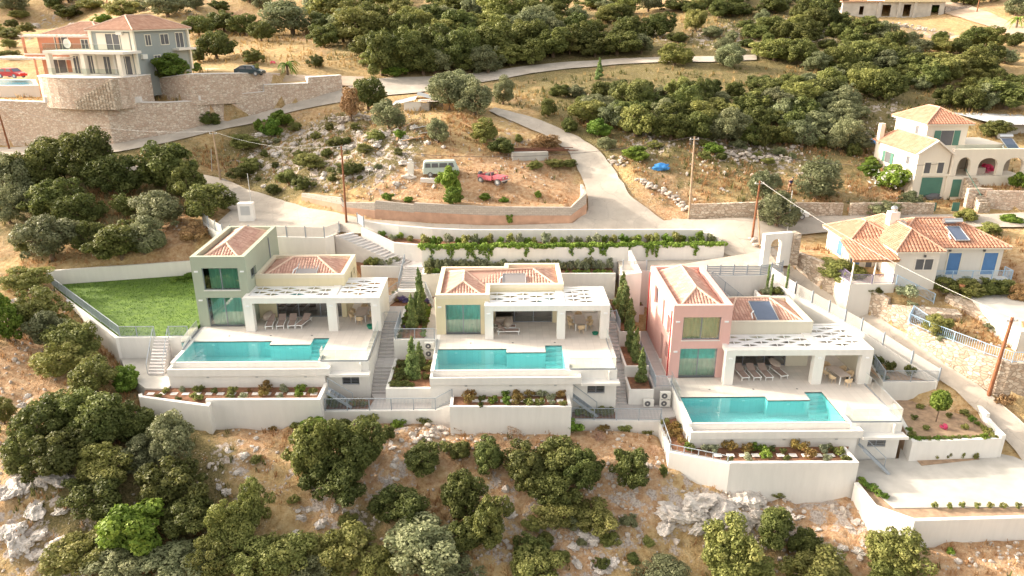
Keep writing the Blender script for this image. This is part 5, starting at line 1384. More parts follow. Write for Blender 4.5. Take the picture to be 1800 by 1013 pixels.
slab('planting_bed', [c0 + Vector((.12, .05, 0)), c1 + Vector((.12, .12, 0)), c2 + Vector((-.05, .12, 0)), RW[5] - Vector((.1, .1, 1.05)), RW[3] - Vector((.1, .1, 2.5))], -5.8, M['soil_dry'])
ribbon('retaining_wall', 'white wall of the upper bed right of the pink villa', [c0 + Vector((0, 0, .1)), c1 + Vector((0, 0, .1)), c2 + Vector((0, 0, .1))], .2, -5.8, W, group='white retaining walls', side=1)
bar_rail('railing', 'grey railing round the upper bed right of the pink villa', [c0 + Vector((.1, .1, .1)), c1 + Vector((.1, .1, .1)), c2 + Vector((0, .1, .1))], 1.0, group='grey bar railings')
slab('path', [(26.62, 60.9, Z3 - .01), (26.62, 57.4, Z3 - .02), (30.2, 57.4, Z3 - .02), (31.5, 58.5, Z3 - .02), (29.6, 62.5, Z3 - .01)], -5.8, M['pave'])
BD = [P(1566, 712, -3.95), P(1590, 758, -3.95), P(1608, 779, -3.95), P(1757, 773, -3.95), P(1728, 742, -3.95), P(1700, 715, -3.95), P(1652, 690, -3.95), P(1575, 695, -3.95)]
slab('planting_bed', BD, -7, M['soil_dry'])
ribbon('retaining_wall', 'white wall round the rose bed with young tree, right of the pink villa', [BD[0] + Vector((0, 0, .15)), BD[2] + Vector((-.25, -.1, .15)), BD[3] + Vector((.1, -.1, .15)), BD[3] + Vector((.5, 1.2, .2))], .28, -7, W, group='white retaining walls', side=1)
for i, (a, b_, z_) in enumerate(((BD[6], BD[5], -2.75), (BD[5], BD[4], -3.2), (BD[4], BD[3], -3.55))):
    ribbon('retaining_wall', ['uppermost', 'middle', 'lowest'][i] + ' white stepped wall between rose bed and road', [Vector((a.x + .1, a.y, z_)), Vector((b_.x + .1, b_.y, z_))], .3, -7, W, group='white retaining walls', side=1)
# lower parking
LP_ = [P(1486, 800, -5.5), P(1594, 800, -5.5), P(1600, 760, -5.5), P(1755, 800, -5.5), P(1870, 830, -5.45), P(1900, 892, -5.45), P(1578, 893, -5.5), P(1498, 842, -5.5)]
slab('lower_parking', [P(1470, 812, -5.5), P(1580, 806, -5.5), P(1588, 760, -5.5), P(1615, 768, -5.5), P(1700, 790, -5.5), P(1765, 795, -5.48), P(1880, 845, -5.45), P(1900, 889, -5.45), P(1572, 893, -5.5), P(1524, 853, -5.5), P(1512, 842, -5.5)], -8, M['concrete'])
LW = [P(1502, 848, -5.3), P(1535, 890, -5.3), P(1608, 916, -5.3), P(1860, 909, -5.3)]
slab('planting_bed', [P(1512, 842, -5.56), P(1524, 853, -5.56), P(1572, 893, -5.56), P(1900, 889, -5.56), P(1900, 908, -5.56), P(1608, 914, -5.56), P(1537, 888, -5.56), P(1504, 846, -5.56)], -8, M['soil_dry'])
ribbon('retaining_wall', 'long low white wall round the lower concrete parking', LW, .3, -9, W, group='white retaining walls', side=1)
mb = MB(); q = [P(1610, 808, -5.49), P(1715, 800, -5.49), P(1722, 808, -5.49), P(1620, 819, -5.49)]; mb.prism([tuple(p) for p in q], -5.52, -5.46); mb.top('planting_bed', M['soil_dry'], kind='structure')
# planting bed of the pink villa
B3 = [P(1158, 742, -4.0), P(1176, 795, -4.0), P(1283, 816, -3.85), P(1510, 815, -3.85), P(1486, 787, -3.85)]
slab('planting_bed', [B3[0] + Vector((.2, 0, -.1)), B3[1] + Vector((.2, .1, -.1)), B3[2] + Vector((0, .2, -.2)), B3[3] + Vector((-.2, .2, -.2)), B3[4] + Vector((-.1, 0, -.2)), (26.6, 47.9, -4.05), (14.0, 47.9, -4.05), (13.97, 52.0, -4.05)], -8, M['soil'])
ribbon('retaining_wall', 'sunlit angled white wall at the left of the pink villa planting bed', [B3[0], B3[1], B3[2]], .28, -8.5, W, group='white retaining walls', side=1)
ribbon('retaining_wall', 'long straight white wall holding the pink villa planting bed', [B3[2] + Vector((.01, 0, .08)), B3[3] + Vector((0, 0, .08)), B3[4] + Vector((0, 0, .08))], .28, -8.5, W, group='white retaining walls', side=1)
bar_rail('railing', 'low grey railing on the angled wall left of the pink villa bed', [B3[1] + Vector((.1, .2, 0)), B3[2] + Vector((-.1, .2, 0))], .55, group='grey bar railings', sp=.5, post=1.2)
bar_rail('railing', 'grey railing down the left wall of the pink villa bed', [B3[0] + Vector((.15, .1, 0)), B3[1] + Vector((.15, .3, 0))], .7, group='grey bar railings', sp=.5, post=1.5)
grate_stairs('grey open metal stairs down to the lower concrete parking', (26.9, 46.9, -3.95), (28.6, 45.9, -5.45), .8)
# --- yellow villa front bed, walkway, alley to the pink villa
slab('planting_bed', [(-3.85, 50.25, -1.95), (5.1, 50.15, -1.95), (5.1, 51.9, -1.95), (-3.85, 51.9, -1.95)], -6, M['soil'])
ribbon('retaining_wall', 'white wall holding the planting bed of the yellow villa', [(-4.05, 51.7, -1.8), (-4.05, 49.95, -1.8), (5.3, 49.8, -1.8), (5.3, 51.9, -1.8)], .24, -6.5, W, group='white retaining walls', side=1)
slab('planting_bed', [(5.55, 51.35, -3.75), (9.0, 51.3, -3.8), (9.15, 52.6, -3.8), (5.55, 52.6, -3.75)], -6, M['soil'])
slab('walkway', [(9.0, 51.3, -3.78), (12.55, 51.3, -3.88), (13.95, 51.8, -3.88), (13.95, 53.6, -3.88), (10.4, 53.6, -3.8), (10.4, 54.6, -3.8), (9.15, 54.6, -3.8), (9.15, 52.6, -3.78)], -6, M['pave'])
ribbon('retaining_wall', 'low white wall under the walkway between the yellow and pink villas', [(5.31, 51.0, -3.73), (12.7, 50.95, -3.85)], .34, -6.5, W, group='white retaining walls', side=1)
bar_rail('railing', 'long grey railing on the walkway between the yellow and pink villas', [(5.5, 51.15, -3.73), (12.6, 51.1, -3.85)], 1.05, group='grey bar railings')
grate_stairs('grey open metal stairs below the yellow villa basement window', (5.6, 51.6, -2.1), (7.6, 51.5, -3.7), .75)
for k, (y0, y1, z0, z1, n) in enumerate(((62.1, 57.6, 0.0, -1.9, 11), (56.8, 53.6, -1.9, -3.75, 11))):
    stairs('garden_stairs', f'{["upper", "lower"][k]} flight of grey steps in the alley right of the yellow villa', (9.17, y0, z0), (10.45, y0, z0), (9.17, y1, z1), (10.3, y1, z1), n, -6, M['pave'], 'garden stairs')
slab('landing', [(9.17, 57.6, -1.95), (10.45, 57.6, -1.95), (10.4, 56.8, -1.95), (9.17, 56.8, -1.95)], -5, M['pave'])
slab('path', [(9.2, 62.1, -.03), (10.45, 62.1, -.03), (10.6, 68.5, -.03), (9.2, 68.5, -.03)], -4, M['pave'])
for k, (xa_, xb_, ya_, yb_, zt_) in enumerate(((10.45, 12.44, 60.3, 68.4, -.25), (10.4, 12.44, 56.1, 60.28, -1.55), (10.4, 12.44, 53.6, 56.08, -2.45))):
    zt2 = zt_
    slab('planting_bed', [(xa_ + .2, ya_ + .2, zt2 - .12), (xb_ - .15, ya_ + .2, zt2 - .12), (xb_ - .15, yb_, zt2 - .12), (xa_ + .2, yb_, zt2 - .12)], -6, M['soil'])
    ribbon('retaining_wall', ['rear', 'middle', 'front'][k] + ' white planter wall between the yellow villa and the pink villa path', [(xa_, yb_, zt2), (xa_, ya_, zt2), (xb_, ya_, zt2)], .18, -6, W, group='white retaining walls', side=1)
gate('grey bar gate at the head of the yellow villa alley steps', (9.3, 62.15, 0), (10.4, 62.15, 0))
bar_rail('railing', 'grey railing beside the gate of the yellow villa alley', [(10.55, 63.0, -.2), (10.55, 60.45, -.2)], 1.0, group='grey bar railings')
bar_rail('railing', 'grey railing along the path left of the pink tower', [(12.6, 61.5, Z3), (12.6, 54.0, Z3), (13.95, 54.0, Z3)], 1.0, group='grey bar railings')
for i, (x_, z_, lab) in enumerate(((12.0, -3.86, 'left'), (13.35, -3.86, 'lower right'), (13.35, -3.16, 'upper right'))):
    place('ac', make_ac, (x_, 53.35, z_), 0, f'{lab} air conditioner of the three below the pink villa path', 'air conditioners on the garden walls')
# low wall lamps on garden walls
def walllight(px, py, Y):
    p = PY(px, py, Y); mb = MB(); mb.box(p.x - .13, p.x + .13, Y - .03, Y + .01, p.z - .05, p.z + .05); return mb, p
for px, py, Y, lab in ((1138, 448, 70.98, 'left'), (1220, 449, 70.88, 'right')):
    mb, p = walllight(px, py, Y); mb.top('recessed_light', M['galv'], f'{lab} small grey light in the white wall behind the pink villa parking', 'wall light', 'recessed wall lights')
# ------------------------------------------------------------------ stone walls on the ground
def ground_wall(nm, label, mt, th=0.45, sink=1.5, cap=None, side=1, group='field stone walls', name='stone_wall', zscale=None):
    L_ = SWALL[nm]; n = len(L_)
    t = thing(name, label, 'wall', (L_[n // 2][0], L_[n // 2][1], L_[n // 2][2]), group=group)
    pts = [Vector((a, b, d)) for a, b, c, d in L_]; zb = [c - sink for a, b, c, d in L_]
    def strip(mb, z0f, z1f, th0=0.0):
        inn = []
        for i in range(n):
            k0 = max(0, i - 1); k1 = min(n - 1, i + 1)
            d = (pts[k1] - pts[k0]).to_2d().normalized(); nn = Vector((-d.y, d.x)); inn.append(pts[i].to_2d() + nn * th * side)
        vs_ = []
        for i in range(n):
            a = z0f(i); b_ = z1f(i); o = pts[i].to_2d() - (inn[i] - pts[i].to_2d()).normalized() * th0
            vs_ += [(o.x, o.y, a), (o.x, o.y, b_), (inn[i].x, inn[i].y, b_), (inn[i].x, inn[i].y, a)]
        fs_ = []
        for i in range(n - 1):
            a = i * 4; b_ = a + 4; fs_ += [(a, b_, b_ + 1, a + 1), (a + 1, b_ + 1, b_ + 2, a + 2), (a + 2, b_ + 2, b_ + 3, a + 3)]
        fs_ += [(0, 1, 2, 3), ((n - 1) * 4 + 3, (n - 1) * 4 + 2, (n - 1) * 4 + 1, (n - 1) * 4)]
        mb.raw(vs_, fs_)
    if isinstance(mt, tuple):
        mid = lambda i: L_[i][2] + (L_[i][3] - L_[i][2]) * .5
        a = MB(); strip(a, lambda i: zb[i], mid, .05); a.build('rendered_base', mt[0], t)
        b_ = MB(); strip(b_, lambda i: mid(i) + .002, lambda i: pts[i].z); b_.build('block_courses', mt[1], t)
    else:
        a = MB(); strip(a, lambda i: zb[i], lambda i: pts[i].z); a.build('stonework', mt, t)
    if cap:
        c = MB(); strip(c, lambda i: pts[i].z + .003, lambda i: pts[i].z + .09, .04); c.build('coping', cap, t)
    return t
w = ground_wall('big', 'very long pink stone retaining wall below the grey house on the left', M['stone_pink'], .95, cap=M['capwhite'])
for px in (44, 128, 211, 303):
    p = PY(px, 176, 96.2); q = [a for a in SWALL['big']]
    xs = [a[0] for a in q]; yy = float(np.interp(p.x, xs, [a[1] for a in q])); zz = float(np.interp(p.x, xs, [a[3] for a in q]))
    mb = MB(); mb.box(p.x - .35, p.x + .35, yy - .1, yy + .6, zz + .1, zz + .75); mb.build('white_pier', M['capwhite'], w)
ground_wall('drive', 'stepped upper stone wall supporting the driveway right of the grey house', M['stone_pink'], .9, cap=M['capwhite'])
ground_wall('block', 'grey block wall on stained render curving round the van field', (M['render_red'], M['block']), .3)
ground_wall('lane_right', 'low stone wall along the lane in front of the dry field', M['stone_pale'], .4)
ground_wall('lane_right2', 'low stone wall along the lane in front of the arcaded house garden', M['stone_pale'], .4)
ground_wall('houseb', 'tall stone wall right of the small arched gateway', M['stone_pink'], .5)
ground_wall('roadside', 'sunlit pale stone wall above the descending road, under the blue shuttered house', M['stone_pale'], .55)
w2 = ground_wall('roadside2', 'high pale stone wall below the terraced yard at the right edge', M['stone_pale'], .55)
q = SWALL['roadside2']
bar_rail('railing', 'pale blue railing along the top of the high stone wall at the right', [(a + .2, b + .2, d + .02) for a, b, c, d in q], .9, group='blue railings', mt=M['bluerail'], post=2.5, sp=.16)
def drystone(name, label, pts, w=.6, h=.7, seed=1, cat='wall', mt=None, group='dry stone walls'):
    rg = random.Random(seed); mb = MB()
    pts = [hit(*p) for p in pts]
    for a, b in zip(pts, pts[1:]):
        L_ = (b - a).length; n = int(L_ / .28)
        for i in range(n):
            for k in range(3):
                p = a.lerp(b, (i + rg.random()) / n); x = p.x + rg.uniform(-w / 2, w / 2); y = p.y + rg.uniform(-w / 2, w / 2); r = rg.uniform(.13, .26)
                mb.blob((x, y, Tf(x, y) + rg.uniform(0, h) * (1 - abs(x - p.x) / w)), r * 1.3, r * 1.1, r * .8, seed=rg.random() * 50, amp=.25, sub=1)
    return mb.top(name, mt or M['stone_loose'], label, cat, group)
M['stone_loose'] = mat('loose field stone', (0.50, 0.44, 0.39), 0.9, 0.22, 2.5, bmp=.4, bscale=8)
M['rock'] = mat('weathered limestone', (0.55, 0.50, 0.46), 0.95, 0.32, 1.6, bmp=1.0, bscale=5)
drystone('dry_stone_wall', 'collapsing dry stone wall descending to the lane beside the brown field', [(1118, 322), (1150, 335), (1185, 352), (1208, 372)], seed=3)
drystone('dry_stone_wall', 'low dry stone wall under the thicket behind the brown field', [(1275, 268), (1320, 276), (1385, 280)], .8, .6, 5)
drystone('dry_stone_wall', 'dry stone wall beside the brown leaved tree near the ruined hut', [(580, 212), (620, 214), (655, 210)], .7, 1.1, 7)
drystone('stone_pile', 'pile of grey stones beside the green bush right of the branch road', [(1078, 278), (1095, 288)], 1.6, .6, 9, 'stone pile')
drystone('stone_pile', 'long heap of rubble on the bank below the unfinished building', [(1545, 44), (1600, 50), (1640, 56)], 2.5, .9, 11, 'stone pile')
drystone('stone_pile', 'pale rubble heap below the railed walkway of the green villa', [(735, 758), (760, 768), (775, 775)], 2.0, .4, 12, 'stone pile')
# ------------------------------------------------------------------ generic rotated house helpers (local frame)
def lwin(parent, face, a0, a1, z0, z1, pos, m=None, shutters=None, frame=None, name='window'):
    """window or door on a face of a house in local coordinates: face 'x' looks to -y (front), 'l' looks to -x, 'r' looks to +x"""
    f = MB(); d = .06
    def bx(mb, u0, u1, c0, c1, o0, o1):
        if face == 'x': mb.box(u0, u1, pos - o1, pos - o0, c0, c1)
        elif face == 'l': mb.box(pos - o1, pos - o0, u0, u1, c0, c1)
        else: mb.box(pos + o0, pos + o1, u0, u1, c0, c1)
    w = .1
    bx(f, a0 - w, a1 + w, z1, z1 + w, .0, .07); bx(f, a0 - w, a0, z0, z1, .0, .07); bx(f, a1, a1 + w, z0, z1, .0, .07)
    if z0 > .6: bx(f, a0 - w, a1 + w, z0 - w, z0, .0, .07)
    o = f.build(name, frame or M['trim'], parent)
    g = MB(); bx(g, a0, a1, z0, z1, .004, .03); g.build('pane', m or M['acdark'], o)
    if a1 - a0 > .8 and not shutters and m is None:
        k = MB(); bx(k, (a0 + a1) / 2 - .04, (a0 + a1) / 2 + .04, z0, z1, .031, .05); k.build('mullion', frame or M['trim'], o)
    if shutters:
        sw = (a1 - a0) / 2
        for u0, u1 in ((a0 - sw - .02, a0 - .02), (a1 + .02, a1 + sw + .02)):
            s = MB(); bx(s, u0, u1, z0, z1, .03, .08); s.build('shutter', shutters, o)
    return o
def lroof(parent, x0, x1, y0, y1, ze, rise, tm, ov=.4, name='tiled_roof', hip=True, along=None, pitch=.32):
    a, b, c, d = x0 - ov, x1 + ov, y0 - ov, y1 + ov
    w, l = b - a, d - c
    al = along or ('x' if w > l else 'y')
    if al == 'x': h = l / 2 if hip else 0; A, B = (a + h * .95, (c + d) / 2, ze + rise), (b - h * .95, (c + d) / 2, ze + rise)
    else: h = w / 2 if hip else 0; A, B = ((a + b) / 2, c + h * .95, ze + rise), ((a + b) / 2, d - h * .95, ze + rise)
    o = hip_roof(parent, [(a, c, ze), (b, c, ze), (b, d, ze), (a, d, ze)], A, B, tm, name, pitch, .09)
    e = MB(); e.box(a + .03, b - .03, c + .03, d - .03, ze - .16, ze - .03); e.build('eaves', M['trim'], o)
    return o
def lbox(parent, name, mt, *q, label=None):
    m = MB(); m.box(*q); return m.build(name, mt, parent, label=label)
# ------------------------------------------------------------------ grey house, upper left
C_ = P(245, 131, 18.55)
g = thing('house', 'grey two storey house with brown hipped roof above the long stone wall', 'house', tuple(C_), rz=math.radians(-15), local=True)
m = MB(); m.box(-6.5, 0, 0, 11, -3, 5.6); m.box(-10.6, -6.5, 0, 7, -3, 2.75); m.build('walls', M['hgrey'], g)
lbox(g, 'front_wall', M['hcream'], -10.6, -.6, -.06, -.003, 0, 2.7)
m = MB()
for x, y in ((-.12, -.1), (-.12, 11), (-6.62, -.1)): m.box(x - .18, x + .3, y - .06, y + .3, 0, 5.5)
for k, (x, y) in enumerate(((-.12, -.1), (.0, 10.9), (-6.7, -.1))): lbox(g, 'corner_trim', M['trim'], x - .16, x + .28, y - .08, y + .25, 0, 5.42)
lroof(g, -6.5, 0, 0, 11, 5.6, 1.75, M['tile_brown'], .55)
lbox(g, 'balcony_slab', M['hwhite'], -11.6, .9, -3.4, 0, 2.72, 3.05); lbox(g, 'roof_terrace', M['hwhite'], -10.9, -6.55, 0, 7, 2.76, 3.04)
for x in (-11.2, -5.7, -.1): lbox(g, 'stone_pillar', M['hcream'], x - .3, x + .3, -3.2, -2.6, 0, 2.72)
for x in (-8.6, -3.2): lbox(g, 'thin_pillar', M['hwhite'], x - .14, x + .14, -.45, -.2, 0, 2.72)
for a0, a1, z0, z1 in ((-10.1, -9.2, 0, 2.2), (-8.1, -6.4, 0, 2.3), (-5.2, -4.2, 0, 2.2), (-2.6, -.9, 0, 2.3), (-4.3, -2.2, 3.1, 5.1)): lwin(g, 'x', a0, a1, z0, z1, -.065 if z0 < 1 else 0, name='door')
for k, (a0, a1) in enumerate(((-5.7, -4.4), (-1.9, -.6))): lbox(g, 'pale_wall_panel', M['hcream'], a0, a1, -.08, -.003, 3.1, 5.2)
for a0, a1, z0, z1 in ((2.2, 3.2, 3.6, 4.9), (5.2, 6.8, 3.6, 4.9), (8.4, 10, 3.05, 5.0), (3.4, 4.6, 0, 2.2)): lwin(g, 'r', a0, a1, z0, z1, 0)
lbox(g, 'side_balcony', M['hwhite'], 0, 1.1, 7.4, 11.2, 2.7, 3.0)
gl = MB(); gl.face([(-11.5, -3.3, 3.05), (.8, -3.3, 3.05), (.8, -3.3, 3.95), (-11.5, -3.3, 3.95)]); gl.face([(-11.5, -3.3, 3.05), (-11.5, 6.8, 3.05), (-11.5, 6.8, 3.95), (-11.5, -3.3, 3.95)]); gl.build('glass_balustrade', M['clear'], g)
m = MB(); m.beam((-11.5, -3.3, 3.95), (.8, -3.3, 3.95), .04, .04); m.build('top_rail', M['steel'], g)
gl = MB(); gl.face([(-11.4, -3.5, 0), (-.1, -3.5, 0), (-.1, -3.5, .9), (-11.4, -3.5, .9)]); gl.build('glass_balustrade', M['clear'], g)
lbox(g, 'outdoor_ac_unit', M['ac'], .03, .4, .8, 1.7, 1.9, 2.5)
lbox(g, 'outdoor_ac_unit', M['ac'], -2.3, -1.4, -.4, -.02, 5.0, 5.4)
m = MB(); m.lathe((0, 0, 0), [(.05, 0), (.5, .12), (.62, .25), (.6, .25), (.05, .05)], 16)
m.v = [(x - 9.3, -z * 1.0 - 1.2, y + 3.9) for x, y, z in m.v]; m.build('satellite_dish', M['hwhite'], g)
# curved stone terrace and its stairs
t = thing('stone_terrace', 'curved stone terrace base with stairs under the grey house porch', 'terrace', tuple(C_), rz=math.radians(-15), local=True)
pl = [(-12.2, 1), (-12.4, -3.2)] + [(-6 + 6.5 * math.cos(a), -3.6 + 2.6 * math.sin(a)) for a in [math.pi + math.pi * k / 12 for k in range(13)]] + [(.9, -3.4), (.9, 1)]
m = MB(); m.prism(pl, -4, -.12); m.build('stonework', M['stone_pink'], t)
m = MB(); m.prism([(a * 1.01 + .05, b * 1.01) for a, b in pl], -.117, -.02); m.build('paving', M['capwhite'], t)
m = MB()
for k in range(13): m.box(-.2 - k * .42, .22 - k * .42, -5.6 - k * .06, -4.2 - k * .06 + .6, -4, -.2 - k * .22)
m.build('steps', M['stone_pale'], t)
# terracotta house
q0 = P(60, 134, 18.2)
h = thing('house', 'terracotta two storey house with slatted pergolas left of the grey house', 'house', tuple(q0 + Vector((0, 3.5, 0))), rz=math.radians(-8), local=True)
m = MB(); m.box(-.6, 8.4, 0, 8, -3, 5.1); m.build('walls', M['hterra'], h)
lroof(h, -.2, 8.4, .8, 8, 5.1, 1.7, M['tile_brown'], .5)
lbox(h, 'balcony_slab', M['hterra'], -1.8, 8.4, -1.6, 0, 2.3, 2.75); lbox(h, 'balcony_edge', M['hwhite'], -1.8, 8.4, -1.66, -1.603, 2.68, 2.84)
gl = MB(); gl.face([(-1.7, -1.55, 2.84), (8.3, -1.55, 2.84), (8.3, -1.55, 3.6), (-1.7, -1.55, 3.6)]); gl.build('glass_balustrade', M['clear'], h)
for x in (-1.7, 3.4, 8.2): lbox(h, 'terracotta_post', M['hterra'], x - .12, x + .12, -1.5, -1.26, 2.75, 5.2)
for nm_, z_, x0_, x1_, y0_ in (('upper_pergola', 5.15, -2, 8.4, -1.7), ('lower_pergola', 2.35, -5.5, 6.8, -3.8)):
    m = MB()
    for k in range(int((x1_ - x0_) / .75)): m.beam((x0_ + k * .75, y0_, z_), (x0_ + k * .75 + .2, .2, z_ + .1), .28, .06)
    m.beam((x0_, y0_ + .2, z_ - .12), (x1_, y0_ + .2, z_ - .12), .12, .15); m.build(nm_, M['hwhite'], h)
for x in (-5.3, 1.2): lbox(h, 'pergola_post', M['hterra'], x - .1, x + .1, -3.7, -3.5, -2, 2.3)
lwin(h, 'x', 2.0, 3.9, 2.9, 4.9, 0, name='door'); lwin(h, 'x', 5.9, 6.9, 3.4, 4.6, 0); lwin(h, 'x', .6, 3.0, .0, 2.0, 0, name='door')
t = thing('swimming_pool', 'small blue pool beside the red car at the left edge', 'swimming pool', tuple(P(30, 148, 16.6)))
pq = [P(-30, 152, 16.6), P(68, 151, 16.6), P(62, 140, 16.6), P(-30, 140, 16.6)]
m = MB(); m.prism([(p.x, p.y) for p in pq], 14.5, 16.65); m.build('surround', M['hwhite'], t)
cc = sum(pq, Vector()) / 4; m = MB(); m.face([cc.lerp(p, .82) + Vector((0, 0, .07)) for p in pq]); m.build('water', mat('pool surface', (0.10, 0.42, 0.62), 0.1, .05, spec=.6), t)
# ------------------------------------------------------------------ arcaded cream house, right (axis aligned)
bz_ = 6.7; O = P(1601, 346, bz_)
hb = thing('house', 'cream house with arched veranda, green shutters and orange roofs, upper right', 'house', tuple(O), rz=math.radians(1.5), local=True)
m = MB(); m.box(0, 3.7, 0, 9.5, -3, 5.0); m.build('wing_walls', M['hcream'], hb)
m = MB(); m.box(2.6, 7.4, 3.6, 10.5, 0, 7.7); m.build('tower_walls', M['hcream'], hb)
# gable front and roof of the wing
ge = 5.0; gr = 6.25
m = MB(); m.raw([(0, 0, ge), (3.7, 0, ge), (1.85, 0, gr), (0, .3, ge), (3.7, .3, ge), (1.85, .3, gr)], [(0, 1, 2), (5, 4, 3), (0, 2, 5, 3), (1, 4, 5, 2)]); m.build('gable', M['hcream'], hb)
facets_roof(hb, [((-.35, 9.8, ge - .15), (-.35, -.1, ge - .15), (1.85, -.1, gr + .1), (1.85, 8.2, gr + .1)), ((4.05, -.1, ge - .15), (4.05, 9.8, ge - .15), (1.85, 8.2, gr + .1), (1.85, -.1, gr + .1)), ((4.05, 9.8, ge - .15), (-.35, 9.8, ge - .15), (1.85, 8.2, gr + .1))],
            [((1.85, -.1, gr + .1), (1.85, 8.2, gr + .1)), ((-.35, 9.8, ge - .15), (1.85, 8.2, gr + .1))], M['tile_orange'], 'wing_roof', .32)
m = MB(); m.beam((-.35, -.2, ge - .2), (1.85, -.2, gr + .08), .25, .16); m.beam((4.05, -.2, ge - .2), (1.85, -.2, gr + .08), .25, .16); m.build('gable_trim', M['hwhite'], hb)
lroof(hb, 2.6, 7.4, 3.6, 10.5, 7.7, 1.5, M['tile_orange'], .45, 'tower_roof', pitch=.32)
lwin(hb, 'x', .9, 1.6, 2.7, 3.9, 0); lwin(hb, 'x', 2.4, 3.1, 2.7, 3.9, 0)
lwin(hb, 'l', 1.5, 2.2, 3.4, 4.3, 0); lwin(hb, 'l', 5.6, 6.8, 2.7, 4.0, 0, shutters=M['greenwood'])
lwin(hb, 'l', 5.2, 5.9, 6.2, 7.2, 2.6); lwin(hb, 'x', 4.3, 5.8, 5.2, 6.9, 3.6, shutters=M['greenwood'], name='door')
lbox(hb, 'garage_door', M['greenwood'], .9, 3.3, -.05, .02, 0, 2.2); lbox(hb, 'side_door', M['greenwood'], 4.4, 5.4, -.25, -.15, 0, 2.0)
lbox(hb, 'balcony', M['hcream'], .8, 4.2, -.12, -.003, 2.35, 2.6)
# arcade
m = MB(); ax0, ax1, ay = 3.9, 12.6, -.2
def arch_wall(mb, x0, x1, z0, z1, y, th, arches):
    def soffit(x):
        for c, hw, zs, rise in arches:
            if abs(x - c) < hw: return zs + rise * math.sqrt(max(0, 1 - ((x - c) / hw) ** 2))
        return None
    xs = sorted(set([x0, x1] + [c + s_ * hw * k / 6 for c, hw, _, _ in arches for k in range(7) for s_ in (-1, 1)]))
    for a, b in zip(xs, xs[1:]):
        sa = soffit((a + b) / 2)
        if sa is None: mb.box(a, b, y, y + th, z0, z1)
        else:
            za = soffit(a) or [q_[2] for q_ in arches if abs((a + b) / 2 - q_[0]) < q_[1]][0]; zb_ = soffit(b) or [q_[2] for q_ in arches if abs((a + b) / 2 - q_[0]) < q_[1]][0]
            mb.raw([(a, y, za), (b, y, zb_), (b, y + th, zb_), (a, y + th, za), (a, y, z1), (b, y, z1), (b, y + th, z1), (a, y + th, z1)], [(0, 3, 2, 1), (4, 5, 6, 7), (0, 1, 5, 4), (1, 2, 6, 5), (2, 3, 7, 6), (3, 0, 4, 7)])
arch_wall(m, ax0, ax1, 2.4, 5.4, ay, .45, [(5.3, .75, 3.6, .9), (8.1, 1.15, 3.6, .8), (11.1, 1.15, 3.6, .8)])
m.build('arcade', M['hcream'], hb)
m = MB(); m.box(3.72, ax1, ay, 4, -3, 2.35); m.build('veranda_base', M['hcream'], hb); lbox(hb, 'veranda_ceiling', M['hcream'], 3.72, ax1, ay + .451, 3.6, 4.5, 4.65)
lbox(hb, 'veranda_back_wall', M['room'], 7.42, ax1, 2.6, 2.8, 2.35, 4.5); lbox(hb, 'curtain', M['hwhite'], 6.75, 7.05, ay + .1, ay + .3, 2.4, 4.3); lbox(hb, 'curtain', M['hwhite'], 9.35, 9.7, ay + .1, ay + .3, 2.4, 4.3)
lbox(hb, 'garden_table', M['cushion'], 7.6, 8.7, .9, 1.8, 2.36, 3.05)
gl = MB(); gl.face([(3.9, ay, 5.4), (11, ay, 5.4), (11, ay, 5.9), (3.9, ay, 5.9)]); gl.build('glass_balustrade', M['clear'], hb)
m = MB()
for k in range(11): m.box(5.6 + .0, 6.9, ay - .4 - k * .32, ay - .08 - k * .32, -2, 2.2 - k * .2)
m.build('outside_stairs', M['stone_pale'], hb)
m = MB(); m.beam((5.55, ay, 3.2), (5.55, ay - 3.6, 1.0), .05, .05); m.build('stair_rail', M['greenwood'], hb)
m = MB(); m.box(-.2, .35, 8.6, 9.2, 4.6, 7.0); m.build('chimney', M['hcream'], hb)
m = MB(); m.box(7.5, 8.3, 6, 7, 5, 7.8); m.build('chimney', M['hcream'], hb)
collector(hb, 12.2, 13.6, 2.6, 4.6, 4.7, 5.8)
m = MB(); m.tube([(12.1, 4.8, 6.0), (13.7, 4.8, 6.0)], .28, 10); m.build('water_tank', M['steel'], hb)
lbox(hb, 'rear_block', M['hcream'], 7.45, 12.6, 4.1, 9, 2.4, 5.2)
# arched gateway of that house
gp = P(1716, 371, 5.7)
gt = thing('arched_gateway', 'small stone arched gateway with green gate below the cream arcaded house', 'gateway', tuple(gp), local=True)
m = MB(); arch_wall(m, -1.3, 1.3, -.5, 2.5, 0, .5, [(0, .55, 1.5, .5)]); m.build('stonework', M['stone_pink'], gt)
lbox(gt, 'gate_leaf', M['greenwood'], -.5, .5, .2, .25, 0, 1.0)
m = MB(); m.box(-.08, .0, 0, .08, 0, 1.3); m.box(3.2, 3.28, 0, .08, 0, 1.3); m.box(0, 3.2, .02, .06, .15, 1.2)
gp2 = P(1618, 375, 5.6); gq = thing('metal_gate', 'green double gate standing open at the paved garage forecourt', 'gate', tuple(gp2), local=True)
m = MB(); m.box(0, 1.6, 0, .05, .15, 1.2); m.build('gate_leaf', M['greenwood'], gq); m = MB(); m.box(-.08, 0, -.03, .08, 0, 1.3); m.build('post', M['greenwood'], gq); m = MB(); m.box(3.4, 4.2, 0, .05, .15, 1.2); m.build('gate_leaf', M['greenwood'], gq)
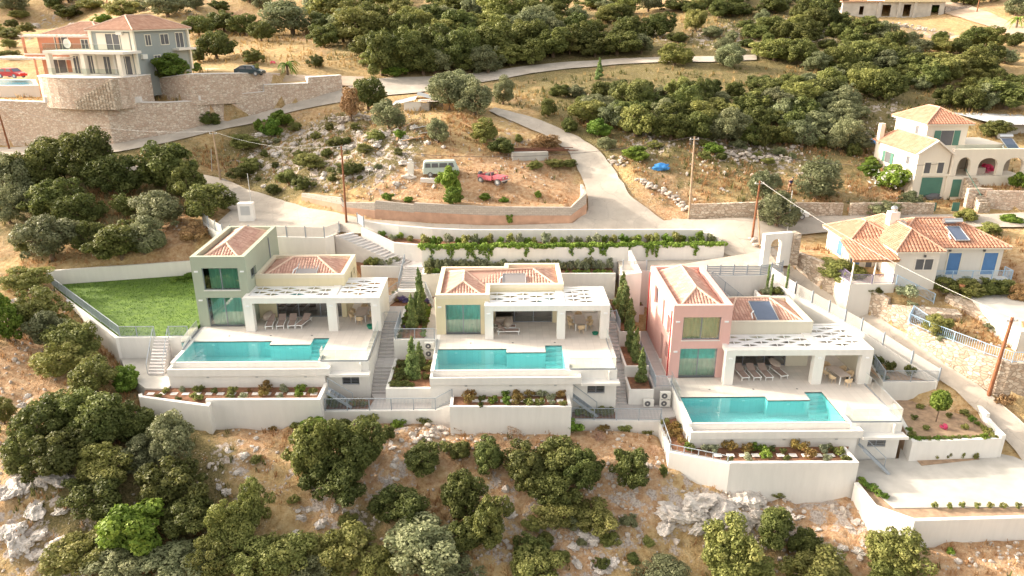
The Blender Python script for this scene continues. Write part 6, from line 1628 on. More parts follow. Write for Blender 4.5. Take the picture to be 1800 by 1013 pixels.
# ------------------------------------------------------------------ blue shuttered house, right
cz = 3.5
hc = thing('house', 'white house with blue shutters and sprawling orange hipped roofs beside the road', 'house', (41, 64, cz), local=True)
def rel(x, y): return x - 41, y - 64
XL, XM0, XM1, XR = P(1501, 427, 6.4).x, P(1584, 443, 6.5).x, P(1657, 441, 6.5).x, P(1776, 437, 6.35).x
YL, YM, YR = 66.0, 62.8, 64.4
a0 = XL - 41; a1 = XM0 - 41; a2 = XM1 - 41; a3 = XR - 41
m = MB(); m.box(a0, a1 + .5, YL - 64, 71 - 64, -4, 2.85); m.build('left_wing_walls', M['hwhite'], hc)
m = MB(); m.box(a1, a2, YM - 64, 70.9 - 64, -4, 2.95); m.build('middle_walls', M['hwhite'], hc)
m = MB(); m.box(a2 - .3, a3, YR - 64, 70.8 - 64, -4, 2.8); m.build('right_wing_walls', M['hwhite'], hc)
lroof(hc, a0, a1 + 1.5, YL - 64, 7, 2.85, 1.35, M['tile_orange'], .45, 'left_roof')
lroof(hc, a1, a2 - .2, YM - 64, 7.6, 2.98, 1.45, M['tile_orange'], .42, 'middle_roof', along='y')
lroof(hc, a1 + .6, a3, YR - 64, 7.2, 2.82, 1.75, M['tile_orange'], .45, 'right_roof')
m = MB(); cxx = P(1558, 400, 7).x - 41; m.box(cxx - .45, cxx + .45, 3.2, 4.0, 3.0, 5.3); o = m.build('chimney', M['hwhite'], hc)
m = MB(); m.blob((cxx, 3.6, 5.6), .32, .32, .28, amp=0, sub=2); m.build('chimney_cowl', M['steel'], o)
m = MB(); m.lathe((0, 0, 0), [(.05, 0), (.4, .1), (.5, .2), (.48, .2), (.05, .05)], 16); m.v = [(x + cxx + .5, 3.0 - z, y + 4.2) for x, y, z in m.v]; m.build('satellite_dish', M['hwhite'], hc)
# porch canopy, canopy posts, terrace
e0, e1 = P(1494, 437, 5.9), P(1583, 444, 5.95)
facets_roof(hc, [((a1 - 4.3, -1.9, 2.3), (a1 + .05, -1.9, 2.3), (a1 + .05, 1.9, 3.1), (a1 - 4.0, 1.9, 3.1))], [], M['tile_orange'], 'porch_canopy', .3)
lbox(hc, 'porch_terrace', M['hwhite'], a1 - 4.1, a1, -1.7, 2, -4, -.05)
lbox(hc, 'canopy_beam', M['plank'], a1 - 4.2, a1, -1.75, -1.6, 2.05, 2.22)
lbox(hc, 'porch_post', M['hwhite'], a1 - 2.06, a1 - 1.98, -1.7, -1.55, -.05, 2.05); lbox(hc, 'porch_post', M['hwhite'], a1 - 4.06, a1 - 3.98, -1.7, -1.55, -.05, 2.05)
lwin(hc, 'x', a1 - 2.6, a1 - 1.7, 0, 2.0, 2.0, m=M['bluewood'], name='door'); lwin(hc, 'x', a1 - 1.1, a1 - .5, 0, 2.0, 2.0, name='door')
wx0 = P(1604, 465, 5).x - 41; wx1 = P(1634, 465, 5).x - 41
lwin(hc, 'x', wx0, wx1, 1.15, 2.15, YM - 64, frame=M['hwhite'])
for u0, u1 in ((1664, 1686), (1726, 1750)):
    x0_ = PY(u0, 465, YR).x - 41; x1_ = PY(u1, 465, YR).x - 41; lwin(hc, 'x', x0_, x1_, .1, 2.2, YR - 64, m=M['bluewood'], name='shuttered_door')
lwin(hc, 'l', 3.4, 4.4, .9, 2.3, a0, m=M['bluewood'])
for u in (wx0 + .7, P(1680, 445, 6).x - 41, P(1742, 445, 6).x - 41):
    m = MB(); m.box(u - .08, u + .08, (YM if u < a2 else YR) - 64 - .15, (YM if u < a2 else YR) - 64, 2.35, 2.55); m.build('wall_lantern', M['acdark'], hc)
lbox(hc, 'side_terrace', M['hwhite'], a2, a3 + .6, YR - 64 - 1.2, YR - 64, -4, -.1)
collector(hc, a2 + 2.3, a2 + 3.6, .6, 2.6, 3.35, 4.1)
m = MB(); m.tube([(a2 + 2.2, 2.9, 4.55), (a2 + 3.9, 2.9, 4.55)], .27, 10); m.build('water_tank', M['steel'], hc)
bar_rail('railing', 'blue railing on the terrace before the blue shuttered doors', [(41 + a2, YR - 1.15, cz - .1), (41 + a3 + .5, YR - 1.15, cz - .1), (41 + a3 + .5, YR, cz - .1)], .95, group='blue railings', mt=M['bluerail'])
bar_rail('railing', 'dark violet railing round the tiled porch of the blue shuttered house', [(41 + a1 - 4.0, 65.5, cz - .05), (41 + a1 - 4.0, 62.35, cz - .05), (41 + a1 - .2, 62.35, cz - .05)], .9, group='porch railings', mt=mat('violet paint', (.22, .19, .30), .5))
bar_rail('railing', 'pale blue handrail down the garden steps of the blue shuttered house', [(41 + a1 + .1, 62.3, cz - .1), (41 + a1 + 3.2, 61.2, cz - 1.5)], .9, group='blue railings', mt=M['bluerail'])
bar_rail('railing', 'pale blue gate rail between the two roadside stone walls', [P(1596, 570, 1.3), P(1603, 556, 1.4), P(1640, 582, .8)], 1.0, group='blue railings', mt=M['bluerail'])
# yard steps and terraces right of the road
for i, (pts, z, mt_, lab) in enumerate((
    ([(1598, 545), (1680, 552), (1690, 562), (1610, 560)], 2.3, 'stone_pale', 'low stone planter left of the terraced yard steps'),
    ([(1670, 520), (1700, 530), (1790, 585), (1800, 600), (1775, 598), (1690, 545), (1660, 530)], 2.9, 'stone_pale', 'slanting pale stone yard wall at the right edge'),
    ([(1640, 505), (1690, 520), (1690, 512), (1650, 498)], 3.1, 'stone_pale', 'small stone plinth with a pot beside the garden steps'))):
    q_ = [hit(a, b) for a, b in pts]; m = MB(); m.prism([(p.x, p.y, p.z + .45) for p in q_], min(p.z for p in q_) - 1, None); m.top('stone_planter', M[mt_], lab, 'stone planter', 'stone planters of the yard')
slab('yard_paving', [P(1700, 520, 2.6), P(1860, 515, 2.6), P(1860, 590, 2.3), P(1795, 583, 2.3)], -2, M['concrete'])
# ------------------------------------------------------------------ entrance arch at the junction
ap = P(1362, 452, 4.35)
ar = thing('arched_gateway', 'whitewashed arched gateway with iron gate at the road junction', 'gateway', tuple(ap), rz=math.radians(14), local=True)
m = MB(); arch_wall(m, -1.3, 1.7, -1, 2.35, 0, .5, [(0, .58, 1.25, .55)]); m.build('arch_wall', M['white'], ar)
m = MB(); m.box(1.71, 2.5, -.2, .9, -1, 2.2); m.build('stone_pier', M['stone_pale'], ar)
m = MB()
for k in range(9): m.box(-.56 + k * .14, -.54 + k * .14, .25, .28, 0, 1.65 - abs(k - 4) * .09)
m.box(-.6, .6, .24, .27, .9, .96); m.build('iron_gate', M['acdark'], ar)
drystone('dry_stone_wall', 'rough stones heaped at the foot of the two poles by the junction', [(1322, 425), (1345, 440), (1352, 450)], .9, .9, 15)
# ------------------------------------------------------------------ upper right building, hut, slab roof
ub = hit(1560, 30)
t = thing('unfinished_building', 'unfinished grey concrete building with dark openings at the top right', 'building', tuple(ub), rz=math.radians(-3), local=True)
ops = [(-6.6, -5.6, .5, 2.3), (-1.5, .5, .1, 2.6), (3.3, 5.0, .1, 2.7), (9.6, 11.4, 0, 2.6)]
m = MB(); wall_x(m, -10.5, 12.5, -2, 3.2, 0, .3, ops); wall_y(m, .3, 9, -2, 3.2, -10.5, .3); wall_y(m, .3, 9, -2, 3.2, 12.5, -.3); m.box(-10.2, 12.2, 8.7, 9, -2, 3.2); m.build('walls', M['concrete'], t)
lbox(t, 'roof_slab', M['yellow'], -1.5, 13.2, -.6, 9.4, 3.2, 3.7); lbox(t, 'roof_slab', M['tile_brown'] if False else M['render_red'], -10.9, -1.503, -.4, 9.2, 3.2, 3.5)
lbox(t, 'floor', M['dark'], -10.1, 12.1, .35, 8.6, -.3, 0)
for x in (-2.3, 2.2, 5.8): lbox(t, 'concrete_column', M['concrete'], x - .3, x + .3, -.35, -.003, -2, 3.2)
SWALL['topwall'] = [(ub.x + 12.8, ub.y - .5, ub.z - .5, ub.z + 2.2), (ub.x + 20, ub.y + .5, ub.z - .3, ub.z + 2.3), (ub.x + 23, ub.y + 4, ub.z, ub.z + 1.6)]
ground_wall('topwall', 'grey rubble wall right of the unfinished concrete building', M['stone_grey'], .5)
sp_ = hit(1785, 240) + Vector((0, 0, 1.3))
t = thing('flat_roofed_shed', 'low shed with wide pale corrugated roof at the right edge', 'shed', tuple(sp_), local=True)
m = MB(); m.box(-1.2, 9, 1, 11, -4, .0); m.build('walls', M['concrete'], t)
m = MB()
for k in range(44): m.beam((-2.4 + k * .28, -.2 + k * .0, .25), (-4.6 + k * .28, 12, .9), .15, .05)
m.face([(-2.5, -.2, .2), (9.6, -.2, .2), (7.6, 12, .86), (-4.7, 12, .86)]); m.build('corrugated_roof', mat('pale sheet metal', (.36, .38, .41), .6, .1), t)
hp = P(720, 218, 12.4)
t = thing('ruined_hut', 'collapsed hut of whitewashed wall, blocks and planks among scrap', 'hut', tuple(hp), local=True)
m = MB(); m.box(-.9, 1.4, 2, 2.3, -1, 2.6); m.box(-.9, -.6, 2.3, 5, -1, 2.6); m.build('white_wall', M['hwhite'], t)
m = MB(); m.box(1.41, 2.2, 1.9, 2.3, -1, 2.5); m.box(2.2, 2.5, 1.9, 4.5, -1, 2.6); m.box(2.2, 5.0, 4.5, 4.8, -1, 2.5); m.build('block_wall', M['block'], t)
m = MB(); m.box(4.4, 6.2, 1.9, 2.0, -1, 2.4); m.build('plank_door', M['plank'], t)
m = MB(); m.beam((1.4, 2.2, 2.75), (6.3, 2.2, 2.65), .2, .15); m.beam((-1, 4.8, 2.8), (6, 4.9, 2.9), .2, .15); m.build('beam', M['wood'], t)
m = MB(); m.face([(-2.5, 1.8, 2.2), (.6, 1.9, 2.9), (.8, 4.6, 3.2), (-2.4, 4.6, 2.5)]); m.face([(.8, 2.6, 3.5), (3.0, 2.4, 2.9), (3.2, 5, 3.0), (.8, 5, 3.7)]); m.build('roof_sheet', M['galv'], t)
m = MB(); m.face([(1.0, 1.7, 2.72), (4.2, 1.7, 2.74), (4.2, 3.2, 2.85), (1.0, 3.2, 2.85)]); m.build('white_sheet', M['hwhite'], t)
rg = random.Random(8); k = 0
SCR = [a + ' scrap plank ' + b for a, b in zip(['grey', 'brown'] * 5, ['nearest the old van', 'nearest the ruined hut', 'right of the olive tree below the hut', 'under the big olive tree', 'at the left end of the scrap heap', 'at the right end of the scrap heap', 'in the middle of the scrap heap below the hut', 'leaning highest out of the scrap heap', 'lowest down the slope of the scrap heap', 'lying behind the hut scrap heap'])]
SCRAP = ['grey plank lying among the scrap below the ruined hut', 'rusty beam leaning in the scrap below the ruined hut']
for i in range(10):
    p = hit(rg.uniform(690, 840), rg.uniform(222, 248)); a = rg.uniform(0, 3.1); L_ = rg.uniform(.8, 1.9); m = MB()
    m.beam(p + Vector((-L_ * math.cos(a), -L_ * math.sin(a), .15)), p + Vector((L_ * math.cos(a), L_ * math.sin(a), rg.uniform(.2, .9))), .22, .05)
    m.top('plank', M['plank'] if i % 2 else M['galv'], SCR[i], 'plank', 'scrap planks below the hut')
    
# concrete bench wall with rusted bars
q1, q2 = hit(900, 283), hit(962, 281)
m = MB(); m.beam(q1 + Vector((0, .4, .35)), q2 + Vector((0, .4, .35)), .8, 1.2); m.top('concrete_block_wall', M['concrete'], 'low grey concrete wall in front of the rusty bar stack', 'wall')
m = MB()
for i in range(14): a = rg.uniform(-.4, .4); m.beam(q1 + Vector((rg.uniform(0, 1), 1.3 + a, .9 + rg.uniform(0, .35))), q2 + Vector((rg.uniform(1, 4), 1.6 + a, .8 + rg.uniform(0, .35))), .08, .08)
m.top('rusty_bars', mat('rust', (.20, .09, .06), .9, .2), 'stack of rusty metal bars behind the low concrete wall', 'metal bars')
m = MB(); p = hit(1162, 297); m.blob((p.x, p.y, p.z + .2), .95, .6, .45, seed=4, amp=.5, sub=3, freq=2.2); m.top('tarpaulin', M['tarp'], 'crumpled blue tarpaulin lying on the dry field', 'tarpaulin', smooth=True)
p = hit(722, 304); m = MB(); m.box(p.x - .35, p.x + .35, p.y - .3, p.y + .3, p.z - .5, p.z + 1.2); m.box(p.x - .2, p.x + .2, p.y - .2, p.y + .2, p.z + 1.2, p.z + 1.55); m.top('masonry_pillar', M['hwhite'], 'squat white masonry pillar left of the old van', 'pillar')
p = hit(755, 318); m = MB(); m.obox((p.x, p.y), -.1, 1.0, .3, p.z - .2, p.z + .3); m.top('stone_slab', M['capwhite'], 'pale stone slab on the ground in front of the van', 'stone slab')
for i, (px, py, lab) in enumerate(((838, 243, 0), (795, 285, 0))): pass
# ------------------------------------------------------------------ vehicles
def body_profile(prof, w, taper=None, n=None):
    """closed side profile (y,z list) swept across the width, slightly narrower on top"""
    m = MB(); k = len(prof); zmax = max(p[1] for p in prof); zmin = min(p[1] for p in prof)
    rows = []
    for s, inset, dz in ((-1, .0, 0), (-.93, -.0, 0), (.93, .0, 0), (1, .0, 0)):
        r = []
        for y, z in prof:
            f = (z - zmin) / (zmax - zmin); ww = w * (1 - .16 * max(0, f - .45) / .55)
            e = .04 if abs(s) == 1 else 0
            r.append((s * ww, y * (1 - e * .5), z - e * .6 * (1 if z > zmin + .05 else -1)))
        rows.append(r)
    vs_ = [q for r in rows for q in r]; fs_ = []
    for i in range(3):
        for j in range(k): fs_.append((i * k + j, i * k + (j + 1) % k, (i + 1) * k + (j + 1) % k, (i + 1) * k + j))
    fs_.append(tuple(range(k))[::-1]); fs_.append(tuple(range(3 * k, 4 * k)))
    m.raw(vs_, fs_); return m
def wheel(parent, x, y, r=.33, w=.2, z=None):
    m = MB(); m.tube([(x - w / 2, y, z or r), (x + w / 2, y, z or r)], r, 16); o = m.build('wheel', M['acdark'], parent)
    m = MB(); m.tube([(x - w / 2 - .01, y, z or r), (x + w / 2 + .01, y, z or r)], r * .55, 12); m.build('rim', M['galv'], o)
vp = hit(775, 309)
van = thing('van', 'old pale blue green van parked in the dry grass field', 'van', tuple(vp), rz=math.radians(96), local=True)
prof = [(-2.25, .4), (-2.28, 1.0), (-2.15, 1.15), (-1.9, 1.85), (-1.7, 1.95), (1.9, 1.95), (2.1, 1.85), (2.25, 1.1), (2.25, .4)]
m = body_profile(prof, .85); van.scale = (.9, .9, .9); M['vanpaint'] = mat('faded mint paint', (.46, .53, .50), .4, .08, 1.5); m.build('body', M['vanpaint'], van)
lbox(van, 'roof_panel', mat('dusty cream paint', (.55, .51, .44), .5), -.68, .68, -1.75, 1.95, 1.951, 1.97)
for s in (-1, 1):
    for a, b in ((-1.7, -.95), (-.85, .2), (.3, 1.15), (1.25, 1.95)):
        m = MB(); m.face([(s * .835, a, 1.22), (s * .835, b, 1.22), (s * .765, b - .05, 1.75), (s * .765, a + (.15 if a < -1.5 else .05), 1.75)]); m.build('side_window', M['acdark'], van)
    for y in (-1.45, 1.35): wheel(van, s * .76, y)
m = MB(); m.face([(-.7, -2.17, 1.2), (.7, -2.17, 1.2), (.62, -1.94, 1.82), (-.62, -1.94, 1.82)]); m.build('windscreen', M['panel'], van)
for s in (-1, 1): lbox(van, 'headlight', M['hwhite'], s * .6 - .1, s * .6 + .1, -2.32, -2.26, .8, 1.0)
lbox(van, 'bumper', M['galv'], -.8, .8, -2.36, -2.26, .42, .55)
jp = hit(865, 322)
jeep = thing('off_road_car', 'faded red open off-road car wreck on the bare field', 'off-road car', tuple(jp), rz=math.radians(55), local=True)
M['jeep'] = mat('faded red paint', (.52, .13, .16), .5, .15, 2)
m = MB(); m.box(-.62, .62, -1.75, -.4, .55, .98); m.box(-.72, .72, -.4, .9, .45, .6); m.box(-.72, -.66, -.4, 1.5, .6, .95); m.box(.66, .72, -.4, 1.5, .6, .95); m.box(-.66, .66, 1.45, 1.5, .6, .9); m.build('body', M['jeep'], jeep)
for s in (-1, 1): lbox(jeep, 'fender', M['jeep'], min(s * .62, s * .85), max(s * .62, s * .85), -1.75, -.75, .78, .84)
for s in (-1, 1):
    for y in (-1.25, 1.1): wheel(jeep, s * .68, y, .36)
    m = MB(); m.tube([(s * .35, -1.75, .82), (s * .35, -1.8, .82)], .1, 12); m.build('headlight', M['hwhite'], jeep)
m = MB(); m.tube([(0, 1.55, .85), (0, 1.75, .85)], .36, 16); m.build('spare_wheel', M['acdark'], jeep)
m = MB(); m.beam((-.65, -.35, .98), (-.65, -.2, 1.35), .05, .05); m.beam((.65, -.35, .98), (.65, -.2, 1.35), .05, .05); m.beam((-.65, -.2, 1.35), (.65, -.2, 1.35), .05, .05); m.build('windscreen_frame', M['jeep'], jeep)
for s in (-1, 1): lbox(jeep, 'seat', M['acdark'], s * .32 - .22, s * .32 + .22, .1, .55, .6, 1.15)
lbox(jeep, 'bumper', M['galv'], -.75, .75, -1.95, -1.85, .5, .6)
def car(label, p, rz, paint, s=1.0):
    t = thing('parked_car', label, 'car', tuple(p), rz=rz, local=True, group='parked cars')
    pr = [(-2.0, .3), (-2.05, .7), (-1.2, .88), (-.6, 1.38), (.9, 1.42), (1.75, 1.0), (2.0, .9), (2.0, .3)]
    body_profile(pr, .85).build('body', paint, t)
    for q in (-1, 1):
        for a, b in ((-.85, .15), (.22, 1.2)):
            m = MB(); m.face([(q * .83, a, .93), (q * .83, b, .93), (q * .75, b - .1, 1.32), (q * .75, a + .3, 1.32)]); m.build('side_window', M['acdark'], t)
        for y in (-1.25, 1.25): wheel(t, q * .76, y, .32)
        lbox(t, 'headlight', M['hwhite'], q * .6 - .12, q * .6 + .12, -2.06, -2.02, .6, .72)
    m = MB(); m.face([(-.7, -1.16, .92), (.7, -1.16, .92), (.62, -.64, 1.36), (-.62, -.64, 1.36)]); m.build('windscreen', M['panel'], t)
    return t
car('red car parked under the terracotta house pergola at the left edge', P(22, 137, 17.2), math.radians(75), mat('red car paint', (.45, .03, .03), .3, .05))
car('dark car half hidden behind the driveway wall and round shrub', P(440, 133, 17.9), math.radians(80), mat('dark car paint', (.03, .05, .06), .3, .05))
car('white car on the lane behind the olive tree by the arched gateway', hit(1384, 383), math.radians(88), mat('white car paint', (.75, .75, .75), .3, .03))
# ------------------------------------------------------------------ poles and cables
def pole(label, base, top, Hm=None, mt='wood', r=.13, arm=True, cat='utility pole', group='utility poles'):
    """base pixel on the ground, top pixel; leans as in the photo"""
    b = base if isinstance(base, Vector) else hit(*base)
    tp = PY(top[0], top[1], b.y)
    t = thing('utility_pole', label, cat, tuple(b), group=group)
    m = MB(); m.tube([b - Vector((0, 0, .5)), b.lerp(tp, .5), tp], r, 8, r2=r * .65); m.build('shaft', M[mt], t)
    if arm:
        m = MB(); m.beam(tp + Vector((-.5, 0, -.3)), tp + Vector((.5, 0, -.3)), .08, .08); m.build('cross_arm', M['galv'], t)
        for s in (-.4, .4): m = MB(); m.lathe(tuple(tp + Vector((s, 0, -.26))), [(.05, 0), (.06, .06), (.03, .14)], 8); m.build('insulator', M['hwhite'], t)
    return tp
T1 = pole('dark red brown utility pole beside the lane above the green villa', (609, 392), (600, 257))
T2 = pole('pale leaning utility pole among the rocks on the left', (388, 317), (374, 231), mt='wood_pale')
T3 = pole('brown utility pole in front of the long stone wall, far left', (17, 262), (-6, 186))
T4 = pole('tall pale utility pole at the end of the low lane wall', (1211, 384), (1221, 240), mt='wood_pale')
T5 = pole('brown utility pole leaning beside the bushy olive by the junction', (1322, 419), (1336, 318))
T5b = pole('short pale pole propped next to the junction utility pole', (1337, 438), (1332, 370), mt='wood_pale', r=.1, arm=False)
T6 = pole('thin metal lamp mast standing behind the white arched gateway', (1384, 408), (1393, 335), mt='galv', r=.06, arm=False, cat='mast')
T7 = pole('thick leaning brown pole at the foot of the high stone wall', (1737, 696), (1780, 558), r=.17)
T8 = pole('brown utility pole on the hillside above the grey house', (192, 33), (186, -8))
T9 = pole('brown utility pole beside the top right hill road', (1717, 22), (1724, -12))
T10 = pole('small metal post on the lane edge above the meter cabinet', (372, 300), (371, 262), mt='galv', r=.05, arm=False, cat='post')
T11 = pole('thin grey street mast in front of the green garage door', (1610, 340), (1618, 308), mt='galv', r=.05, arm=False, cat='mast')
def cable(label, a, b, sag, r=.022, mt='wire', group='overhead cables'):
    m = MB(); n = 16; pts = [a.lerp(b, i / n) - Vector((0, 0, sag * 4 * (i / n) * (1 - i / n))) for i in range(n + 1)]
    m.tube(pts, r, 5); m.top('overhead_cable', M[mt], label, 'cable', group)
cable('overhead cable from the dark brown pole to the pale leaning pole', T1, T2, .9, r=.012, mt='galv')
cable('long overhead cable from the dark brown pole to the tall pale pole', T1, T4, 1.6)
cable('overhead cable from the tall pale pole towards the cream arcaded house', T4, P(1655, 288, 10.5), 1.3)
cable('overhead cable from the long wall pole to the pale leaning pole', T3, T2, 1.2, r=.012, mt='galv')
cable('thick pale cable bundle crossing the blue shuttered house garden', T5, T7, .8, .022, 'slat')
cable('thin cable from the junction pole to the lamp mast', T5, T6, .3)
cable('cable from the thick leaning pole out past the right edge', T7, P(1900, 640, 2.0), .5, .02, 'slat')
# small yard objects
for i, (px, py, z, lab) in enumerate(((1690, 508, 3.2, 'terracotta pot on the small stone plinth by the garden steps'), (1800, 575, 2.5, 'terracotta pot on the paved yard at the right edge'), (1493, 372, 5.9, 'terracotta pot left of the lane wall gap'))):
    p = P(px, py, z); m = MB(); m.lathe(tuple(p), [(.16, 0), (.24, .35), (.28, .4), (.22, .4)], 12); m.top('flower_pot', M['tile_orange'] if False else mat('terracotta', (.5, .22, .12), .8), lab, 'flower pot', 'terracotta pots')
m = MB(); p = P(1527, 272, 9.0); m.lathe(tuple(p), [(1.3, 1.6), (.05, 2.05)], 8); t_ = m.v
pt = thing('parasol', 'bright blue parasol in the garden left of the cream arcaded house', 'parasol', tuple(p)); m.build('canopy', M['tarp'], pt); m = MB(); m.tube([p, p + Vector((0, 0, 2))], .03, 6); m.build('pole', M['galv'], pt)
m = MB(); p = P(1638, 352, 6.3); m.blob((p.x, p.y, p.z + .35), .9, .35, .45, seed=2, amp=.4, sub=3, freq=2); m.top('covered_scooter', M['acdark'], 'dark covered scooter in front of the green garage door', 'scooter', smooth=True)
for px, lab in ((1745, 'left'), (1766, 'right')):
    p = P(px, 330, 7.6); t = thing('garden_chair', f'{lab} of the two white garden recliners by the arcaded house pool', 'chair', tuple(p), group='white garden recliners')
    m = MB(); m.box(p.x - .7, p.x + .4, p.y - .3, p.y + .3, p.z + .3, p.z + .38); m.build('seat', M['hwhite'], t)
    m = MB(); m.beam((p.x + .4, p.y, p.z + .35), (p.x + .9, p.y, p.z + .95), .6, .06); m.build('backrest', M['hwhite'], t)
p = P(1160, 657, -2.35) 
# ------------------------------------------------------------------ person near the bushy olive tree
pp = P(1386, 340, 7.3); pp = hit(1387, 338)
per = thing('person', 'person in dark blue top and shorts bending beside the round olive tree', 'person', tuple(pp), local=True)
M['skin'] = mat('skin', (.45, .26, .18), .6); M['navy'] = mat('navy cloth', (.03, .035, .10), .8)
J = [(0, 0, .92, .13), (.02, -.05, 1.2, .15), (.08, -.12, 1.45, .13), (.12, -.17, 1.57, .055), (.15, -.22, 1.70, .10),
     (-.12, -.10, 1.42, .055), (-.30, -.25, 1.30, .045), (-.45, -.45, 1.42, .035), (-.52, -.52, 1.45, .03), (.26, -.14, 1.42, .055), (.40, -.30, 1.20, .045), (.42, -.50, 1.05, .035), (.42, -.56, 1.0, .03),
     (-.11, .02, .86, .09), (-.14, -.05, .48, .065), (-.16, .05, .08, .045), (-.16, -.12, .03, .04), (.12, .02, .86, .09), (.16, .0, .48, .065), (.18, .1, .08, .045), (.18, -.06, .03, .04)]
E_ = [(0, 1), (1, 2), (2, 3), (3, 4), (2, 5), (5, 6), (6, 7), (7, 8), (2, 9), (9, 10), (10, 11), (11, 12), (0, 13), (13, 14), (14, 15), (15, 16), (0, 17), (17, 18), (18, 19), (19, 20)]
import bmesh
def skin_mesh(J, E_, name, mt, parent):
    bm = bmesh.new(); lay = bm.verts.layers.skin.verify(); vs_ = []
    for j in J: v = bm.verts.new(j[:3]); v[lay].radius = (j[3], j[3]); vs_.append(v)
    vs_[0][lay].use_root = True
    for a, b in E_: bm.edges.new((vs_[a], vs_[b]))
    me = bpy.data.meshes.new(name); bm.to_mesh(me); bm.free(); o = bpy.data.objects.new(name, me); COL.objects.link(o)
    o.modifiers.new('skin', 'SKIN'); s_ = o.modifiers.new('sub', 'SUBSURF'); s_.levels = 1; s_.render_levels = 1
    me.materials.append(mt); o.parent = parent; return o
skin_mesh(J, E_, 'body', M['skin'], per)
m = MB(); m.blob((.05, -.08, 1.27), .20, .17, .30, seed=1, amp=.05, sub=2); m.build('shirt', M['navy'], per)
m = MB(); m.blob((0, 0, .84), .19, .15, .20, seed=1, amp=.05, sub=2); m.build('shorts', M['wood'], per)
m = MB(); m.blob((.16, -.20, 1.74), .10, .11, .10, seed=2, amp=.1, sub=2); m.build('hair', M['acdark'], per)
# ------------------------------------------------------------------ plants
def leaf_cloud(clumps, nleaf, size, seed, flat=0.0, asp=1.6, keep=None):
    """leaf quads spread on and inside clumps (cx,cy,cz,rx,ry,rz); returns verts, faces, rnd"""
    rg = np.random.default_rng(seed)
    w = np.array([c[3] * c[4] + c[5] * c[3] for c in clumps]); w = w / w.sum()
    idx = rg.choice(len(clumps), nleaf, p=w); C = np.array(clumps)[idx]
    d = rg.normal(size=(nleaf, 3)); d /= np.linalg.norm(d, axis=1)[:, None]
    r = rg.uniform(.62, 1.06, nleaf) ** .8
    pos = C[:, :3] + d * C[:, 3:6] * r[:, None]
    nrm = d * 0.8 + rg.normal(size=(nleaf, 3)) * 0.55 + np.array([0, 0, .25]); nrm /= np.linalg.norm(nrm, axis=1)[:, None]
    t = np.cross(nrm, rg.normal(size=(nleaf, 3))); t /= np.linalg.norm(t, axis=1)[:, None]
    b = np.cross(nrm, t)
    s = size * rg.uniform(.6, 1.4, nleaf)[:, None]
    q = np.stack([pos - t * s * asp * .5, pos + b * s * .5 , pos + t * s * asp * .5, pos - b * s * .5], 1)
    crand = rg.uniform(0, 1, len(clumps))[idx]
    rnd = np.clip(0.45 * crand + 0.55 * rg.uniform(0, 1, nleaf), 0, 1)
    if keep is not None:
        k = keep(pos); q = q[k]; rnd = rnd[k]
    return q.reshape(-1, 3), rnd
def cloud_mesh(name, q, rnd, mat_, extra=None):
    n = len(q) // 4
    me = bpy.data.meshes.new(name)
    me.vertices.add(len(q)); me.vertices.foreach_set('co', q.astype(np.float32).ravel())
    me.loops.add(len(q)); me.loops.foreach_set('vertex_index', np.arange(len(q), dtype=np.int32))
    me.polygons.add(n); me.polygons.foreach_set('loop_start', (np.arange(n) * 4).astype(np.int32))
    me.update(); me.validate()
    a = me.attributes.new('rnd', 'FLOAT', 'FACE'); a.data.foreach_set('value', rnd.astype(np.float32))
    me.materials.append(mat_)
    return me
def crown_clumps(seed, n, R=1.0, H=1.0, z0=.95, cr=(.26, .44), low=-.75):
    rg = random.Random(seed); out = [(0, 0, z0 - .05, R * .62, R * .62, H * .62)]
    for i in range(n):
        a = rg.uniform(0, 6.283); u = rg.uniform(low, 1.0); s = math.sqrt(max(0, 1 - u * u))
        k = rg.uniform(.60, .84) * (1 + .24 * math.sin(2 * a + seed) * s + .16 * math.sin(3 * a + 1.7 * seed + 2 * u))
        c = rg.uniform(*cr) * rg.choice((.7, 1, 1, 1.1))
        out.append((math.cos(a) * s * R * k, math.sin(a) * s * R * k, z0 + u * H * k, c * R, c * R, c * H * .9))
    return out
def trunk_mesh(seed, h=.75, r=.085, limbs=5):
    rg = random.Random(seed); m = MB()
    top = (rg.uniform(-.08, .08), rg.uniform(-.08, .08), h)
    m.tube([(0, 0, -.35), (0, 0, 0), (top[0] * .5, top[1] * .5, h * .5), top], r * 1.25, 7, r2=r * .75)
    for i in range(limbs):
        a = i * 6.283 / limbs + rg.uniform(-.4, .4); l = rg.uniform(.5, .75)
        m.tube([(top[0] * .6, top[1] * .6, h * rg.uniform(.45, .9)), (math.cos(a) * l * .5, math.sin(a) * l * .5, h + .15), (math.cos(a) * l, math.sin(a) * l, h + rg.uniform(.3, .6))], r * .5, 5, r2=r * .15)
    return m.mesh('trunk', M['bark'], (0, 0, 0), True)
PC = {}; PT = {}
